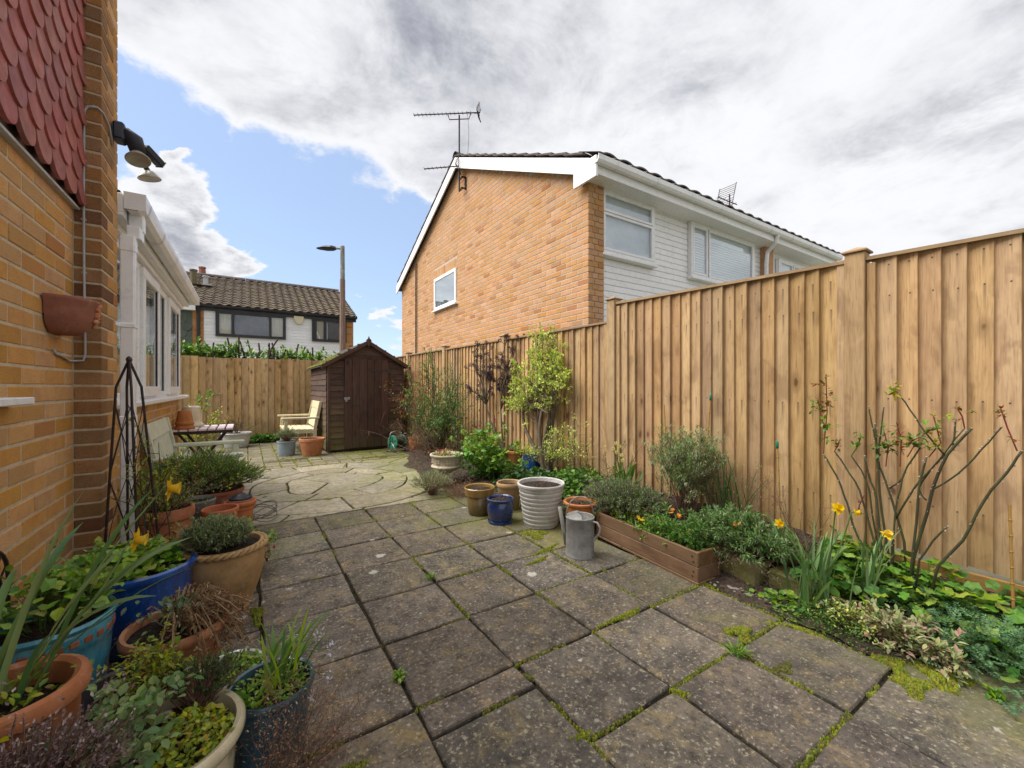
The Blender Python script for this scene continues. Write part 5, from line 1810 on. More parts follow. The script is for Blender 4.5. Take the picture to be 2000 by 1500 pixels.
# terracotta pot with daffodil leaves, lower left corner
h = .49
t = pot('potted_plant', 'terracotta pot with thick rounded rim and long daffodil leaves in the lower left corner', 'potted plant', (-.475, 1.46, 0),
        [(0, 0), (.10, 0), (.105, .01), (.120, .25), (.124, .43), (.130, .442), (.141, .45), (.144, .468), (.138, .485), (.124, h), (.112, .482), (.108, .46), (.104, .4)], 'terra_old', (.108, .43, .015), 40)
for (az, lean, dr, L, w_) in ((60, .30, .5, .56, .020), (72, .45, .9, .50, .017), (40, .35, .6, .54, .019), (20, .55, 1.1, .50, .018), (95, .35, 1.6, .44, .016), (130, .5, 1.5, .36, .017), (10, .8, .9, .46, .015),
                              (-20, .6, 1.3, .42, .015), (45, .3, .5, .38, .018), (30, .45, 1.5, .50, .016), (-50, .4, .9, .3, .015), (5, .35, .7, .42, .018)):
    o = link('leaf', blade(L, w_, lean, dr, R.gauss(0, .5)).mesh('leaf', 'leaf_blade', True), t)
    o.location = (R.gauss(-.01, .03), R.gauss(.0, .03), .43); o.rotation_euler = (0, 0, rad(az))
pl = MB()
for _ in range(150):
    put_leaf(pl, 'oval', (R.gauss(-.03, .05), R.gauss(-.01, .05), .45 + R.random() * .05), rv() + Vector((0, 0, .3)), .022, .018)
pl.build('foliage', 'leaf_lime', t, stuff=True)
def fl_at(t, px, py, X, base, face, **k):
    Y, z = at_x(px, py, X)
    lo = Vector(t.location)
    return daffodil_flower(t, base, Vector((X, Y, z)) - lo, face, **k)
fl_at(t, 318, 955, -.28, (.0, .02, .44), (.93, -.08, -.05), sz=.052)
fl_at(t, 252, 1055, -.38, (.01, .0, .44), (.93, -.12, -.12), sz=.050)

# bowl of withered plant
h = .29
t = pot('potted_plant', 'orange terracotta bowl with a collapsed brown withered plant spilling over its side', 'potted plant', (-.226, 2.05, 0),
        [(0, 0), (.10, 0), (.105, .008), (.135, .12), (.148, .235), (.156, .245), (.168, .258), (.170, .275), (.163, h), (.150, .287), (.146, .27), (.142, .2)], 'terra', (.146, .262, .01), 40)
dead = MB(); lb = MB()
for k in range(130):
    a = R.gauss(.15, .75); r_ = R.uniform(.02, .1)
    b = Vector((r_ * math.cos(a) * .6, r_ * math.sin(a) * .6, .265))
    rr = R.uniform(.12, .255); top = Vector((math.cos(a) * rr * .55, math.sin(a) * rr * .55, R.uniform(.30, .39)))
    e = Vector((math.cos(a) * rr, math.sin(a) * rr, R.uniform(.14, .33)))
    pth = [b, b.lerp(top, .6) + Vector((0, 0, .02)), top, top.lerp(e, .5) + Vector((0, 0, .012)), e]
    dead.tube(pth, .0021, 4, False)
    for j in range(22):
        p, tt = along(pth, R.uniform(.5, .999))
        put_leaf(lb, 'oval', p + rv(.012), rv() + Vector((0, 0, -.5)), R.uniform(.010, .024), R.uniform(.005, .012), up=rv())
dead.build('withered_stems', 'straw', t, stuff=True)
lb.build('withered_leaves', 'leaf_dead', t, stuff=True)
gl = MB()
for _ in range(90):
    put_leaf(gl, 'oval', (R.gauss(-.01, .05), R.gauss(.0, .05), R.uniform(.29, .37)), rv() + Vector((0, 0, .2)), .03, .02)
gl.build('green_leaves', 'leaf_grey', t, stuff=True)
leaf_parts(t, [(-.02, -.165, .27), (-.03, -.172, .235), (.0, -.15, .30)], 'leaf_lifted', 'lobed', .05, .055)

# black plastic pot in terracotta
h = .287
t = pot('potted_plant', 'black plastic pot set in a terracotta outer pot, with upright fresh green shoots', 'potted plant', (-.30, 1.68, 0),
        [(0, .03), (.11, .03), (.126, .24), (.136, .262), (.145, .270), (.146, .280), (.140, h), (.130, .282), (.124, .25), (.118, .18)], 'black_plastic', (.122, .20, .01), 36)
MB().lathe([(.09, 0), (.10, .004), (.125, .19), (.140, .20), (.146, .215), (.146, .245), (.139, .250), (.133, .243), (.128, .2)], 36).build('outer_pot', 'terra', t, True)
bush(t, [((R.gauss(.03, .04), R.gauss(0, .05), .2), (R.gauss(.07, .07), R.gauss(-.01, .06), R.uniform(.33, .42))) for _ in range(20)], 'stem_green', 'leaf_lime', 'lance', .020, .010, 4, .06, 9, .25, .0018)

# white rimmed pot of seedlings
h = .22
t = pot('potted_plant', 'small white-rimmed pot packed with low bright green seedlings', 'potted plant', (-.04, 1.75, 0),
        [(0, 0), (.07, 0), (.076, .01), (.088, .17), (.093, .19), (.103, .2), (.105, .21), (.099, h), (.091, .216), (.088, .2)], 'white_glaze', (.088, .2, .005), 36)
lb = MB()
for _ in range(420):
    a = R.uniform(0, 6.3); q = .086 * math.sqrt(R.random())
    put_leaf(lb, 'oval', (q * math.cos(a), q * math.sin(a), .205 + R.uniform(0, .022)), rv() + Vector((0, 0, .35)), R.uniform(.012, .02), R.uniform(.012, .018))
lb.build('foliage', 'leaf_lifted', t, stuff=True)

# ribbed blue green pot of bluebells
h = .274
prof = [(0, 0), (.088, 0), (.093, .006)] + [(.093 + .018 * k / 9 + (.0035 if k % 2 else 0), .012 + .21 * k / 9) for k in range(10)] + [(.113, .24), (.121, .25), (.125, .262), (.120, h), (.111, .271), (.107, .25), (.10, .2)]
t = pot('potted_plant', 'ribbed blue-green pot with strappy bluebell leaves and pale lilac flowers, nearest the slabs', 'potted plant', (.067, 1.503, 0), prof, 'bluegreen', (.106, .245, .008), 40)
lb = MB()
for _ in range(330):
    a = R.uniform(0, 6.3); q = .102 * math.sqrt(R.random())
    put_leaf(lb, 'oval', (q * math.cos(a), q * math.sin(a), .252 + R.uniform(0, .02)), rv() + Vector((0, 0, .35)), R.uniform(.012, .02), .014)
lb.build('foliage', 'leaf_lifted', t, stuff=True)
for k in range(34):
    o = link('leaf', blade(R.uniform(.12, .25), R.uniform(.007, .011), R.uniform(.15, .8), R.uniform(.4, 1.3), R.gauss(0, .4), 7).mesh('leaf', 'leaf_lifted' if k % 3 else 'leaf_mid', True), t)
    o.location = (R.gauss(.015, .035), R.gauss(.0, .035), .245); o.rotation_euler = (0, 0, R.gauss(.5, 1.1))
for (p, s, a) in (((-.065, -.035, .262), 1.15, 2.3), ((-.035, -.07, .255), .9, 3.6), ((-.07, -.05, .25), .8, 2.9)):
    vs, fs = SH['oval']
    o = link('leaf', MB().add([(x * .07 * s, y * .085 * s, z * .08) for x, y, z in vs], fs).mesh('leaf', 'leaf_lifted'), t, p, rot=(.9, .2, a))
for (ang, ln, up) in ((.25, .15, .10), (-.1, .17, .075), (-.45, .17, .02), (.6, .10, .10), (-.8, .15, .0)):
    e = Vector((math.cos(ang) * ln, math.sin(ang) * ln, .255 + up))
    fo = link('flower', MB().tube([(0, 0, .25), e * .55 + Vector((0, 0, .16)), e], .0018, 4, False).mesh('flower_stalk', 'stem_green'), t)
    bl_ = MB()
    for k in range(12):
        put_leaf(bl_, 'needle', e + rv(.014), rv(), .015, .007)
    bl_.build('petals', 'petal_lilac', fo)

# cream swirled pot with herbs
h = .326
sw = lambda r, z, a: r * (1 + (.018 * math.sin(a * 5 + z * 22) if .03 < z < .27 else 0))
t = pot('potted_plant', 'cream glazed pot with a fluted twist, planted with golden oregano, catmint and dark thyme', 'potted plant', (-.183, 1.344, 0),
        [(0, 0), (.10, 0), (.11, .01), (.135, .08), (.155, .16), (.163, .24), (.165, .275), (.175, .285), (.183, .30), (.182, .317), (.174, h), (.162, .322), (.157, .30), (.152, .24)], 'cream_glaze', (.157, .292, .012), 60, fn=sw)
def herb_patch(t, c, r_, n, lm, kind, L, W, z0, z1, fname):
    lb = MB()
    for _ in range(n):
        a = R.uniform(0, 6.3); q = math.sqrt(R.random())
        put_leaf(lb, kind, (c[0] + r_[0] * q * math.cos(a), c[1] + r_[1] * q * math.sin(a), z0 + (z1 - z0) * R.random() * (1 - q * .5)), rv() + Vector((0, 0, .35)), L * R.uniform(.6, 1.2), W)
    lb.build(fname, lm, t, stuff=True)
herb_patch(t, (.06, -.035), (.095, .10), 900, 'leaf_lime', 'oval', .016, .014, .29, .375, 'golden_oregano')
sprigs(t, (.08, .14, .345), (.09, .06, .04), 150, .035, 'leaf_dark', 'needle', .008, .005, 14, base=(.07, .1, .29), up=.7, fname='thyme')
bush(t, [((-.08 + R.gauss(0, .03), R.gauss(-.01, .05), .30), (-.09 + R.gauss(0, .07), R.gauss(-.02, .07), R.uniform(.36, .46))) for _ in range(13)], 'twig', 'leaf_mint', 'oval', .026, .024, 2, .05, 10, .3, .0017, fname='catmint')
bush(t, [((-.02 + R.gauss(0, .04), R.gauss(-.06, .04), .30), (-.05 + R.gauss(0, .07), R.gauss(-.09, .05), R.uniform(.36, .43))) for _ in range(9)], 'twig', 'leaf_mint', 'oval', .024, .022, 2, .05, 9, .3, .0017, fname='catmint')
for (x, y, s) in ((.01, .02, .030), (-.02, .035, .022), (.03, .06, .02), (-.005, .10, .024)):
    MB().lathe([(0, -.6), (.7, -.4), (1, 0), (.75, .45), (0, .65)], 8, fn=lambda r, z, a: r * (1 + .2 * math.sin(a * 2 + x * 90))).build('stone', 'cream_glaze', t, True, loc=(x, y, .31)).scale = (s, s * .8, s * .7)

# dusky thyme at the very corner
t = pot('potted_plant', 'tangle of pinkish grey dried thyme at the bottom left edge', 'potted plant', (-.395, 1.215, 0), std(.055, .075, .30), 'terra_old', (.065, .29, .01))
sprigs(t, (.02, -.01, .36), (.14, .13, .11), 420, .06, 'leaf_thyme', 'needle', .010, .005, 15, base=(0, 0, .29), up=.5, sm='twig')
bush(t, [((.02, 0, .30), (R.gauss(.08, .1), R.gauss(.02, .1), R.uniform(.42, .52))) for _ in range(16)], 'twig', 'leaf_thyme', 'lance', .012, .006, 4, .07, 7, .3, .0013)

# wiry brown stems spilling in front of the ribbed pot
t = thing('dry_plant', 'spray of wiry red-brown dead stems leaning against the ribbed blue-green pot', 'dried plant', (.06, 1.33, 0))
bush(t, [((R.gauss(0, .03), R.gauss(0, .03), .0), (R.gauss(.13, .09), R.gauss(.0, .10), R.uniform(.14, .36))) for _ in range(34)], 'twig', 'leaf_dead', 'needle', .010, .004, 5, .12, 5, .3, .0017, n2=2)

# rope rim pot with lavender
h = .357
t = pot('potted_plant', 'weathered tan pot with a twisted rope rim and a clipped lavender, beside the slabs', 'potted plant', (-.095, 2.738, 0),
        [(0, 0), (.118, 0), (.122, .012), (.117, .018), (.128, .04), (.165, .14), (.182, .22), (.186, .27), (.182, .31), (.180, .325), (.186, .335), (.180, .35), (.165, .35), (.160, .33), (.155, .26)], 'terra_tan', (.165, .325, .015), 44)
mb = MB()
for s in range(2):
    pts = []
    for k in range(240):
        a = 2 * math.pi * k / 240; b = a * 17 + s * math.pi
        rr = .187 + .0085 * math.cos(b)
        pts.append((rr * math.cos(a), rr * math.sin(a), .336 + .0085 * math.sin(b)))
    mb.tube(pts + [pts[0]], .0095, 6, False)
mb.build('rope_rim', 'terra_tan', t, True)
sprigs(t, (-.045, -.01, .385), (.135, .13, .085), 400, .05, 'leaf_lav', 'needle', .024, .0055, 17, base=(-.03, 0, .33), up=.7)
sprigs(t, (-.04, -.01, .37), (.13, .12, .07), 160, .055, 'leaf_grey', 'needle', .024, .0055, 14, base=(-.03, 0, .33), up=.6, fname='grey_foliage')

# chimney style planter with rose, iron obelisk beside
h = .445
t = pot('potted_plant', 'tall terracotta chimney-style planter with arched panels and sprawling yellow-green shrub', 'potted plant', (-.42, 3.365, 0),
        [(0, 0), (.150, 0), (.154, .012), (.154, .05), (.148, .06), (.128, .35), (.128, .365), (.138, .372), (.143, .385), (.143, .425), (.138, .442), (.130, h), (.122, .44), (.118, .42), (.115, .35)], 'terra', (.118, .42, .015), 40)
mb = MB()
for k in range(9):
    a = 2 * math.pi * k / 9 + .1
    for (dy) in (-.026, .026):
        M4 = Matrix.Rotation(a, 4, 'Z')
        mb.tube([M4 @ Vector((.147, dy, .10)), M4 @ Vector((.131, dy, .30))], .006, 5)
    mb.tube([M4 @ Vector((.131, -.026, .30)), M4 @ Vector((.130, -.014, .322)), M4 @ Vector((.130, .014, .322)), M4 @ Vector((.131, .026, .30))], .006, 5)
mb.build('arched_panels', 'terra', t, True)
bush(t, [((R.gauss(0, .04), R.gauss(0, .04), .42), (R.gauss(-.0, .14), R.gauss(-.06, .13), R.uniform(.50, .66))) for _ in range(18)], 'twig', 'leaf_lime', 'lance', .018, .009, 7, .14, 9, .2, .0024, n2=1)
bush(t, [((R.gauss(0, .04), R.gauss(0, .04), .42), (R.gauss(.05, .12), R.gauss(0, .12), R.uniform(.48, .60))) for _ in range(12)], 'twig', 'leaf_grey', 'oval', .016, .010, 5, .09, 12, .2, .002, fname='grey_foliage')
bush(t, [((0, 0, .42), (R.gauss(-.05, .12), R.gauss(0, .1), R.uniform(.55, .70))) for _ in range(4)], 'twig', 'leaf_red', 'lance', .018, .008, 4, .12, 5, .4, .002, fname='red_leaves')

ob = thing('garden_obelisk', 'black iron obelisk plant support with crossed wires standing against the brick pier', 'plant support', (-.50, 2.93, 0))
top = Vector((-.02, .0, 1.345))
legs = []
for k in range(4):
    a = .35 + k * math.pi / 2
    ft = Vector((.105 * math.cos(a) * 1.25, .105 * math.sin(a) * 1.25, .0)); sh = Vector((.05 * math.cos(a) - .02, .05 * math.sin(a), 1.20))
    legs.append((ft, sh))
    MB().tube([ft, ft.lerp(sh, .5), sh, top], .0065, 6).build('leg', 'iron', ob)
wr_ = MB()
for k in range(4):
    f0, s0 = legs[k]; f1, s1 = legs[(k + 1) % 4]
    for (qa, qb) in ((.93, .62), (.62, .93), (.60, .25), (.25, .60)):
        p = wobble(f0.lerp(s0, qa), f1.lerp(s1, qb), 5, .03)
        wr_.tube(p, .0024, 4)
wr_.build('wire_bracing', 'iron', ob)
MB().lathe([(0, .02), (.010, .012), (.014, 0), (.010, -.012), (0, -.02)], 8).build('finial', 'iron', ob, loc=top)
cr = thing('climbing_rose', 'thin climbing rose with sparse yellow-green leaves twining up the iron obelisk', 'climber', (-.46, 2.95, 0))
bush(cr, [((R.gauss(0, .02), R.gauss(0, .02), 0), (R.gauss(-.02, .10), R.gauss(0, .08), R.uniform(.65, .98))) for _ in range(4)], 'rose_stem', 'leaf_lime', 'lance', .024, .013, 7, .13, 6, .35, .0055, n2=1)
bush(cr, [((0, 0, .3), (R.gauss(-.06, .12), R.gauss(0, .08), R.uniform(.6, .85))) for _ in range(2)], 'rose_stem', 'leaf_red', 'lance', .018, .009, 5, .12, 4, .4, .003, fname='young_leaves')

ar = thing('arched_trellis', 'small black wire arch trellis leaning on the house wall at the left edge', 'plant support', (-.705, 2.06, 0))
mb = MB()
def archp(w_, h_):
    return [(0, -w_, 0), (0, -w_, h_ - w_)] + [(0, -w_ * math.cos(a), h_ - w_ + w_ * math.sin(a)) for a in [math.pi * k / 12 for k in range(1, 12)]] + [(0, w_, h_ - w_), (0, w_, 0)]
MB().tube(archp(.125, .655), .006, 6).build('outer_arch', 'iron', ar)
MB().tube(archp(.075, .58), .005, 5).build('inner_arch', 'iron', ar)
mb = MB()
for k in range(7):
    a = math.pi * k / 6
    mb.tube([(0, -.075 * math.cos(a), .505 + .075 * math.sin(a)), (0, -.125 * math.cos(a + .12), .53 + .125 * math.sin(a + .12))], .0035, 4)
mb.tube([(0, 0, 0), (0, 0, .58)], .004, 4)
mb.build('wire_bracing', 'iron', ar)

t = pot('plant_pot', 'dull grey galvanised pot squeezed behind the chimney-style planter', 'plant pot', (-.285, 3.59, 0), std(.08, .108, .425, .004, .02, .006), 'galv', (.1, .40, .01))
t = pot('plant_pot', 'tall empty clean orange terracotta pot behind the rope-rimmed pot', 'plant pot', (-.145, 3.375, 0), std(.075, .106, .395, .008, .035), 'terra_new', (.085, .22, .0))
t = pot('pot_stack', 'stack of terracotta pots topped with saucers beside the empty orange pot', 'stacked pots', (-.035, 3.60, 0), std(.06, .088, .34, .006, .03), 'terra_new')
MB().lathe([(0, .335), (.07, .335), (.098, .345), (.102, .375), (.094, .376), (.088, .352), (0, .35)], 30).build('upper_pot', 'terra', t, True)
MB().lathe([(0, .35), (.075, .352), (.085, .385), (.078, .387), (.07, .365), (0, .362)], 30).build('saucer', 'terra_wall', t, True)
MB().lathe([(0, .365), (.062, .366), (.075, .40), (.07, .402), (.055, .39), (.05, .41), (.035, .412), (.03, .425), (0, .425)], 24).build('dark_saucer', 'black_plastic', t, True)
t = pot('potted_plant', 'small terracotta pot of trailing green and red leaves beside the wire coil', 'potted plant', (.03, 3.20, 0), std(.042, .06, .12), 'terra', (.05, .11, .01))
bush(t, [((R.gauss(0, .02), R.gauss(0, .02), .11), (R.gauss(.02, .07), R.gauss(.02, .07), R.uniform(.16, .30))) for _ in range(14)], 'stem_red', 'leaf_bright', 'oval', .030, .022, 3, .07, 7, .3, .002)
bush(t, [((.02, 0, .11), (R.uniform(.07, .15), R.gauss(-.03, .05), R.uniform(.06, .16))) for _ in range(4)], 'stem_red', 'leaf_red', 'oval', .035, .028, 2, .06, 3, .5, .002, fname='red_leaves')
wc = thing('wire_coil', 'loose coil of black wire lying on the stones beside the terracotta stack', 'wire coil', (.13, 4.35, 0))
mb = MB()
for k in range(5):
    a = R.uniform(0, 6); tl = R.uniform(-.5, .5)
    pts = []
    for j in range(25):
        b = 2 * math.pi * j / 24
        pts.append((.11 * math.cos(b), .11 * math.sin(b) * math.cos(tl), .055 + .012 * k + .045 * math.sin(b + a)))
    mb.tube(pts, .003, 4, False)
mb.build('wire', 'iron', wc)

# big hebe mound
t = pot('potted_plant', 'big spreading mound of needle-leaved green shrub in a brown pot before the sage bench', 'potted plant', (-.20, 3.95, 0), std(.14, .19, .41), 'terra_wall', (.17, .39, .02))
sprigs(t, (-.11, -.03, .535), (.30, .28, .13), 760, .065, 'leaf_hebe', 'needle', .015, .0068, 22, base=(0, 0, .40), up=.85, tr=.0018, core=.66)
sprigs(t, (.14, -.02, .47), (.17, .19, .10), 320, .06, 'leaf_hebe', 'needle', .015, .0068, 20, base=(0, 0, .40), up=.4, tr=.002, fname='lower_foliage')
bush(t, [((0, 0, .4), (R.gauss(-.1, .2), R.gauss(0, .16), R.uniform(.48, .58))) for _ in range(22)], 'twig', 'leaf_lav', 'needle', .012, .004, 4, .12, 3, .4, .003, fname='dry_foliage')
t = thing('spiky_grass', 'thin arching dark grass blades rising behind the big green mound', 'grass plant', (-.42, 4.12, 0))
for k in range(18):
    o = link('leaf', blade(R.uniform(.45, .78), .006, R.uniform(.1, .5), R.uniform(.2, .9), 0, 8).mesh('leaf', 'leaf_dark', True), t)
    o.rotation_euler = (0, 0, R.gauss(.2, .9)); o.location = (R.gauss(0, .02), R.gauss(0, .02), 0)

# ================================================================ SEATS, TABLE
def bench(label, loc, rz, mat, W, H=.90, slats=True, name='garden_bench'):
    t = thing(name, label, 'bench', loc, rz)
    d = .27
    for sx in (-1, 1):
        x = sx * (W / 2 - .03)
        MB().bbox((x - .03, -d, 0), (x + .03, -d + .055, .60), .004).build('leg', mat, t)
        mb = MB(); 
        mb.v = [(x + a, y, z) for (y, z) in ((d - .055, 0), (d, 0), (d, .42), (d + .10, H), (d + .045, H), (d - .055, .42)) for a in (-.028, .028)]
        mb.f = [(2 * k, 2 * k + 1, (2 * k + 3) % 12, (2 * k + 2) % 12) for k in range(6)] + [(0, 2, 4, 10), (4, 6, 8, 10), (1, 11, 5, 3), (5, 11, 9, 7)]
        mb.build('leg', mat, t)
        MB().bbox((x - .042, -d - .05, .60), (x + .042, d + .05, .635), .008).build('arm', mat, t)
        MB().bbox((x - .014, -d + .05, .33), (x + .014, d - .05, .40), .003).bbox((x - .014, -d + .05, .10), (x + .014, d - .05, .15), .003).build('side_rail', mat, t)
    MB().bbox((-W / 2 + .055, -d + .012, .32), (W / 2 - .055, -d + .038, .395), .003).build('apron', mat, t)
    MB().bbox((-W / 2 + .055, d - .04, .33), (W / 2 - .055, d - .015, .395), .003).build('apron', mat, t)
    sm_ = MB().bbox((-W / 2 + .02, -.042, 0), (W / 2 - .02, .042, .022), .004).mesh('seat_slat', mat)
    for k in range(6):
        link('seat_slat', sm_, t, (0, -d + .03 + .098 * k, .398 - .003 * k))
    til = math.atan2(.10, H - .42)
    bk = link('backrest', MB().bbox((-W / 2 + .055, -.014, H - .42 - .13), (W / 2 - .055, .020, H - .42 + .01), .006).bbox((-W / 2 + .055, -.012, .02), (W / 2 - .055, .018, .08), .004).mesh('backrest', mat), t, (0, d - .03, .42), rot=(-til, 0, 0))
    n = int((W - .14) / .062)
    bs = MB().bbox((-.022 if slats else -.029, -.006, .07), (.022 if slats else .029, .010, H - .42 - .125), .002).mesh('back_slat', mat)
    for k in range(n):
        link('back_slat', bs, bk, ((k - (n - 1) / 2) * .062, 0, 0))
    return t
b1 = bench('sage green slatted garden bench against the house wall below the white window', (-.335, 4.78, 0), rad(90), 'bench_green', 1.08)
cu = thing('seat_cushion', 'faded pink and white patterned cushion lying on the sage green bench', 'cushion', (-.25, 4.72, .422))
mb = MB()
NX_, NY_ = 12, 14
for s in (1, -1):
    o = len(mb.v)
    for i in range(NX_ + 1):
        for j in range(NY_ + 1):
            u, v_ = 2 * i / NX_ - 1, 2 * j / NY_ - 1
            th = (1 - u ** 4) * (1 - v_ ** 4)
            mb.v.append((u * .20, v_ * .24, .045 + s * .045 * th ** .5 + .006 * math.sin(u * 5 + v_ * 4)))
    for i in range(NX_):
        for j in range(NY_):
            a = o + i * (NY_ + 1) + j
            q = (a, a + NY_ + 1, a + NY_ + 2, a + 1)
            mb.f.append(q if s > 0 else tuple(reversed(q)))
mb.build('cushion_pad', 'cushion', cu, True)
b2 = bench('cream slatted garden bench turned sideways against the brown shed', (.86, 9.15, 0), rad(-90), 'bench_cream', 1.10, H=.92, slats=False)

tb = thing('folding_table', 'small folding table with mauve slatted top and dark frame beyond the sage bench', 'table', (-.42, 6.15, 0))
sm_ = MB().bbox((-.034, -.30, .70), (.034, .30, .722), .004).mesh('slat', 'slat_mauve')
for k in range(7):
    link('slat', sm_, tb, (-.255 + .085 * k, 0, 0))
for y in (-.26, .26):
    MB().bbox((-.29, y - .014, .665), (.29, y + .014, .698), .003).build('top_rail', 'iron', tb)
for y in (-.235, .235):
    MB().tube([(-.24, y, 0), (.22, y, .67)], .015, 6).build('leg', 'iron', tb)
    MB().tube([(.24, y + .02, 0), (-.22, y + .02, .67)], .015, 6).build('leg', 'iron', tb)
MB().tube([(.24, -.215, .02), (.24, .255, .02)], .012, 6).tube([(-.24, -.235, .02), (-.24, .235, .02)], .012, 6).tube([(0, -.21, .34), (0, .26, .34)], .012, 6).build('stretcher', 'iron', tb)
def flip(prof, h):
    return [(r, h - z) for r, z in prof]
t = thing('plant_pot', 'upturned ribbed terracotta pot on the folding table, nearest the wall', 'plant pot', (-.585, 5.95, .723))
MB().lathe([(.001, .21), (.055, .21), (.060, .203), (.078, .09), (.079, .085), (.086, .083), (.087, .055), (.081, .053), (.083, .03), (.092, .028), (.093, 0), (.085, 0)], 28).build('pot_body', 'terra', t, True)
t = thing('plant_pot', 'upturned cream pot on the folding table behind the terracotta one', 'plant pot', (-.555, 6.30, .723))
MB().lathe([(.001, .25), (.07, .25), (.09, .235), (.095, .225), (.098, .15), (.105, .08), (.112, .03), (.125, .028), (.126, 0), (.115, 0)], 28).build('pot_body', 'cream_glaze', t, True)

t = pot('potted_plant', 'wide pale stone-coloured pot with bare red twigs against the back fence', 'potted plant', (-.16, 9.95, 0), [(0, 0), (.19, 0), (.20, .02), (.225, .14), (.235, .24), (.25, .255), (.262, .275), (.255, .29), (.235, .285), (.225, .25)], 'grey_pot', (.228, .255, .01))
bush(t, [((R.gauss(0, .05), R.gauss(0, .05), .26), (R.gauss(0, .2), R.gauss(0, .12), R.uniform(.4, .68))) for _ in range(14)], 'bark_dark', 'leaf_red', 'lance', .02, .01, 4, .18, 1, .3, .006, n2=2)
t = pot('plant_pot', 'low blue-grey dish on the paving under the folding table', 'plant pot', (-.42, 7.2, 0), [(0, 0), (.15, 0), (.19, .06), (.215, .10), (.218, .125), (.205, .128), (.19, .10), (0, .06)], 'bluegrey')
t = pot('potted_plant', 'blue-grey pot with a feathery grey-green plant in front of the cream bench', 'potted plant', (.60, 8.26, 0), [(0, 0), (.125, 0), (.13, .01), (.143, .225), (.152, .23), (.154, .252), (.146, .256), (.138, .25), (.132, .2)], 'bluegrey', (.136, .235, .01))
sprigs(t, (0, 0, .33), (.14, .14, .10), 240, .07, 'leaf_grey', 'needle', .03, .005, 13, base=(0, 0, .24), up=.6)
fl_ = lambda r, z, a: r * (1 + (.012 * math.sin(a * 26) if z < .25 else 0))
t = pot('plant_pot', 'broad fluted terracotta pot at the corner of the brown shed', 'plant pot', (.975, 8.02, 0), [(0, 0), (.145, 0), (.15, .01), (.188, .23), (.192, .25), (.205, .255), (.209, .295), (.203, .302), (.19, .3), (.185, .27)], 'terra', (.185, .265, .02), 78, fn=fl_)
gw_ = thing('weed_patch', 'low green weeds growing along the foot of the back fence', 'weeds', (.30, 10.45, 0))
lb = MB()
for _ in range(900):
    x = R.gauss(0, .28); 
    put_leaf(lb, 'lobed', (x, R.gauss(0, .08), R.uniform(.02, .16) * math.exp(-x * x * 3)), rv() + Vector((0, 0, .4)), .05, .05)
lb.build('foliage', 'leaf_mid', gw_, stuff=True)
t = thing('shrub', 'yellow-green leafy shrub growing behind the folding table', 'shrub', (-.75, 9.2, 0))
bush(t, [((R.gauss(0, .1), R.gauss(0, .15), 0), (R.gauss(.05, .22), R.gauss(0, .25), R.uniform(.5, .85))) for _ in range(16)], 'bark', 'leaf_lime', 'oval', .05, .03, 7, .2, 9, .1, .006)
bush(t, [((0, .2, 0), (R.gauss(.12, .1), R.gauss(.2, .1), R.uniform(.9, 1.12))) for _ in range(4)], 'bark', 'leaf_bright', 'oval', .06, .03, 4, .12, 8, .75, .006)

# ================================================================ LAURELS BEHIND THE BACK FENCE
def laurel(px, py, n, lv, label, hh=.5, grp='pruned laurels behind the back fence', wdt=.28):
    Y = 11.3
    X, z = at_y(px, py, Y)
    t = thing('laurel_shrub', label, 'shrub', (X, Y, 0), 0, grp)
    sb, lb = MB(), MB()
    for k in range(n):
        a = R.uniform(-.6, .6)
        b = Vector((R.gauss(0, wdt), R.gauss(0, .12), 1.2)); e = Vector((b.x + a * hh, b.y + R.gauss(0, .1), z - R.uniform(.02, .32)))
        pth = [Vector((b.x * .3, b.y, 0)), b] + wobble(b, e, 4, .06)[1:]
        sb.tube(pth, [.03, .026, .023, .021, .019, .018], 6)
        if R.random() < .6:
            m = pth[3]; e2 = m + Vector((R.choice((-1, 1)) * .12, R.gauss(0, .05), .16))
            sb.tube([m, m.lerp(e2, .5), e2], [.015, .014, .013], 5)
    sb.build('trunk', 'bark_dark', t)
    for k in range(lv):
        p = Vector((R.gauss(0, wdt * 1.1), R.gauss(-.05, .16), 1.86 + abs(R.gauss(0, .11))))
        p.z = min(p.z, z + .05)
        for j in range(5):
            put_leaf(lb, 'oval', p + rv(.04), rv() + Vector((0, -.2, .4)), R.uniform(.09, .15), .065)
    lb.build('foliage', 'leaf_laurel', t, stuff=True)
laurel(372, 655, 5, 90, 'leafiest pruned laurel behind the back fence next to the white window')
laurel(415, 665, 7, 55, 'pruned laurel behind the back fence before the far house downpipe', wdt=.25)
laurel(455, 662, 7, 28, 'sparse pruned laurel under the left of the far house window', wdt=.2)
laurel(505, 655, 6, 6, 'bare laurel stubs crossing in an X under the far house window', .7, wdt=.25)
laurel(548, 662, 6, 55, 'pruned laurel with leafy tufts below the yellowed alarm box', wdt=.2)
laurel(600, 672, 5, 75, 'dense pruned laurel just left of the street lamp column', wdt=.22)

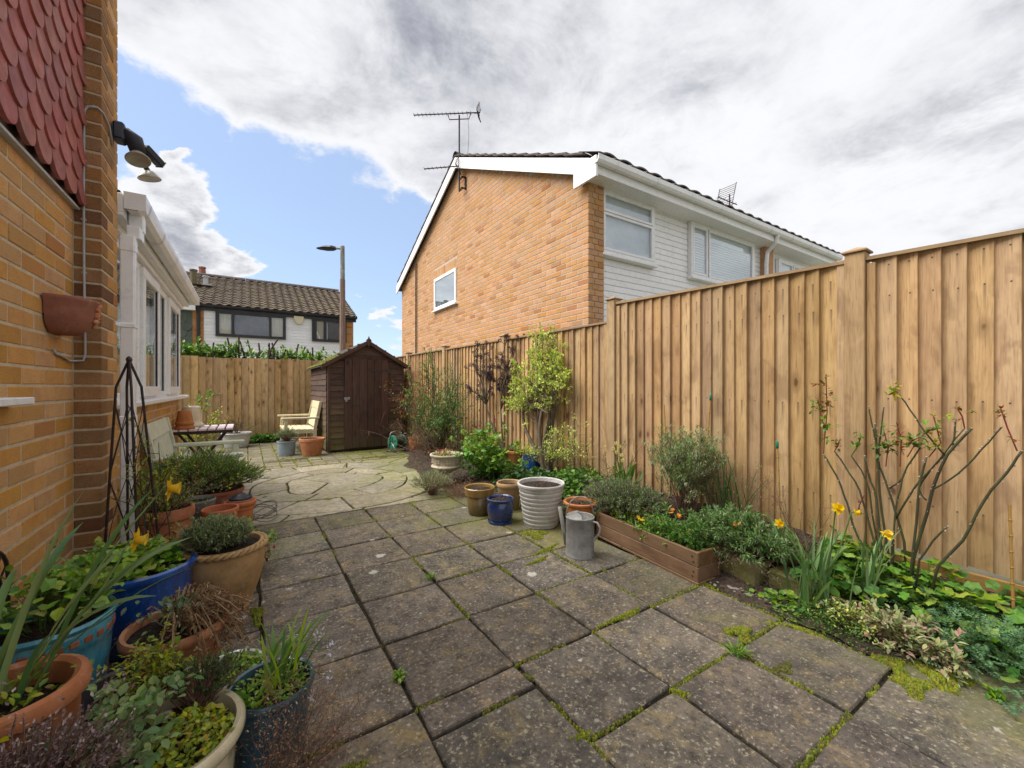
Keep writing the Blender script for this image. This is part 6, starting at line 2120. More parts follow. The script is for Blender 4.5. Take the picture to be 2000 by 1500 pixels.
# ================================================================ RIGHT-HAND SIDE: REEL, POTS, CAN, TROUGH
t = thing('hose_reel', 'green garden hose reel with chrome frame beside the shed', 'hose reel', (2.36, 7.60, 0), rad(204))
for sx in (-1, 1):
    mb = MB().lathe([(.02, .0), (.05, .004), (.125, .008), (.135, .016), (.125, .02), (.05, .014), (.02, .014)], 28)
    for k in range(6):
        a = k * math.pi / 3
        mb.tube([(.03 * math.cos(a), .03 * math.sin(a), .018), (.12 * math.cos(a), .12 * math.sin(a), .02)], .008, 5)
    o = mb.build('reel_disc', 'plastic_green', t, True, loc=(sx * .095, 0, .185)); o.rotation_euler = (0, sx * math.pi / 2, 0)
mb = MB()
for k in range(7):
    for rr in (.075, .095, .112):
        pts = [(-.078 + k * .026, rr * math.cos(a), .185 + rr * math.sin(a)) for a in [2 * math.pi * j / 20 for j in range(21)]]
        mb.tube(pts, .0105, 5, False)
mb.build('hose', 'hose', t, True)
mb = MB()
for sx in (-1, 1):
    x = sx * .13
    mb.tube([(x, -.14, .0), (x, -.10, .06), (x, -.05, .30), (x * .95, -.02, .365)], .009, 6)
    mb.tube([(x, .14, .01), (x, .0, .185)], .009, 6)
mb.tube([(-.124, -.02, .365), (0, -.02, .385), (.124, -.02, .365)], .009, 6).tube([(-.13, -.14, .008), (.13, -.14, .008)], .009, 6).tube([(-.13, .14, .01), (.13, .14, .01)], .009, 6)
mb.build('frame', 'steel', t, True)
MB().tube([(-.13, 0, .185), (-.16, 0, .185), (-.165, -.05, .11), (-.20, -.05, .11)], .011, 6).build('crank_handle', 'iron', t)
MB().tube([(-.12, -.12, .07), (-.17, -.16, .035), (-.24, -.17, .03)], .013, 6).build('nozzle', 'plastic_green', t)

t = pot('plant_pot', 'terracotta pot half hidden by rose stems to the right of the green hose reel', 'plant pot', (2.66, 7.46, 0), std(.10, .14, .27), 'terra', (.12, .25, .01))

up_ = lambda r, z, a: r * (1 + (.022 * abs(math.sin(a * 15)) if .17 < z < .235 else 0))
t = pot('potted_plant', 'cast stone garden urn on a pedestal planted with small purple and pink flowers', 'potted plant', (2.08, 4.72, .0),
        [(0, 0), (.105, 0), (.105, .03), (.085, .04), (.055, .08), (.045, .12), (.055, .145), (.075, .155), (.075, .165), (.11, .175), (.165, .205), (.185, .23), (.178, .245), (.165, .25), (.175, .33), (.195, .355), (.205, .365), (.203, .378), (.185, .38), (.17, .365), (.165, .33)], 'urn_stone', (.168, .345, .015), 60, fn=up_)
mb = MB()
for k in range(8):
    a = k * math.pi / 4 + .5
    M4 = Matrix.Rotation(a, 4, 'Z') @ Matrix.Translation((.172, 0, .295)) @ Matrix.Rotation(math.pi / 4, 4, 'X')
    for (dy, dz) in ((.0, .02), (.02, 0), (0, -.02), (-.02, 0)):
        mb.bbox((-.004, dy - .012, dz - .012), (.007, dy + .012, dz + .012), .004, M4)
mb.build('moulded_rosettes', 'urn_stone', t)
lb = MB(); fb = MB(); yb = MB()
for k in range(160):
    put_leaf(lb, 'oval', (R.gauss(-.02, .07), R.gauss(0, .07), R.uniform(.36, .42)), rv() + Vector((0, 0, .3)), .03, .016)
for k in range(26):
    p = Vector((R.gauss(-.06, .05), R.gauss(0, .06), R.uniform(.39, .43)))
    for j in range(4):
        put_leaf(fb, 'oval', p, rv() + Vector((0, 0, .5)), .016, .014)
lb.build('foliage', 'leaf_lime', t, stuff=True); fb.build('petals', 'petal_pink', t, stuff=True)

t = pot('plant_pot', 'mustard glazed pot with darker brown lower body, standing left of the small navy pot', 'plant pot', (1.865, 3.465, 0),
        [(.112, .172), (.125, .176), (.133, .18), (.145, .235), (.147, .25), (.141, .256), (.130, .25), (.126, .22)], 'mustard', (.128, .225, .012), part='rim_band')
MB().lathe([(0, 0), (.10, 0), (.104, .006), (.126, .176), (.12, .178)], 36).build('pot_body', 'mustard_low', t, True)
bush(t, [((R.gauss(0, .05), R.gauss(0, .05), .23), (R.gauss(0, .07), R.gauss(0, .07), .27)) for _ in range(10)], 'twig', 'leaf_dead', 'needle', .01, .003, 1, .03, 2, .3, .0012)
t = pot('plant_pot', 'small glossy navy blue pot standing on the slabs in front of the tan pot', 'plant pot', (1.905, 3.145, 0),
        [(0, 0), (.105, 0), (.112, .006), (.112, .018), (.098, .024), (.110, .06), (.121, .11), (.118, .16), (.108, .185), (.112, .195), (.122, .203), (.123, .212), (.114, .217), (.104, .21), (.10, .19)], 'navy', (.102, .19, .01), 40)
bush(t, [((R.gauss(0, .03), R.gauss(0, .03), .19), (R.gauss(0, .07), R.gauss(0, .06), .225)) for _ in range(7)], 'twig', None, 'needle', .01, .003, 1, .03, 0, .3, .0014)
t = pot('plant_pot', 'tan terracotta pot of soil between the mustard pot and the ribbed grey pot', 'plant pot', (2.19, 3.45, 0),
        [(0, 0), (.09, 0), (.095, .006), (.112, .20), (.118, .215), (.126, .225), (.127, .255), (.120, .264), (.110, .258), (.106, .22)], 'terra_tan', (.108, .225, .01))
prof = [(0, 0), (.142, 0), (.148, .006)]
for k in range(9):
    z0 = .012 + k * .0365; r0 = .149 + .052 * (z0 / .36)
    prof += [(r0 - .004, z0), (r0, z0 + .004), (r0 + .004, z0 + .028), (r0 + .001, z0 + .0325)]
prof += [(.200, .342), (.207, .346), (.209, .362), (.203, .37), (.190, .366), (.184, .33)]
t = pot('plant_pot', 'large pale grey ribbed pot filled with bare dark soil', 'plant pot', (2.17, 2.90, 0), prof, 'grey_pot', (.187, .335, .02), 56)
bush(t, [((R.gauss(0, .05), R.gauss(0, .05), .35), (R.gauss(0, .08), R.gauss(0, .08), .385)) for _ in range(12)], 'twig', None, 'needle', .01, .003, 1, .03, 0, .3, .0012)
t = pot('plant_pot', 'terracotta pot on a saucer behind the galvanised watering can', 'plant pot', (2.32, 2.56, 0),
        [(0, .02), (.08, .02), (.085, .03), (.112, .21), (.112, .225), (.122, .235), (.138, .243), (.140, .256), (.132, .264), (.116, .258), (.11, .23)], 'terra', (.112, .235, .012))
MB().lathe([(0, 0), (.09, 0), (.115, .03), (.112, .032), (.088, .012), (0, .012)], 32).build('saucer', 'terra_new', t, True)
bush(t, [((R.gauss(0, .05), R.gauss(0, .05), .24), (R.gauss(0, .07), R.gauss(0, .07), .275)) for _ in range(12)], 'twig', 'leaf_dead', 'needle', .01, .003, 1, .03, 3, .3, .0012)

# watering can
t = thing('watering_can', 'old dented galvanised watering can on the slabs at the end of the wooden trough', 'watering can', (2.005, 2.215, 0), rad(0))
MB().lathe([(0, .004), (.104, .004), (.107, 0), (.110, .004), (.108, .012), (.105, .018), (.107, .12), (.107, .28), (.110, .284), (.110, .292), (.105, .294), (.102, .286), (.101, .20), (0, .19)], 40, wob=.012).build('body', 'galv', t, True)
mb = MB()
hood = []
for k in range(13):
    a = rad(57) + math.pi * k / 12
    hood.append((.106 * math.cos(a), .106 * math.sin(a), .292))
n = len(hood)
mb.v = hood + [(x * .62, y * .62, .313) for x, y, z in hood] + [(-.017, .011, .318)]
mb.f = [(k, k + 1, k + 1 + n, k + n) for k in range(n - 1)] + [(k + n, k + 1 + n, 2 * n) for k in range(n - 1)]
mb.build('half_hood', 'galv', t, True)
ud = Vector((RX_, RY_, 0))
t.scale = (.93, .93, .96)
sp = Vector((-.62, .78, 0)).normalized()
MB().tube([sp * .095 + Vector((0, 0, .07)), sp * .125 + Vector((0, 0, .18)), sp * .16 + Vector((0, 0, .345))], [.026, .019, .014], 10).build('spout', 'galv', t, True)
pts = [(-ud * .107 * math.cos(a) + Vector((0, 0, .285 + .15 * math.sin(a)))) for a in [math.pi * k / 14 for k in range(15)]]
MB().tube(pts, .0048, 6).build('carrying_handle', 'galv', t, True)
hd = (ud * .75 + Vector((-FX, -FY, 0)) * .66).normalized()
MB().tube([hd * .108 + Vector((0, 0, .27)), hd * .150 + Vector((0, 0, .272)), hd * .175 + Vector((0, 0, .24)), hd * .165 + Vector((0, 0, .19)), hd * .130 + Vector((0, 0, .155)), hd * .118 + Vector((0, 0, .13)), hd * .108 + Vector((0, 0, .115))], .008, 6).build('back_handle', 'galv', t, True)
sm_ = MB()
for zz in (.11, .27):
    sm_.lathe([(0, -.006), (.011, -.004), (.011, .004), (0, .006)], 8, c=hd * .108 + Vector((0, 0, zz)))
s2 = hd * .1085
sm_.box((s2.x, s2.y, .15), (.006, .006, .27))
sm_.build('seam_and_rivets', 'steel', t)

# wooden trough
P0, P1 = Vector((2.292, 1.485, 0)), Vector((2.372, 2.43, 0))
ang = math.atan2(P1.y - P0.y, P1.x - P0.x) - math.pi / 2
Lt = (P1 - P0).length; Wt = .215
t = thing('planter_trough', 'long brown stained wooden trough planter of mixed greenery and orange wallflowers', 'planter', P0, ang)
for k in range(2):
    z0 = .018 + k * .091
    MB().bbox((0, 0, z0), (.020, Lt, z0 + .089), .004).build('side_board', 'planter', t)
    MB().bbox((Wt - .02, 0, z0), (Wt, Lt, z0 + .089), .004).build('side_board', 'planter', t)
    for yy in (.006, Lt - .026):
        MB().bbox((.021, yy, z0), (Wt - .021, yy + .02, z0 + .089 - (.002 if k else 0)), .003).build('end_board', 'planter', t)
MB().bbox((-.004, -.004, .0), (.03, Lt, .017), .003).bbox((Wt - .03, -.004, 0), (Wt + .004, Lt, .017), .003).bbox((.03, -.003, .0), (Wt - .03, .03, .017), .003).build('bottom_batten', 'planter', t)
sc = MB()
for yy in (.035, Lt - .035):
    for zz in (.045, .075, .135, .165):
        sc.box((-.001, yy + R.uniform(-.008, .008), zz), (.004, .008, .008))
sc.build('screws', 'iron', t)
so = MB(); 
for i in range(13):
    for j in range(5):
        so.v.append((.02 + (Wt - .04) * j / 4, .02 + (Lt - .04) * i / 12, .155 + R.uniform(-.008, .012)))
so.f = [(i * 5 + j, i * 5 + j + 1, i * 5 + j + 6, i * 5 + j + 5) for i in range(12) for j in range(4)]
so.build('soil', 'soil_pot', t)
bush(t, [((R.uniform(.05, .16), R.uniform(.08, .42), .15), (R.uniform(.02, .20), R.uniform(.06, .45), R.uniform(.22, .33))) for _ in range(22)], 'stem_green', 'leaf_mid', 'lance', .036, .011, 4, .07, 10, .2, .003, tuft=5, fname='wallflower_leaves')
bush(t, [((R.uniform(.03, .12), R.uniform(.08, .75), .15), (R.uniform(.0, .15), R.uniform(.06, .78), R.uniform(.17, .23))) for _ in range(30)], 'stem_green', 'leaf_bright', 'oval', .024, .017, 3, .04, 8, .1, .002, fname='pansy_leaves')
bush(t, [((R.uniform(.05, .18), R.uniform(.45, .92), .15), (R.uniform(.02, .22), R.uniform(.42, .95), R.uniform(.19, .28))) for _ in range(18)], 'stem_green', 'leaf_lime', 'oval', .02, .015, 3, .05, 8, .1, .002, fname='lime_leaves')
def blooms(parent, pts, mat, sz, n=5, name='flower'):
    for p in pts:
        b = MB()
        for k in range(n):
            put_leaf(b, 'oval', (0, 0, 0), Vector((math.cos(k * 2 * math.pi / n), math.sin(k * 2 * math.pi / n), .35)), sz, sz * .9)
        o = b.build(name, mat, parent, loc=p)
        o.rotation_euler = (R.uniform(-.3, .9), R.uniform(-.9, .1), R.uniform(0, 6))
blooms(t, [(.06, .55, .25), (.055, .50, .255), (.07, .52, .235), (.10, .14, .27), (.09, .38, .27)], 'petal_yellow', .022)
blooms(t, [(.19, .40, .33), (.20, .36, .335), (.17, .35, .32), (.19, .30, .315), (.16, .27, .31)], 'petal_orange', .02)

# feathery grey-green plant behind the trough
t = thing('santolina', 'soft feathery grey-green mound behind the far end of the wooden trough', 'plant', (2.63, 2.33, bedz(2.63, 2.33)))
sprigs(t, (-.05, .0, .17), (.24, .36, .15), 620, .07, 'leaf_grey', 'needle', .020, .0052, 18, base=(0, 0, 0), up=.6, core=.6)
sprigs(t, (.0, .0, .15), (.22, .33, .14), 300, .06, 'leaf_mid', 'needle', .020, .005, 15, base=(0, 0, 0), up=.6, core=.6, fname='green_foliage')

# lavender bush by the fence
t = thing('lavender_bush', 'large woody lavender bush with grey-green tips standing against the fence', 'shrub', (2.85, 1.95, bedz(2.85, 1.95)))
stems = []
for _ in range(42):
    a = R.uniform(0, 6.3); q = R.random() ** .6
    stems.append(((R.gauss(0, .03), R.gauss(0, .03), 0), (.20 * q * math.cos(a) - .03, .34 * q * math.sin(a), .44 + .20 * (1 - q * q) * R.uniform(.7, 1.1))))
bush(t, stems, 'twig', 'leaf_lav', 'needle', .03, .0062, 7, .13, 12, .40, .0042, n2=1, tuft=8, lift=.6)
bush(t, stems[:20], None, 'leaf_mid', 'needle', .03, .006, 4, .12, 10, .6, .004, tuft=8, lift=.7, fname='green_tips')

# rush-like spikes to the right of the lavender
t = thing('spiky_plant', 'clump of stiff dark green rush-like spikes right of the lavender bush', 'plant', (2.86, 1.60, bedz(2.86, 1.6)))
for k in range(26):
    o = link('leaf', blade(R.uniform(.35, .62), .009, abs(R.gauss(.12, .28)), R.uniform(0, .3), 0, 6).mesh('leaf', 'leaf_dark', True), t)
    o.rotation_euler = (0, 0, R.uniform(0, 6.3)); o.location = (R.gauss(0, .03), R.gauss(0, .06), 0)
bush(t, [((R.gauss(0, .05), R.gauss(-.08, .1), 0), (R.gauss(0, .08), R.gauss(-.12, .16), R.uniform(.3, .5))) for _ in range(9)], 'twig', 'leaf_lav', 'needle', .02, .004, 4, .1, 5, .4, .002)

# low narrow leaved shrub over the edging stone
t = thing('wallflower_bush', 'sprawling narrow-leaved evergreen hanging over the edging stones right of the trough', 'shrub', (2.70, 1.43, bedz(2.7, 1.43)))
stems = []
for _ in range(74):
    a = R.uniform(0, 6.3); q = math.sqrt(R.random())
    stems.append(((R.gauss(0, .05), R.gauss(0, .09), .02), (-.06 + .24 * q * math.cos(a), .33 * q * math.sin(a), .10 + .17 * (1 - q * .7) + R.gauss(0, .02))))
bush(t, stems, 'twig', 'leaf_wall', 'lance', .036, .009, 4, .07, 7, .45, .0032, tuft=12, lift=.35)
bush(t, stems[:44], None, 'leaf_wall', 'lance', .038, .009, 3, .06, 7, .5, .003, tuft=12, lift=.4, fname='green_tips')
bush(t, [((-.1, R.gauss(0, .1), .1), (-.26 + R.gauss(0, .03), R.gauss(-.02, .16), R.uniform(.0, .08))) for _ in range(40)], 'twig', 'leaf_lav', 'needle', .02, .003, 3, .06, 3, .3, .0016, fname='dry_foliage')
bush(t, [((-.12, .12 + R.gauss(0, .02), .08), (-.20 + R.gauss(0, .03), .17 + R.gauss(0, .04), R.uniform(.0, .16))) for _ in range(10)], 'stem_green', 'leaf_wall', 'lance', .036, .009, 3, .05, 8, .4, .002, tuft=8, fname='hanging_tips')
blooms(t, [(-.16, -.06, .255), (-.15, -.03, .24)], 'petal_orange', .018)

# edging stones and pebbles
ed = thing('stone_edging', 'row of rough mossy walling stones holding the bed beside the trough', 'stone edging', (2.5, 1.3, 0))
def rough_stone(parent, lo, hi, mat='stone', loc=(0, 0, 0), rz=0.0, name='stone', j=.008):
    m_ = MB().bbox(lo, hi, .014)
    m_.v = [(x + R.uniform(-j, j), y + R.uniform(-j, j), z + R.uniform(-j, j)) for x, y, z in m_.v]
    me = m_.mesh(name, mat)
    o = link(name, me, parent, loc); o.rotation_euler = (0, 0, rz)
    bm2 = o.modifiers.new('round', 'SUBSURF'); bm2.levels = bm2.render_levels = 2; bm2.subdivision_type = 'SIMPLE'
    return o
rough_stone(ed, (0, -.16, -.03), (.14, .17, .155), loc=(.02, .11, 0), rz=-.10)
rough_stone(ed, (0, -.17, -.03), (.13, .13, .145), loc=(.055, -.21, 0), rz=-.12)
rough_stone(ed, (0, -.10, -.03), (.12, .10, .11), loc=(.10, .44, 0), rz=.0)
es = thing('mossy_stone', 'mossy flat stone at the bed edge behind the watering can', 'stone', (2.46, 2.72, 0))
rough_stone(es, (-.08, -.14, -.02), (.12, .16, .10))
mb = MB()
for _ in range(500):
    dome(mb, R.uniform(-.07, .10), R.uniform(-.12, .14), .10, R.uniform(.006, .013), R.uniform(.006, .016))
mb.build('moss', 'moss', es, stuff=True)
rs = thing('raised_stone', 'block of rough stone carrying the small terracotta pot by the fence', 'stone', (2.74, 4.22, 0))
rough_stone(rs, (-.17, -.15, .0), (.16, .14, bedz(2.74, 4.22) + .07))
pbm = []
for k in range(3):
    m_ = MB().lathe([(0, -.5), (.6, -.42), (1, 0), (.75, .36), (.35, .47), (0, .5)], 10, fn=lambda r, z, a: r * (1 + .13 * math.sin(a * 2 + k)))
    pbm.append(m_.mesh('pebble', 'pebble', True))
for k in range(46):
    q = R.random(); 
    p = Vector((2.405, 1.50, 0)).lerp(Vector((2.46, 1.08, 0)), q) + Vector((R.gauss(0, .028), R.gauss(0, .02), 0))
    o = link('pebble', R.choice(pbm), bed, (p.x, p.y, .010 + R.uniform(0, .008)))
    s = R.uniform(.009, .021); o.scale = (s, s * R.uniform(.7, 1), s * R.uniform(.4, .65)); o.rotation_euler = (R.gauss(0, .15), R.gauss(0, .15), R.uniform(0, 6))

# pots by the fence
zz = bedz(2.74, 4.22) + .075
t = pot('potted_plant', 'small bright terracotta pot raised on a stone left of the twisted shrub trunk', 'potted plant', (2.74, 4.22, zz), std(.085, .118, .215, .007, .045), 'terra', (.1, .20, .01))
bush(t, [((0, 0, .2), (R.gauss(0, .06), R.gauss(0, .06), R.uniform(.23, .28))) for _ in range(7)], 'stem_green', 'leaf_mid', 'oval', .03, .02, 2, .04, 5, .2, .002)
t = pot('potted_plant', 'round cobalt blue pot by the fence behind the variegated shrub', 'potted plant', (2.87, 4.03, bedz(2.87, 4.03)), [(0, 0), (.07, 0), (.078, .01), (.104, .08), (.108, .14), (.100, .19), (.098, .205), (.106, .215), (.106, .228), (.096, .23), (.09, .2)], 'cobalt', (.09, .2, .01))
bush(t, [((0, 0, .2), (R.gauss(0, .08), R.gauss(0, .08), R.uniform(.25, .32))) for _ in range(8)], 'stem_green', 'leaf_varieg', 'oval', .022, .016, 3, .06, 7, .2, .002)

# variegated shrub: several trunks from one stool
b0 = Vector((2.90, 3.74, bedz(2.9, 3.74)))
t = thing('variegated_shrub', 'multi-stemmed shrub with a crown of lime and cream variegated leaves against the fence', 'shrub', b0)
def tp_(px, py, X):
    Y, z = at_x(px, py, X)
    return Vector((X, Y, z)) - b0
stems = []
targets = [(1000, 760, 2.80), (1010, 720, 2.75), (1030, 690, 2.86), (1045, 665, 2.9), (1060, 650, 2.88), (1075, 660, 2.95), (1085, 690, 2.9), (1095, 705, 2.95), (1105, 740, 2.92), (1090, 735, 2.8), (1055, 720, 2.78), (1035, 745, 2.82), (1020, 790, 2.8), (1070, 780, 2.82), (1050, 700, 2.95), (1015, 745, 2.9), (1080, 720, 2.85), (1040, 770, 2.88), (1000, 790, 2.86), (1062, 755, 2.92)]
sb = MB()
for k in range(6):
    e = tp_(R.uniform(1015, 1090), R.uniform(775, 815), R.uniform(2.82, 2.95))
    sb.tube(wobble((R.gauss(0, .025), R.gauss(0, .035), -.02), e, 6, .05), [.036, .031, .027, .024, .020, .017, .014], 8, False)
    for j in range(4):
        f_ = tp_(*R.choice(targets))
        sb.tube(wobble(e, e.lerp(f_, .8), 4, .06), [.013, .011, .009, .007, .005], 6, False)
sb.build('trunk', 'bark', t, True)
bush(t, [(Vector((0, 0, .45)).lerp(tp_(*q), .45) + rv(.04), tp_(*q)) for q in targets for _ in range(2)], 'bark', 'leaf_varieg', 'oval', .034, .019, 6, .15, 7, .5, .005, n2=1, tuft=6)
low = [(1100, 830, 2.85), (1120, 860, 2.8), (1080, 850, 2.75), (1105, 885, 2.8), (1130, 830, 2.9), (1065, 870, 2.78), (1140, 870, 2.85), (1010, 878, 2.8), (1020, 884, 2.75)]
bush(t, [((0, 0, .1), tp_(*q)) for q in low for _ in range(2)], 'bark', 'leaf_varieg', 'oval', .026, .015, 7, .13, 7, .3, .004, n2=1, fname='low_sprays')

# purple budding shrub
b0 = Vector((2.90, 4.66, bedz(2.9, 4.66)))
t = thing('purple_shrub', 'tall bare-stemmed shrub with clusters of dark purple buds behind the variegated crown', 'shrub', b0)
tg_ = [(925, 690, 2.75), (945, 680, 2.8), (955, 720, 2.8), (940, 700, 2.85), (970, 700, 2.85), (990, 665, 2.9), (1000, 690, 2.9), (1005, 730, 2.9), (980, 740, 2.85), (960, 740, 2.8), (975, 760, 2.85), (1010, 660, 2.95), (930, 715, 2.8), (918, 760, 2.7), (935, 775, 2.75), (990, 715, 2.9)]
sb = MB(); lb = MB()
forks = [tp_(950, 790, 2.85), tp_(978, 800, 2.88), tp_(965, 810, 2.8), tp_(935, 830, 2.78)]
for k, f_ in enumerate(forks):
    sb.tube(wobble((R.gauss(0, .02), R.gauss(0, .03), -.02), f_, 6, .05), [.022, .019, .017, .015, .013, .011, .009], 6, False)
for q in tg_:
    e = tp_(*q); f_ = min(forks, key=lambda v: (v - e).length)
    pth = wobble(f_, e, 6, .06)
    sb.tube(pth, [.010, .009, .008, .007, .006, .005, .004], 5, False)
    ends = [e]
    for j in range(6):
        p, d = along(pth, R.uniform(.45, .98))
        e2 = p + (d * .4 + rv(.8) + Vector((0, 0, .35))).normalized() * R.uniform(.06, .17)
        sb.tube([p, p.lerp(e2, .5) + rv(.01), e2], [.004, .0035, .003], 4, False)
        ends.append(e2)
    for p in ends:
        for j in range(34):
            d = rv(); d.z = abs(d.z) * .8 + .1
            put_leaf(lb, 'lance', p + rv(.022), d, R.uniform(.025, .05), R.uniform(.007, .012))
sb.build('stems', 'bark', t, True); lb.build('purple_buds', 'leaf_purple', t, stuff=True)

# big rambling rose at the far end
b0 = Vector((2.60, 6.30, bedz(2.6, 6.3)))
t = thing('rambling_rose', 'large tangled rose bush with green and coppery young leaves in front of the shed corner', 'shrub', b0)
def gr_(n, xs, ys, X):
    return [tp_(R.uniform(*xs), R.uniform(*ys), R.uniform(*X)) for _ in range(n)]
ends = gr_(16, (800, 905), (730, 830), (2.4, 2.75)) + gr_(4, (835, 850), (690, 730), (2.5, 2.7)) + gr_(6, (850, 900), (745, 800), (2.5, 2.8)) + gr_(5, (790, 830), (760, 840), (2.25, 2.5))
bush(t, [((R.gauss(0, .08), R.gauss(0, .12), 0), e) for e in ends], 'rose_stem', 'leaf_mid', 'oval', .034, .022, 9, .28, 7, .25, .009, n2=2, jit=.03)
ends = gr_(7, (745, 800), (735, 790), (2.15, 2.45)) + gr_(3, (800, 850), (730, 760), (2.4, 2.6))
bush(t, [((R.gauss(0, .06), R.gauss(0, .1), .1), e) for e in ends], 'bark_dark', 'leaf_red', 'oval', .042, .026, 6, .22, 5, .55, .007, n2=1, fname='coppery_leaves')
bush(t, [((R.gauss(0, .1), R.gauss(0, .2), .05), (R.gauss(-.35, .22), R.gauss(-.1, .5), R.uniform(.1, .6))) for _ in range(46)], 'twig', 'leaf_dead', 'needle', .02, .006, 4, .25, 2, .3, .005, n2=1, fname='dead_twigs')
bush(t, [((R.gauss(.05, .1), R.gauss(-.5, .3), .05), (R.gauss(.05, .15), R.gauss(-.6, .35), R.uniform(.5, 1.1))) for _ in range(12)], 'bark', 'leaf_mid', 'oval', .034, .022, 6, .22, 5, .4, .007, n2=1, fname='thin_foliage')
bush(t, [(tp_(845, 760, 2.6), tp_(842, 690, 2.6)), (tp_(838, 760, 2.6), tp_(834, 712, 2.55)), (tp_(808, 780, 2.45), tp_(800, 705, 2.45))], 'bark', 'leaf_bright', 'oval', .032, .022, 10, .09, 9, .1, .012, fname='upright_leaves')
# bleeding heart
t = thing('bleeding_heart', 'leafy green perennial with a few magenta flowers left of the raised terracotta pot', 'plant', (2.50, 4.45, bedz(2.5, 4.45)))
bush(t, [((R.gauss(0, .07), R.gauss(0, .1), 0), (R.gauss(0, .17), R.gauss(0, .24), R.uniform(.28, .62))) for _ in range(30)], 'stem_green', 'leaf_bright', 'lobed', .05, .045, 5, .12, 6, .2, .004)
bush(t, [((R.gauss(0, .07), R.gauss(0, .1), 0), (R.gauss(0, .2), R.gauss(0, .26), R.uniform(.1, .40))) for _ in range(24)], 'stem_green', 'leaf_mid', 'lobed', .045, .04, 5, .12, 7, .1, .003, fname='lower_leaves')
blooms(t, [(-.1, .15, .55), (-.12, .1, .5), (-.05, .2, .60), (.1, .05, .72), (.08, .25, .76), (.12, 0, .70), (-.16, .0, .42)], 'petal_pink', .025)
bush(t, [((0, .1, 0), (.12, .15, .85)), ((0, .1, 0), (.05, .25, .85)), ((0, 0, 0), (.15, .02, .78))], 'stem_red', 'leaf_mid', 'oval', .03, .02, 3, .08, 4, .5, .004, fname='flower_stem_leaves')
# lavender by the circle
t = thing('small_lavender', 'small loose lavender plant sprawling over the edge of the stone circle', 'plant', (1.74, 4.36, .0))
sprigs(t, (0, 0, .10), (.19, .17, .11), 210, .09, 'leaf_lav', 'needle', .026, .0045, 13, base=(0, 0, 0), up=.5)
sprigs(t, (.1, .25, .08), (.12, .14, .08), 90, .08, 'leaf_grey', 'needle', .024, .0045, 12, base=(.1, .25, 0), up=.5, fname='grey_foliage')
t = thing('heather', 'patch of red-brown dead heather twigs at the foot of the urn', 'plant', (1.98, 4.18, .01))
bush(t, [((R.gauss(0, .08), R.gauss(0, .12), 0), (R.gauss(-.0, .15), R.gauss(-.05, .18), R.uniform(.04, .16))) for _ in range(60)], 'twig', 'leaf_dead', 'needle', .012, .004, 4, .09, 5, .2, .0022)
t = thing('brick_fragment', 'broken upright terracotta edging brick beside the urn stem', 'brick', (1.94, 4.70, 0), .4)
rough_stone(t, (-.05, -.03, 0), (.05, .04, .13), 'terra_wall', name='brick')

# green filler along the bed
def filler(label, x, y, sx, sy, n, lm, kind, L, W, h_, cat='ground cover'):
    t = thing('ground_cover', label, cat, (x, y, bedz(x, y)))
    lb = MB(); sb = MB()
    for _ in range(n):
        u, v_ = R.gauss(0, sx), R.gauss(0, sy)
        q = math.exp(-(u / sx) ** 2 * .35 - (v_ / sy) ** 2 * .35)
        z = bedz(x + u, y + v_) - bedz(x, y) + R.uniform(.01, h_) * q
        put_leaf(lb, kind, (u, v_, z), rv() + Vector((0, 0, .25)), L * R.uniform(.6, 1.2), W)
        if R.random() < .15:
            sb.tube([(u * .8, v_ * .8, bedz(x + u, y + v_) - bedz(x, y)), (u, v_, z)], .0013, 3, False)
    sb.build('stems', 'stem_green', t, stuff=True)
    lb.build('foliage', lm, t, stuff=True)
filler('low green weeds between the variegated shrub and the cream narcissus clump', 2.78, 3.15, .16, .30, 900, 'leaf_mid', 'lobed', .04, .04, .22)
filler('dark green ground cover under the variegated shrub behind the grey ribbed pot', 2.62, 3.75, .16, .30, 800, 'leaf_dark', 'lobed', .045, .045, .2)
filler('seedlings at the foot of the front daffodil clump', 2.46, 1.05, .04, .08, 90, 'leaf_bright', 'lobed', .03, .03, .07)
filler('tiny-leaved creeping thyme along the slab edge below the daffodils', 2.44, .86, .07, .13, 900, 'leaf_mid', 'oval', .012, .009, .07)
filler('dark low growth at the foot of the dead heather and purple shrub', 2.55, 5.2, .2, .35, 500, 'leaf_dark', 'oval', .03, .02, .2)
t = thing('bare_twigs', 'thin bare curving twigs left of the cream narcissus clump', 'plant', (2.80, 2.95, bedz(2.8, 2.95)))
bush(t, [((R.gauss(0, .05), R.gauss(0, .12), 0), (R.gauss(0, .12), R.gauss(-.1, .2), R.uniform(.3, .62))) for _ in range(9)], 'bark_dark', 'leaf_lime', 'oval', .02, .014, 4, .14, 2, .4, .004, n2=1)

# cream narcissus
t = thing('narcissus_clump', 'clump of upright green blades with small cream narcissi behind the trough', 'flowers', (2.80, 2.50, bedz(2.8, 2.5)))
strap_leaves(t, 24, .36, .022, .22, .5, 'leaf_mid', .035, .02)
for (dx, dy, h_) in ((-.02, .10, .52), (-.05, .06, .45), (-.02, .02, .38), (.02, .09, .49), (-.03, .12, .47), (.0, .05, .42)):
    daffodil_flower(t, (dx * .3, dy * .3, 0), (dx, dy, h_), (-.7, -.6, .1), .020, 'petal_cream', 'petal_cream')

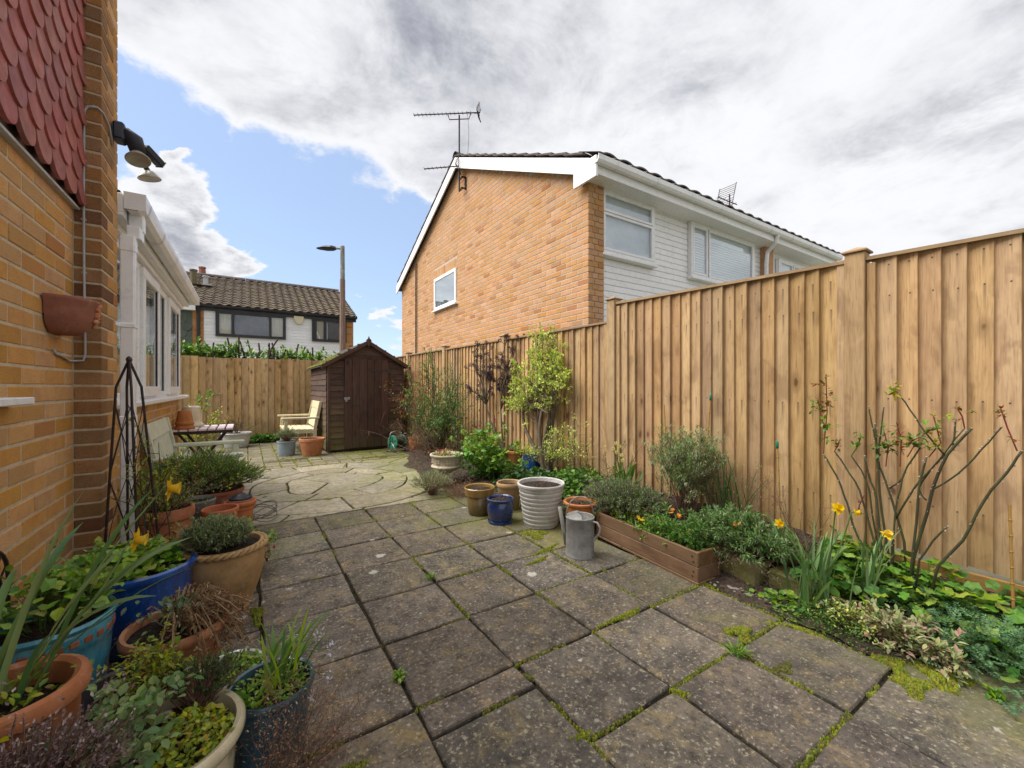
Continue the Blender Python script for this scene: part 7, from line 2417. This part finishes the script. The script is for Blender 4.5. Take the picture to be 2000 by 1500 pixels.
# canes with green caps
def cane(label, pxb, pyb, pxt, pyt, X, cap):
    Yb, zb = at_x(pxb, pyb, X); Yt, zt_2 = at_x(pxt, pyt, X + .02)
    zb = bedz(X, Yb) - .05
    t = thing('bamboo_cane', label, 'cane', (X, Yb, zb))
    e = Vector((X + .02, Yt, zt_2)) - Vector((X, Yb, zb))
    n = 8; pts = [e * (k / n) for k in range(n + 1)]
    MB().tube(pts, [.006] * (n + 1), 7).build('cane', 'cane', t)
    nd = MB()
    for k in range(1, n):
        nd.lathe([(.006, -.006), (.0085, 0), (.006, .006)], 7, c=pts[k])
    nd.build('nodes', 'cane', t)
    if cap:
        c_ = MB().lathe([(.0, -.027), (.007, -.027), (.0095, -.008), (.008, .016), (.003, .025), (0, .027)], 10)
        o = c_.build('cap', 'plastic_green', t, True, loc=e); o.rotation_euler = e.to_track_quat('Z', 'Y').to_euler()
cane('leaning bamboo cane with a green plastic cap above the lavender bush', 1370, 960, 1388, 775, 2.98, True)
cane('short bamboo cane with a dark green cap left of the pruned rose', 1526, 1010, 1518, 868, 2.95, True)
cane('plain bamboo cane without a cap at the right edge of the bed', 1981, 1190, 1972, 985, 3.02, False)
cane('thin bare cane stub between the narcissi and the lavender bush', 1305, 960, 1297, 790, 3.0, False)

# pruned rose
b0 = Vector((2.93, .84, bedz(2.93, .84)))
t = thing('pruned_rose', 'hard-pruned rose with thorny green canes and red shoots against the near fence', 'shrub', b0)
def cpt(cx, cy, X):
    return tp_(1450 + cx * .4667, 650 + cy * .4667, X)
CANES = [([(575, 1010), (480, 850), (440, 720), (395, 600), (340, 510)], 2.85, .010), ([(590, 990), (530, 800), (490, 660), (430, 560), (385, 495)], 2.9, .009),
         ([(580, 990), (545, 760), (520, 620), (455, 515)], 2.95, .008), ([(590, 980), (560, 700), (530, 600), (512, 515)], 2.88, .010),
         ([(620, 1000), (585, 750), (562, 520), (555, 380)], 2.97, .010), ([(563, 540), (580, 420), (592, 310)], 2.97, .007), ([(557, 450), (540, 380), (530, 310)], 2.97, .006),
         ([(690, 920), (640, 750), (610, 650), (575, 560), (560, 500)], 2.98, .010), ([(630, 1010), (635, 800), (660, 650), (690, 560), (745, 480)], 2.92, .008),
         ([(700, 1010), (730, 800), (740, 650), (770, 520)], 2.85, .010), ([(700, 1010), (770, 760), (800, 640), (860, 510), (960, 400)], 2.88, .0125),
         ([(800, 655), (900, 590), (1000, 490), (1085, 395)], 2.86, .007), ([(780, 1010), (920, 870), (1010, 700), (1100, 590), (1170, 495)], 2.82, .010),
         ([(720, 980), (800, 870), (860, 810)], 2.8, .008), ([(640, 780), (720, 650), (790, 570), (850, 510)], 2.94, .008), ([(850, 515), (760, 410), (700, 320), (655, 255)], 2.92, .007),
         ([(615, 650), (660, 620), (690, 560)], 2.95, .007), ([(770, 700), (740, 650), (800, 560), (930, 400)], 2.95, .006), ([(880, 470), (890, 420), (893, 360)], 2.9, .007), ([(620, 1010), (625, 900), (628, 840)], 2.86, .008)]
M['cut_wood'] = plain('pale_cut_wood', (.50, .40, .26), (.42, .33, .2), 20, .8)
M['thorn'] = plain('pale_thorn', (.46, .34, .24), (.36, .24, .17), 20, .7)
th = MB(); cut = MB()
for pts, X, r_ in CANES:
    P = [cpt(a, b, X) for a, b in pts]
    fine_ = []
    for i in range(len(P) - 1):
        for k in range(3):
            q = k / 3
            p0 = P[max(0, i - 1)]; p1 = P[i]; p2 = P[i + 1]; p3 = P[min(len(P) - 1, i + 2)]
            fine_.append(.5 * ((2 * p1) + (p2 - p0) * q + (2 * p0 - 5 * p1 + 4 * p2 - p3) * q * q + (3 * p1 - p0 - 3 * p2 + p3) * q ** 3) + rv(.002))
    fine_.append(P[-1]); n = len(fine_)
    if pts[0][1] > 900:
        fine_[0].z = min(fine_[0].z, bedz(b0.x, b0.y) - b0.z - .01)
    MB().tube(fine_, [r_ * .62 * (1.0 - .3 * k / n) for k in range(n)], 8).build('cane', 'rose_stem', t, True)
    e = fine_[-1]; d = (fine_[-1] - fine_[-2]).normalized()
    cut.tube([e, e + d * .003], [r_ * .45, r_ * .38], 8)
    for k in range(int(n * 1.3)):
        p, d = along(fine_, R.uniform(.1, .97))
        s = (rv() - d * rv().dot(d)).normalized()
        o = len(th.v)
        p = p + s * r_ * .44
        th.v += [tuple(p + d * .006), tuple(p - d * .006), tuple(p + d.cross(s) * .003), tuple(p + s * .011 - d * .003)]
        th.f += [(o, o + 2, o + 3), (o + 2, o + 1, o + 3), (o + 1, o, o + 3)]
th.build('thorns', 'thorn', t, stuff=True); cut.build('cut_ends', 'cut_wood', t)
def shoot(pts, X, lm, n, L, sm='stem_red', r_=.003):
    P = [cpt(a, b, X) for a, b in pts]
    MB().tube(P, r_, 5).build('shoot', sm, t)
    lb = MB()
    for k in range(n):
        p, d = along(P, R.uniform(.25, .999))
        e = p + (rv() + Vector((0, 0, .2))).normalized() * R.uniform(.02, .055)
        d2 = (e - p).normalized()
        for j in range(5):
            put_leaf(lb, 'oval', p + (e - p) * (j / 3.2), d2 * .5 + rv(.7), L * R.uniform(.75, 1.2), L * .66)
    for k in range(5):
        put_leaf(lb, 'lance', P[-1], rv() + Vector((0, 0, .6)), L, L * .35)
    lb.build('leaves', lm, t, stuff=True)
shoot([(340, 510), (345, 420), (330, 350), (320, 300)], 2.85, 'leaf_bright', 9, .034)
shoot([(345, 430), (355, 330), (352, 250), (350, 185)], 2.87, 'leaf_red', 10, .034)
shoot([(655, 255), (640, 245), (610, 260)], 2.92, 'leaf_lime', 5, .034)
shoot([(930, 400), (920, 350), (900, 318)], 2.88, 'leaf_red', 3, .026)
shoot([(1150, 495), (1110, 400), (1082, 320)], 2.82, 'leaf_red', 4, .026)
shoot([(660, 560), (665, 450), (650, 395)], 2.92, 'leaf_red', 7, .034)
shoot([(600, 560), (610, 480), (590, 400)], 2.96, 'leaf_mid', 8, .036)
shoot([(690, 520), (720, 470), (700, 460), (800, 400)], 2.9, 'leaf_mid', 8, .036)
shoot([(780, 520), (830, 460), (800, 350)], 2.92, 'leaf_lime', 6, .03)
shoot([(455, 515), (480, 480), (495, 440)], 2.93, 'leaf_bright', 4, .032, 'stem_green')
shoot([(510, 680), (490, 720), (480, 760)], 2.9, 'leaf_red', 3, .02)
shoot([(385, 495), (400, 470), (405, 455)], 2.9, 'leaf_red', 3, .024)

# wispy seedling stems left of the rose
t = thing('bare_twigs', 'wispy bare twigs between the evergreen bush and the pruned rose', 'plant', (2.92, 1.18, bedz(2.92, 1.18)))
bush(t, [((R.gauss(0, .03), R.gauss(0, .04), 0), (R.gauss(0, .06), R.gauss(0, .16), R.uniform(.25, .45))) for _ in range(7)], 'twig', 'leaf_red', 'oval', .014, .009, 4, .13, 1, .4, .0028, n2=1)

# front daffodils
b0 = Vector((2.50, .96, bedz(2.5, .96)))
t = thing('daffodil_clump', 'clump of grey-green daffodil blades with yellow flowers at the bed edge below the evergreen bush', 'flowers', b0)
for k in range(34):
    L_ = R.uniform(.30, .50)
    o = link('leaf', blade(L_, R.uniform(.013, .02), abs(R.gauss(.05, .17)) + .03, R.uniform(.1, .9), R.gauss(0, .6)).mesh('leaf', 'leaf_blade', True), t)
    o.location = (R.gauss(0, .03), R.gauss(0, .045), 0); o.rotation_euler = (0, 0, R.choice((R.gauss(-1.2, .9), R.uniform(0, 6.3))))
def dfl(t, b0, px, py, X, base, face, **k):
    Y, z = at_x(px, py, X)
    return daffodil_flower(t, base, Vector((X, Y, z)) - b0, face, **k)
dfl(t, b0, 1518, 1022, 2.44, (-.01, .03, 0), (-.55, -.75, .25), sz=.030)
dfl(t, b0, 1632, 995, 2.55, (.02, -.02, 0), (-.5, -.7, .5), sz=.036)
dfl(t, b0, 1662, 1002, 2.62, (.03, -.03, 0), (.4, -.8, .2), sz=.030)
b0 = Vector((2.72, .80, bedz(2.72, .8)))
t = thing('daffodil_clump', 'slim daffodil clump with a single yellow flower in front of the pruned rose', 'flowers', b0)
for k in range(16):
    o = link('leaf', blade(R.uniform(.28, .46), .011, abs(R.gauss(.04, .16)) + .02, R.uniform(.0, .5), R.gauss(0, .5)).mesh('leaf', 'leaf_blade', True), t)
    o.location = (R.gauss(0, .02), R.gauss(0, .03), 0); o.rotation_euler = (0, 0, R.uniform(0, 6.3))
dfl(t, b0, 1730, 1050, 2.74, (0, -.02, 0), (-.3, -.45, .85), sz=.034)

# cranesbill, variegated and tansy-like plants
b0 = Vector((2.86, .58, bedz(2.86, .58)))
t = thing('cranesbill', 'bright green lobed cranesbill leaves under the pruned rose', 'plant', b0)
pts = []
for _ in range(240):
    x = R.gauss(0, .10); y = R.uniform(-.24, .42)
    z = bedz(2.86 + x, .58 + y) - b0.z + R.uniform(.03, .15)
    pts.append((x, y, z))
leaf_parts(t, pts, 'leaf_bright', 'lobed', .058, .060, base=(0, .1, 0), tilt=.55)
lb = MB()
for _ in range(420):
    x = R.gauss(0, .13); y = R.uniform(-.3, .5)
    put_leaf(lb, 'lobed', (x, y, bedz(2.86 + x, .58 + y) - b0.z + R.uniform(.01, .08)), rv() + Vector((0, 0, .3)), .05, .05)
lb.build('small_leaves', 'leaf_mid', t, stuff=True)
t = thing('broad_leaf_plant', 'plant with broad oval green leaves between the two daffodil clumps', 'plant', (2.68, .95, bedz(2.68, .95)))
leaf_parts(t, [(R.gauss(0, .06), R.gauss(0, .08), R.uniform(.03, .13)) for _ in range(26)], 'leaf_mid', 'oval', .09, .08, base=(0, 0, 0), tilt=.5)
t = thing('variegated_plant', 'low cream and pink variegated shrublet spilling onto the slab at the bed corner', 'plant', (2.50, .64, bedz(2.5, .64)))
bush(t, [((R.gauss(0, .04), R.gauss(0, .05), .0), (R.gauss(-.01, .055), R.gauss(-.0, .075), R.uniform(.03, .11))) for _ in range(38)], 'twig', 'leaf_pink', 'oval', .032, .018, 3, .05, 6, .2, .002, tuft=5)
bush(t, [((.02, -.12, .0), (R.gauss(-.04, .03), R.gauss(-.15, .04), R.uniform(.0, .05))) for _ in range(11)], 'twig', 'leaf_pink', 'oval', .034, .019, 3, .05, 6, .2, .002, tuft=5, fname='trailing_leaves')
bush(t, [((0, .08, 0), (R.gauss(-.03, .06), R.gauss(.18, .07), R.uniform(.03, .10))) for _ in range(26)], 'twig', 'leaf_varieg', 'oval', .018, .011, 3, .05, 7, .2, .0016, fname='lime_leaves')
t = thing('feathery_plant', 'blue-green finely divided feathery foliage at the right edge of the bed', 'plant', (2.72, .36, bedz(2.72, .36)))
lb = MB(); sb = MB()
for _ in range(560):
    x = R.gauss(0, .11); y = R.gauss(-.02, .15)
    q = math.exp(-(x / .16) ** 2 * .5 - (y / .22) ** 2 * .5)
    p = Vector((x, y, bedz(2.72 + x, .36 + y) - bedz(2.72, .36) + R.uniform(.01, .15) * q))
    put_leaf(lb, 'frond', p, Vector((x * 3, y * 2, 0)) + rv(.6) + Vector((0, 0, .35)), R.uniform(.045, .075), .055)
    if R.random() < .3:
        sb.tube([(x * .5, y * .5, 0), p], .0016, 3, False)
sb.build('stems', 'stem_green', t, stuff=True); lb.build('foliage', 'leaf_tansy', t, stuff=True)
t = thing('grass_tuft', 'small bright grass weed growing in the slab joint beside the moss cushion', 'weed', (1.86, 1.01, 0))
for k in range(46):
    o = link('leaf', blade(R.uniform(.04, .08), .0045, R.uniform(.4, 1.3), R.uniform(.2, .8), 0, 5).mesh('leaf', 'leaf_bright', True), t)
    o.rotation_euler = (0, 0, R.uniform(0, 6.3)); o.location = (R.gauss(0, .015), R.gauss(0, .012), 0)
for (lab, x, y, n) in (('tiny bright green weed in the joint in the middle of the patio', .968, 2.45, 90), ('tiny weed seedling in a slab joint right of the bluebell pot', .53, 1.68, 36), ('flat green weed at the corner of the last slab by the bed', 2.43, .33, 60)):
    t = thing('weed', lab, 'weed', (x, y, 0)); lb = MB()
    for k in range(n):
        put_leaf(lb, 'needle' if n == 90 else 'oval', (R.gauss(0, .014), R.gauss(0, .012), R.uniform(.0, .02)), rv() + Vector((0, 0, .5)), .025, .006 if n == 90 else .018)
    lb.build('foliage', 'leaf_bright', t, stuff=True)
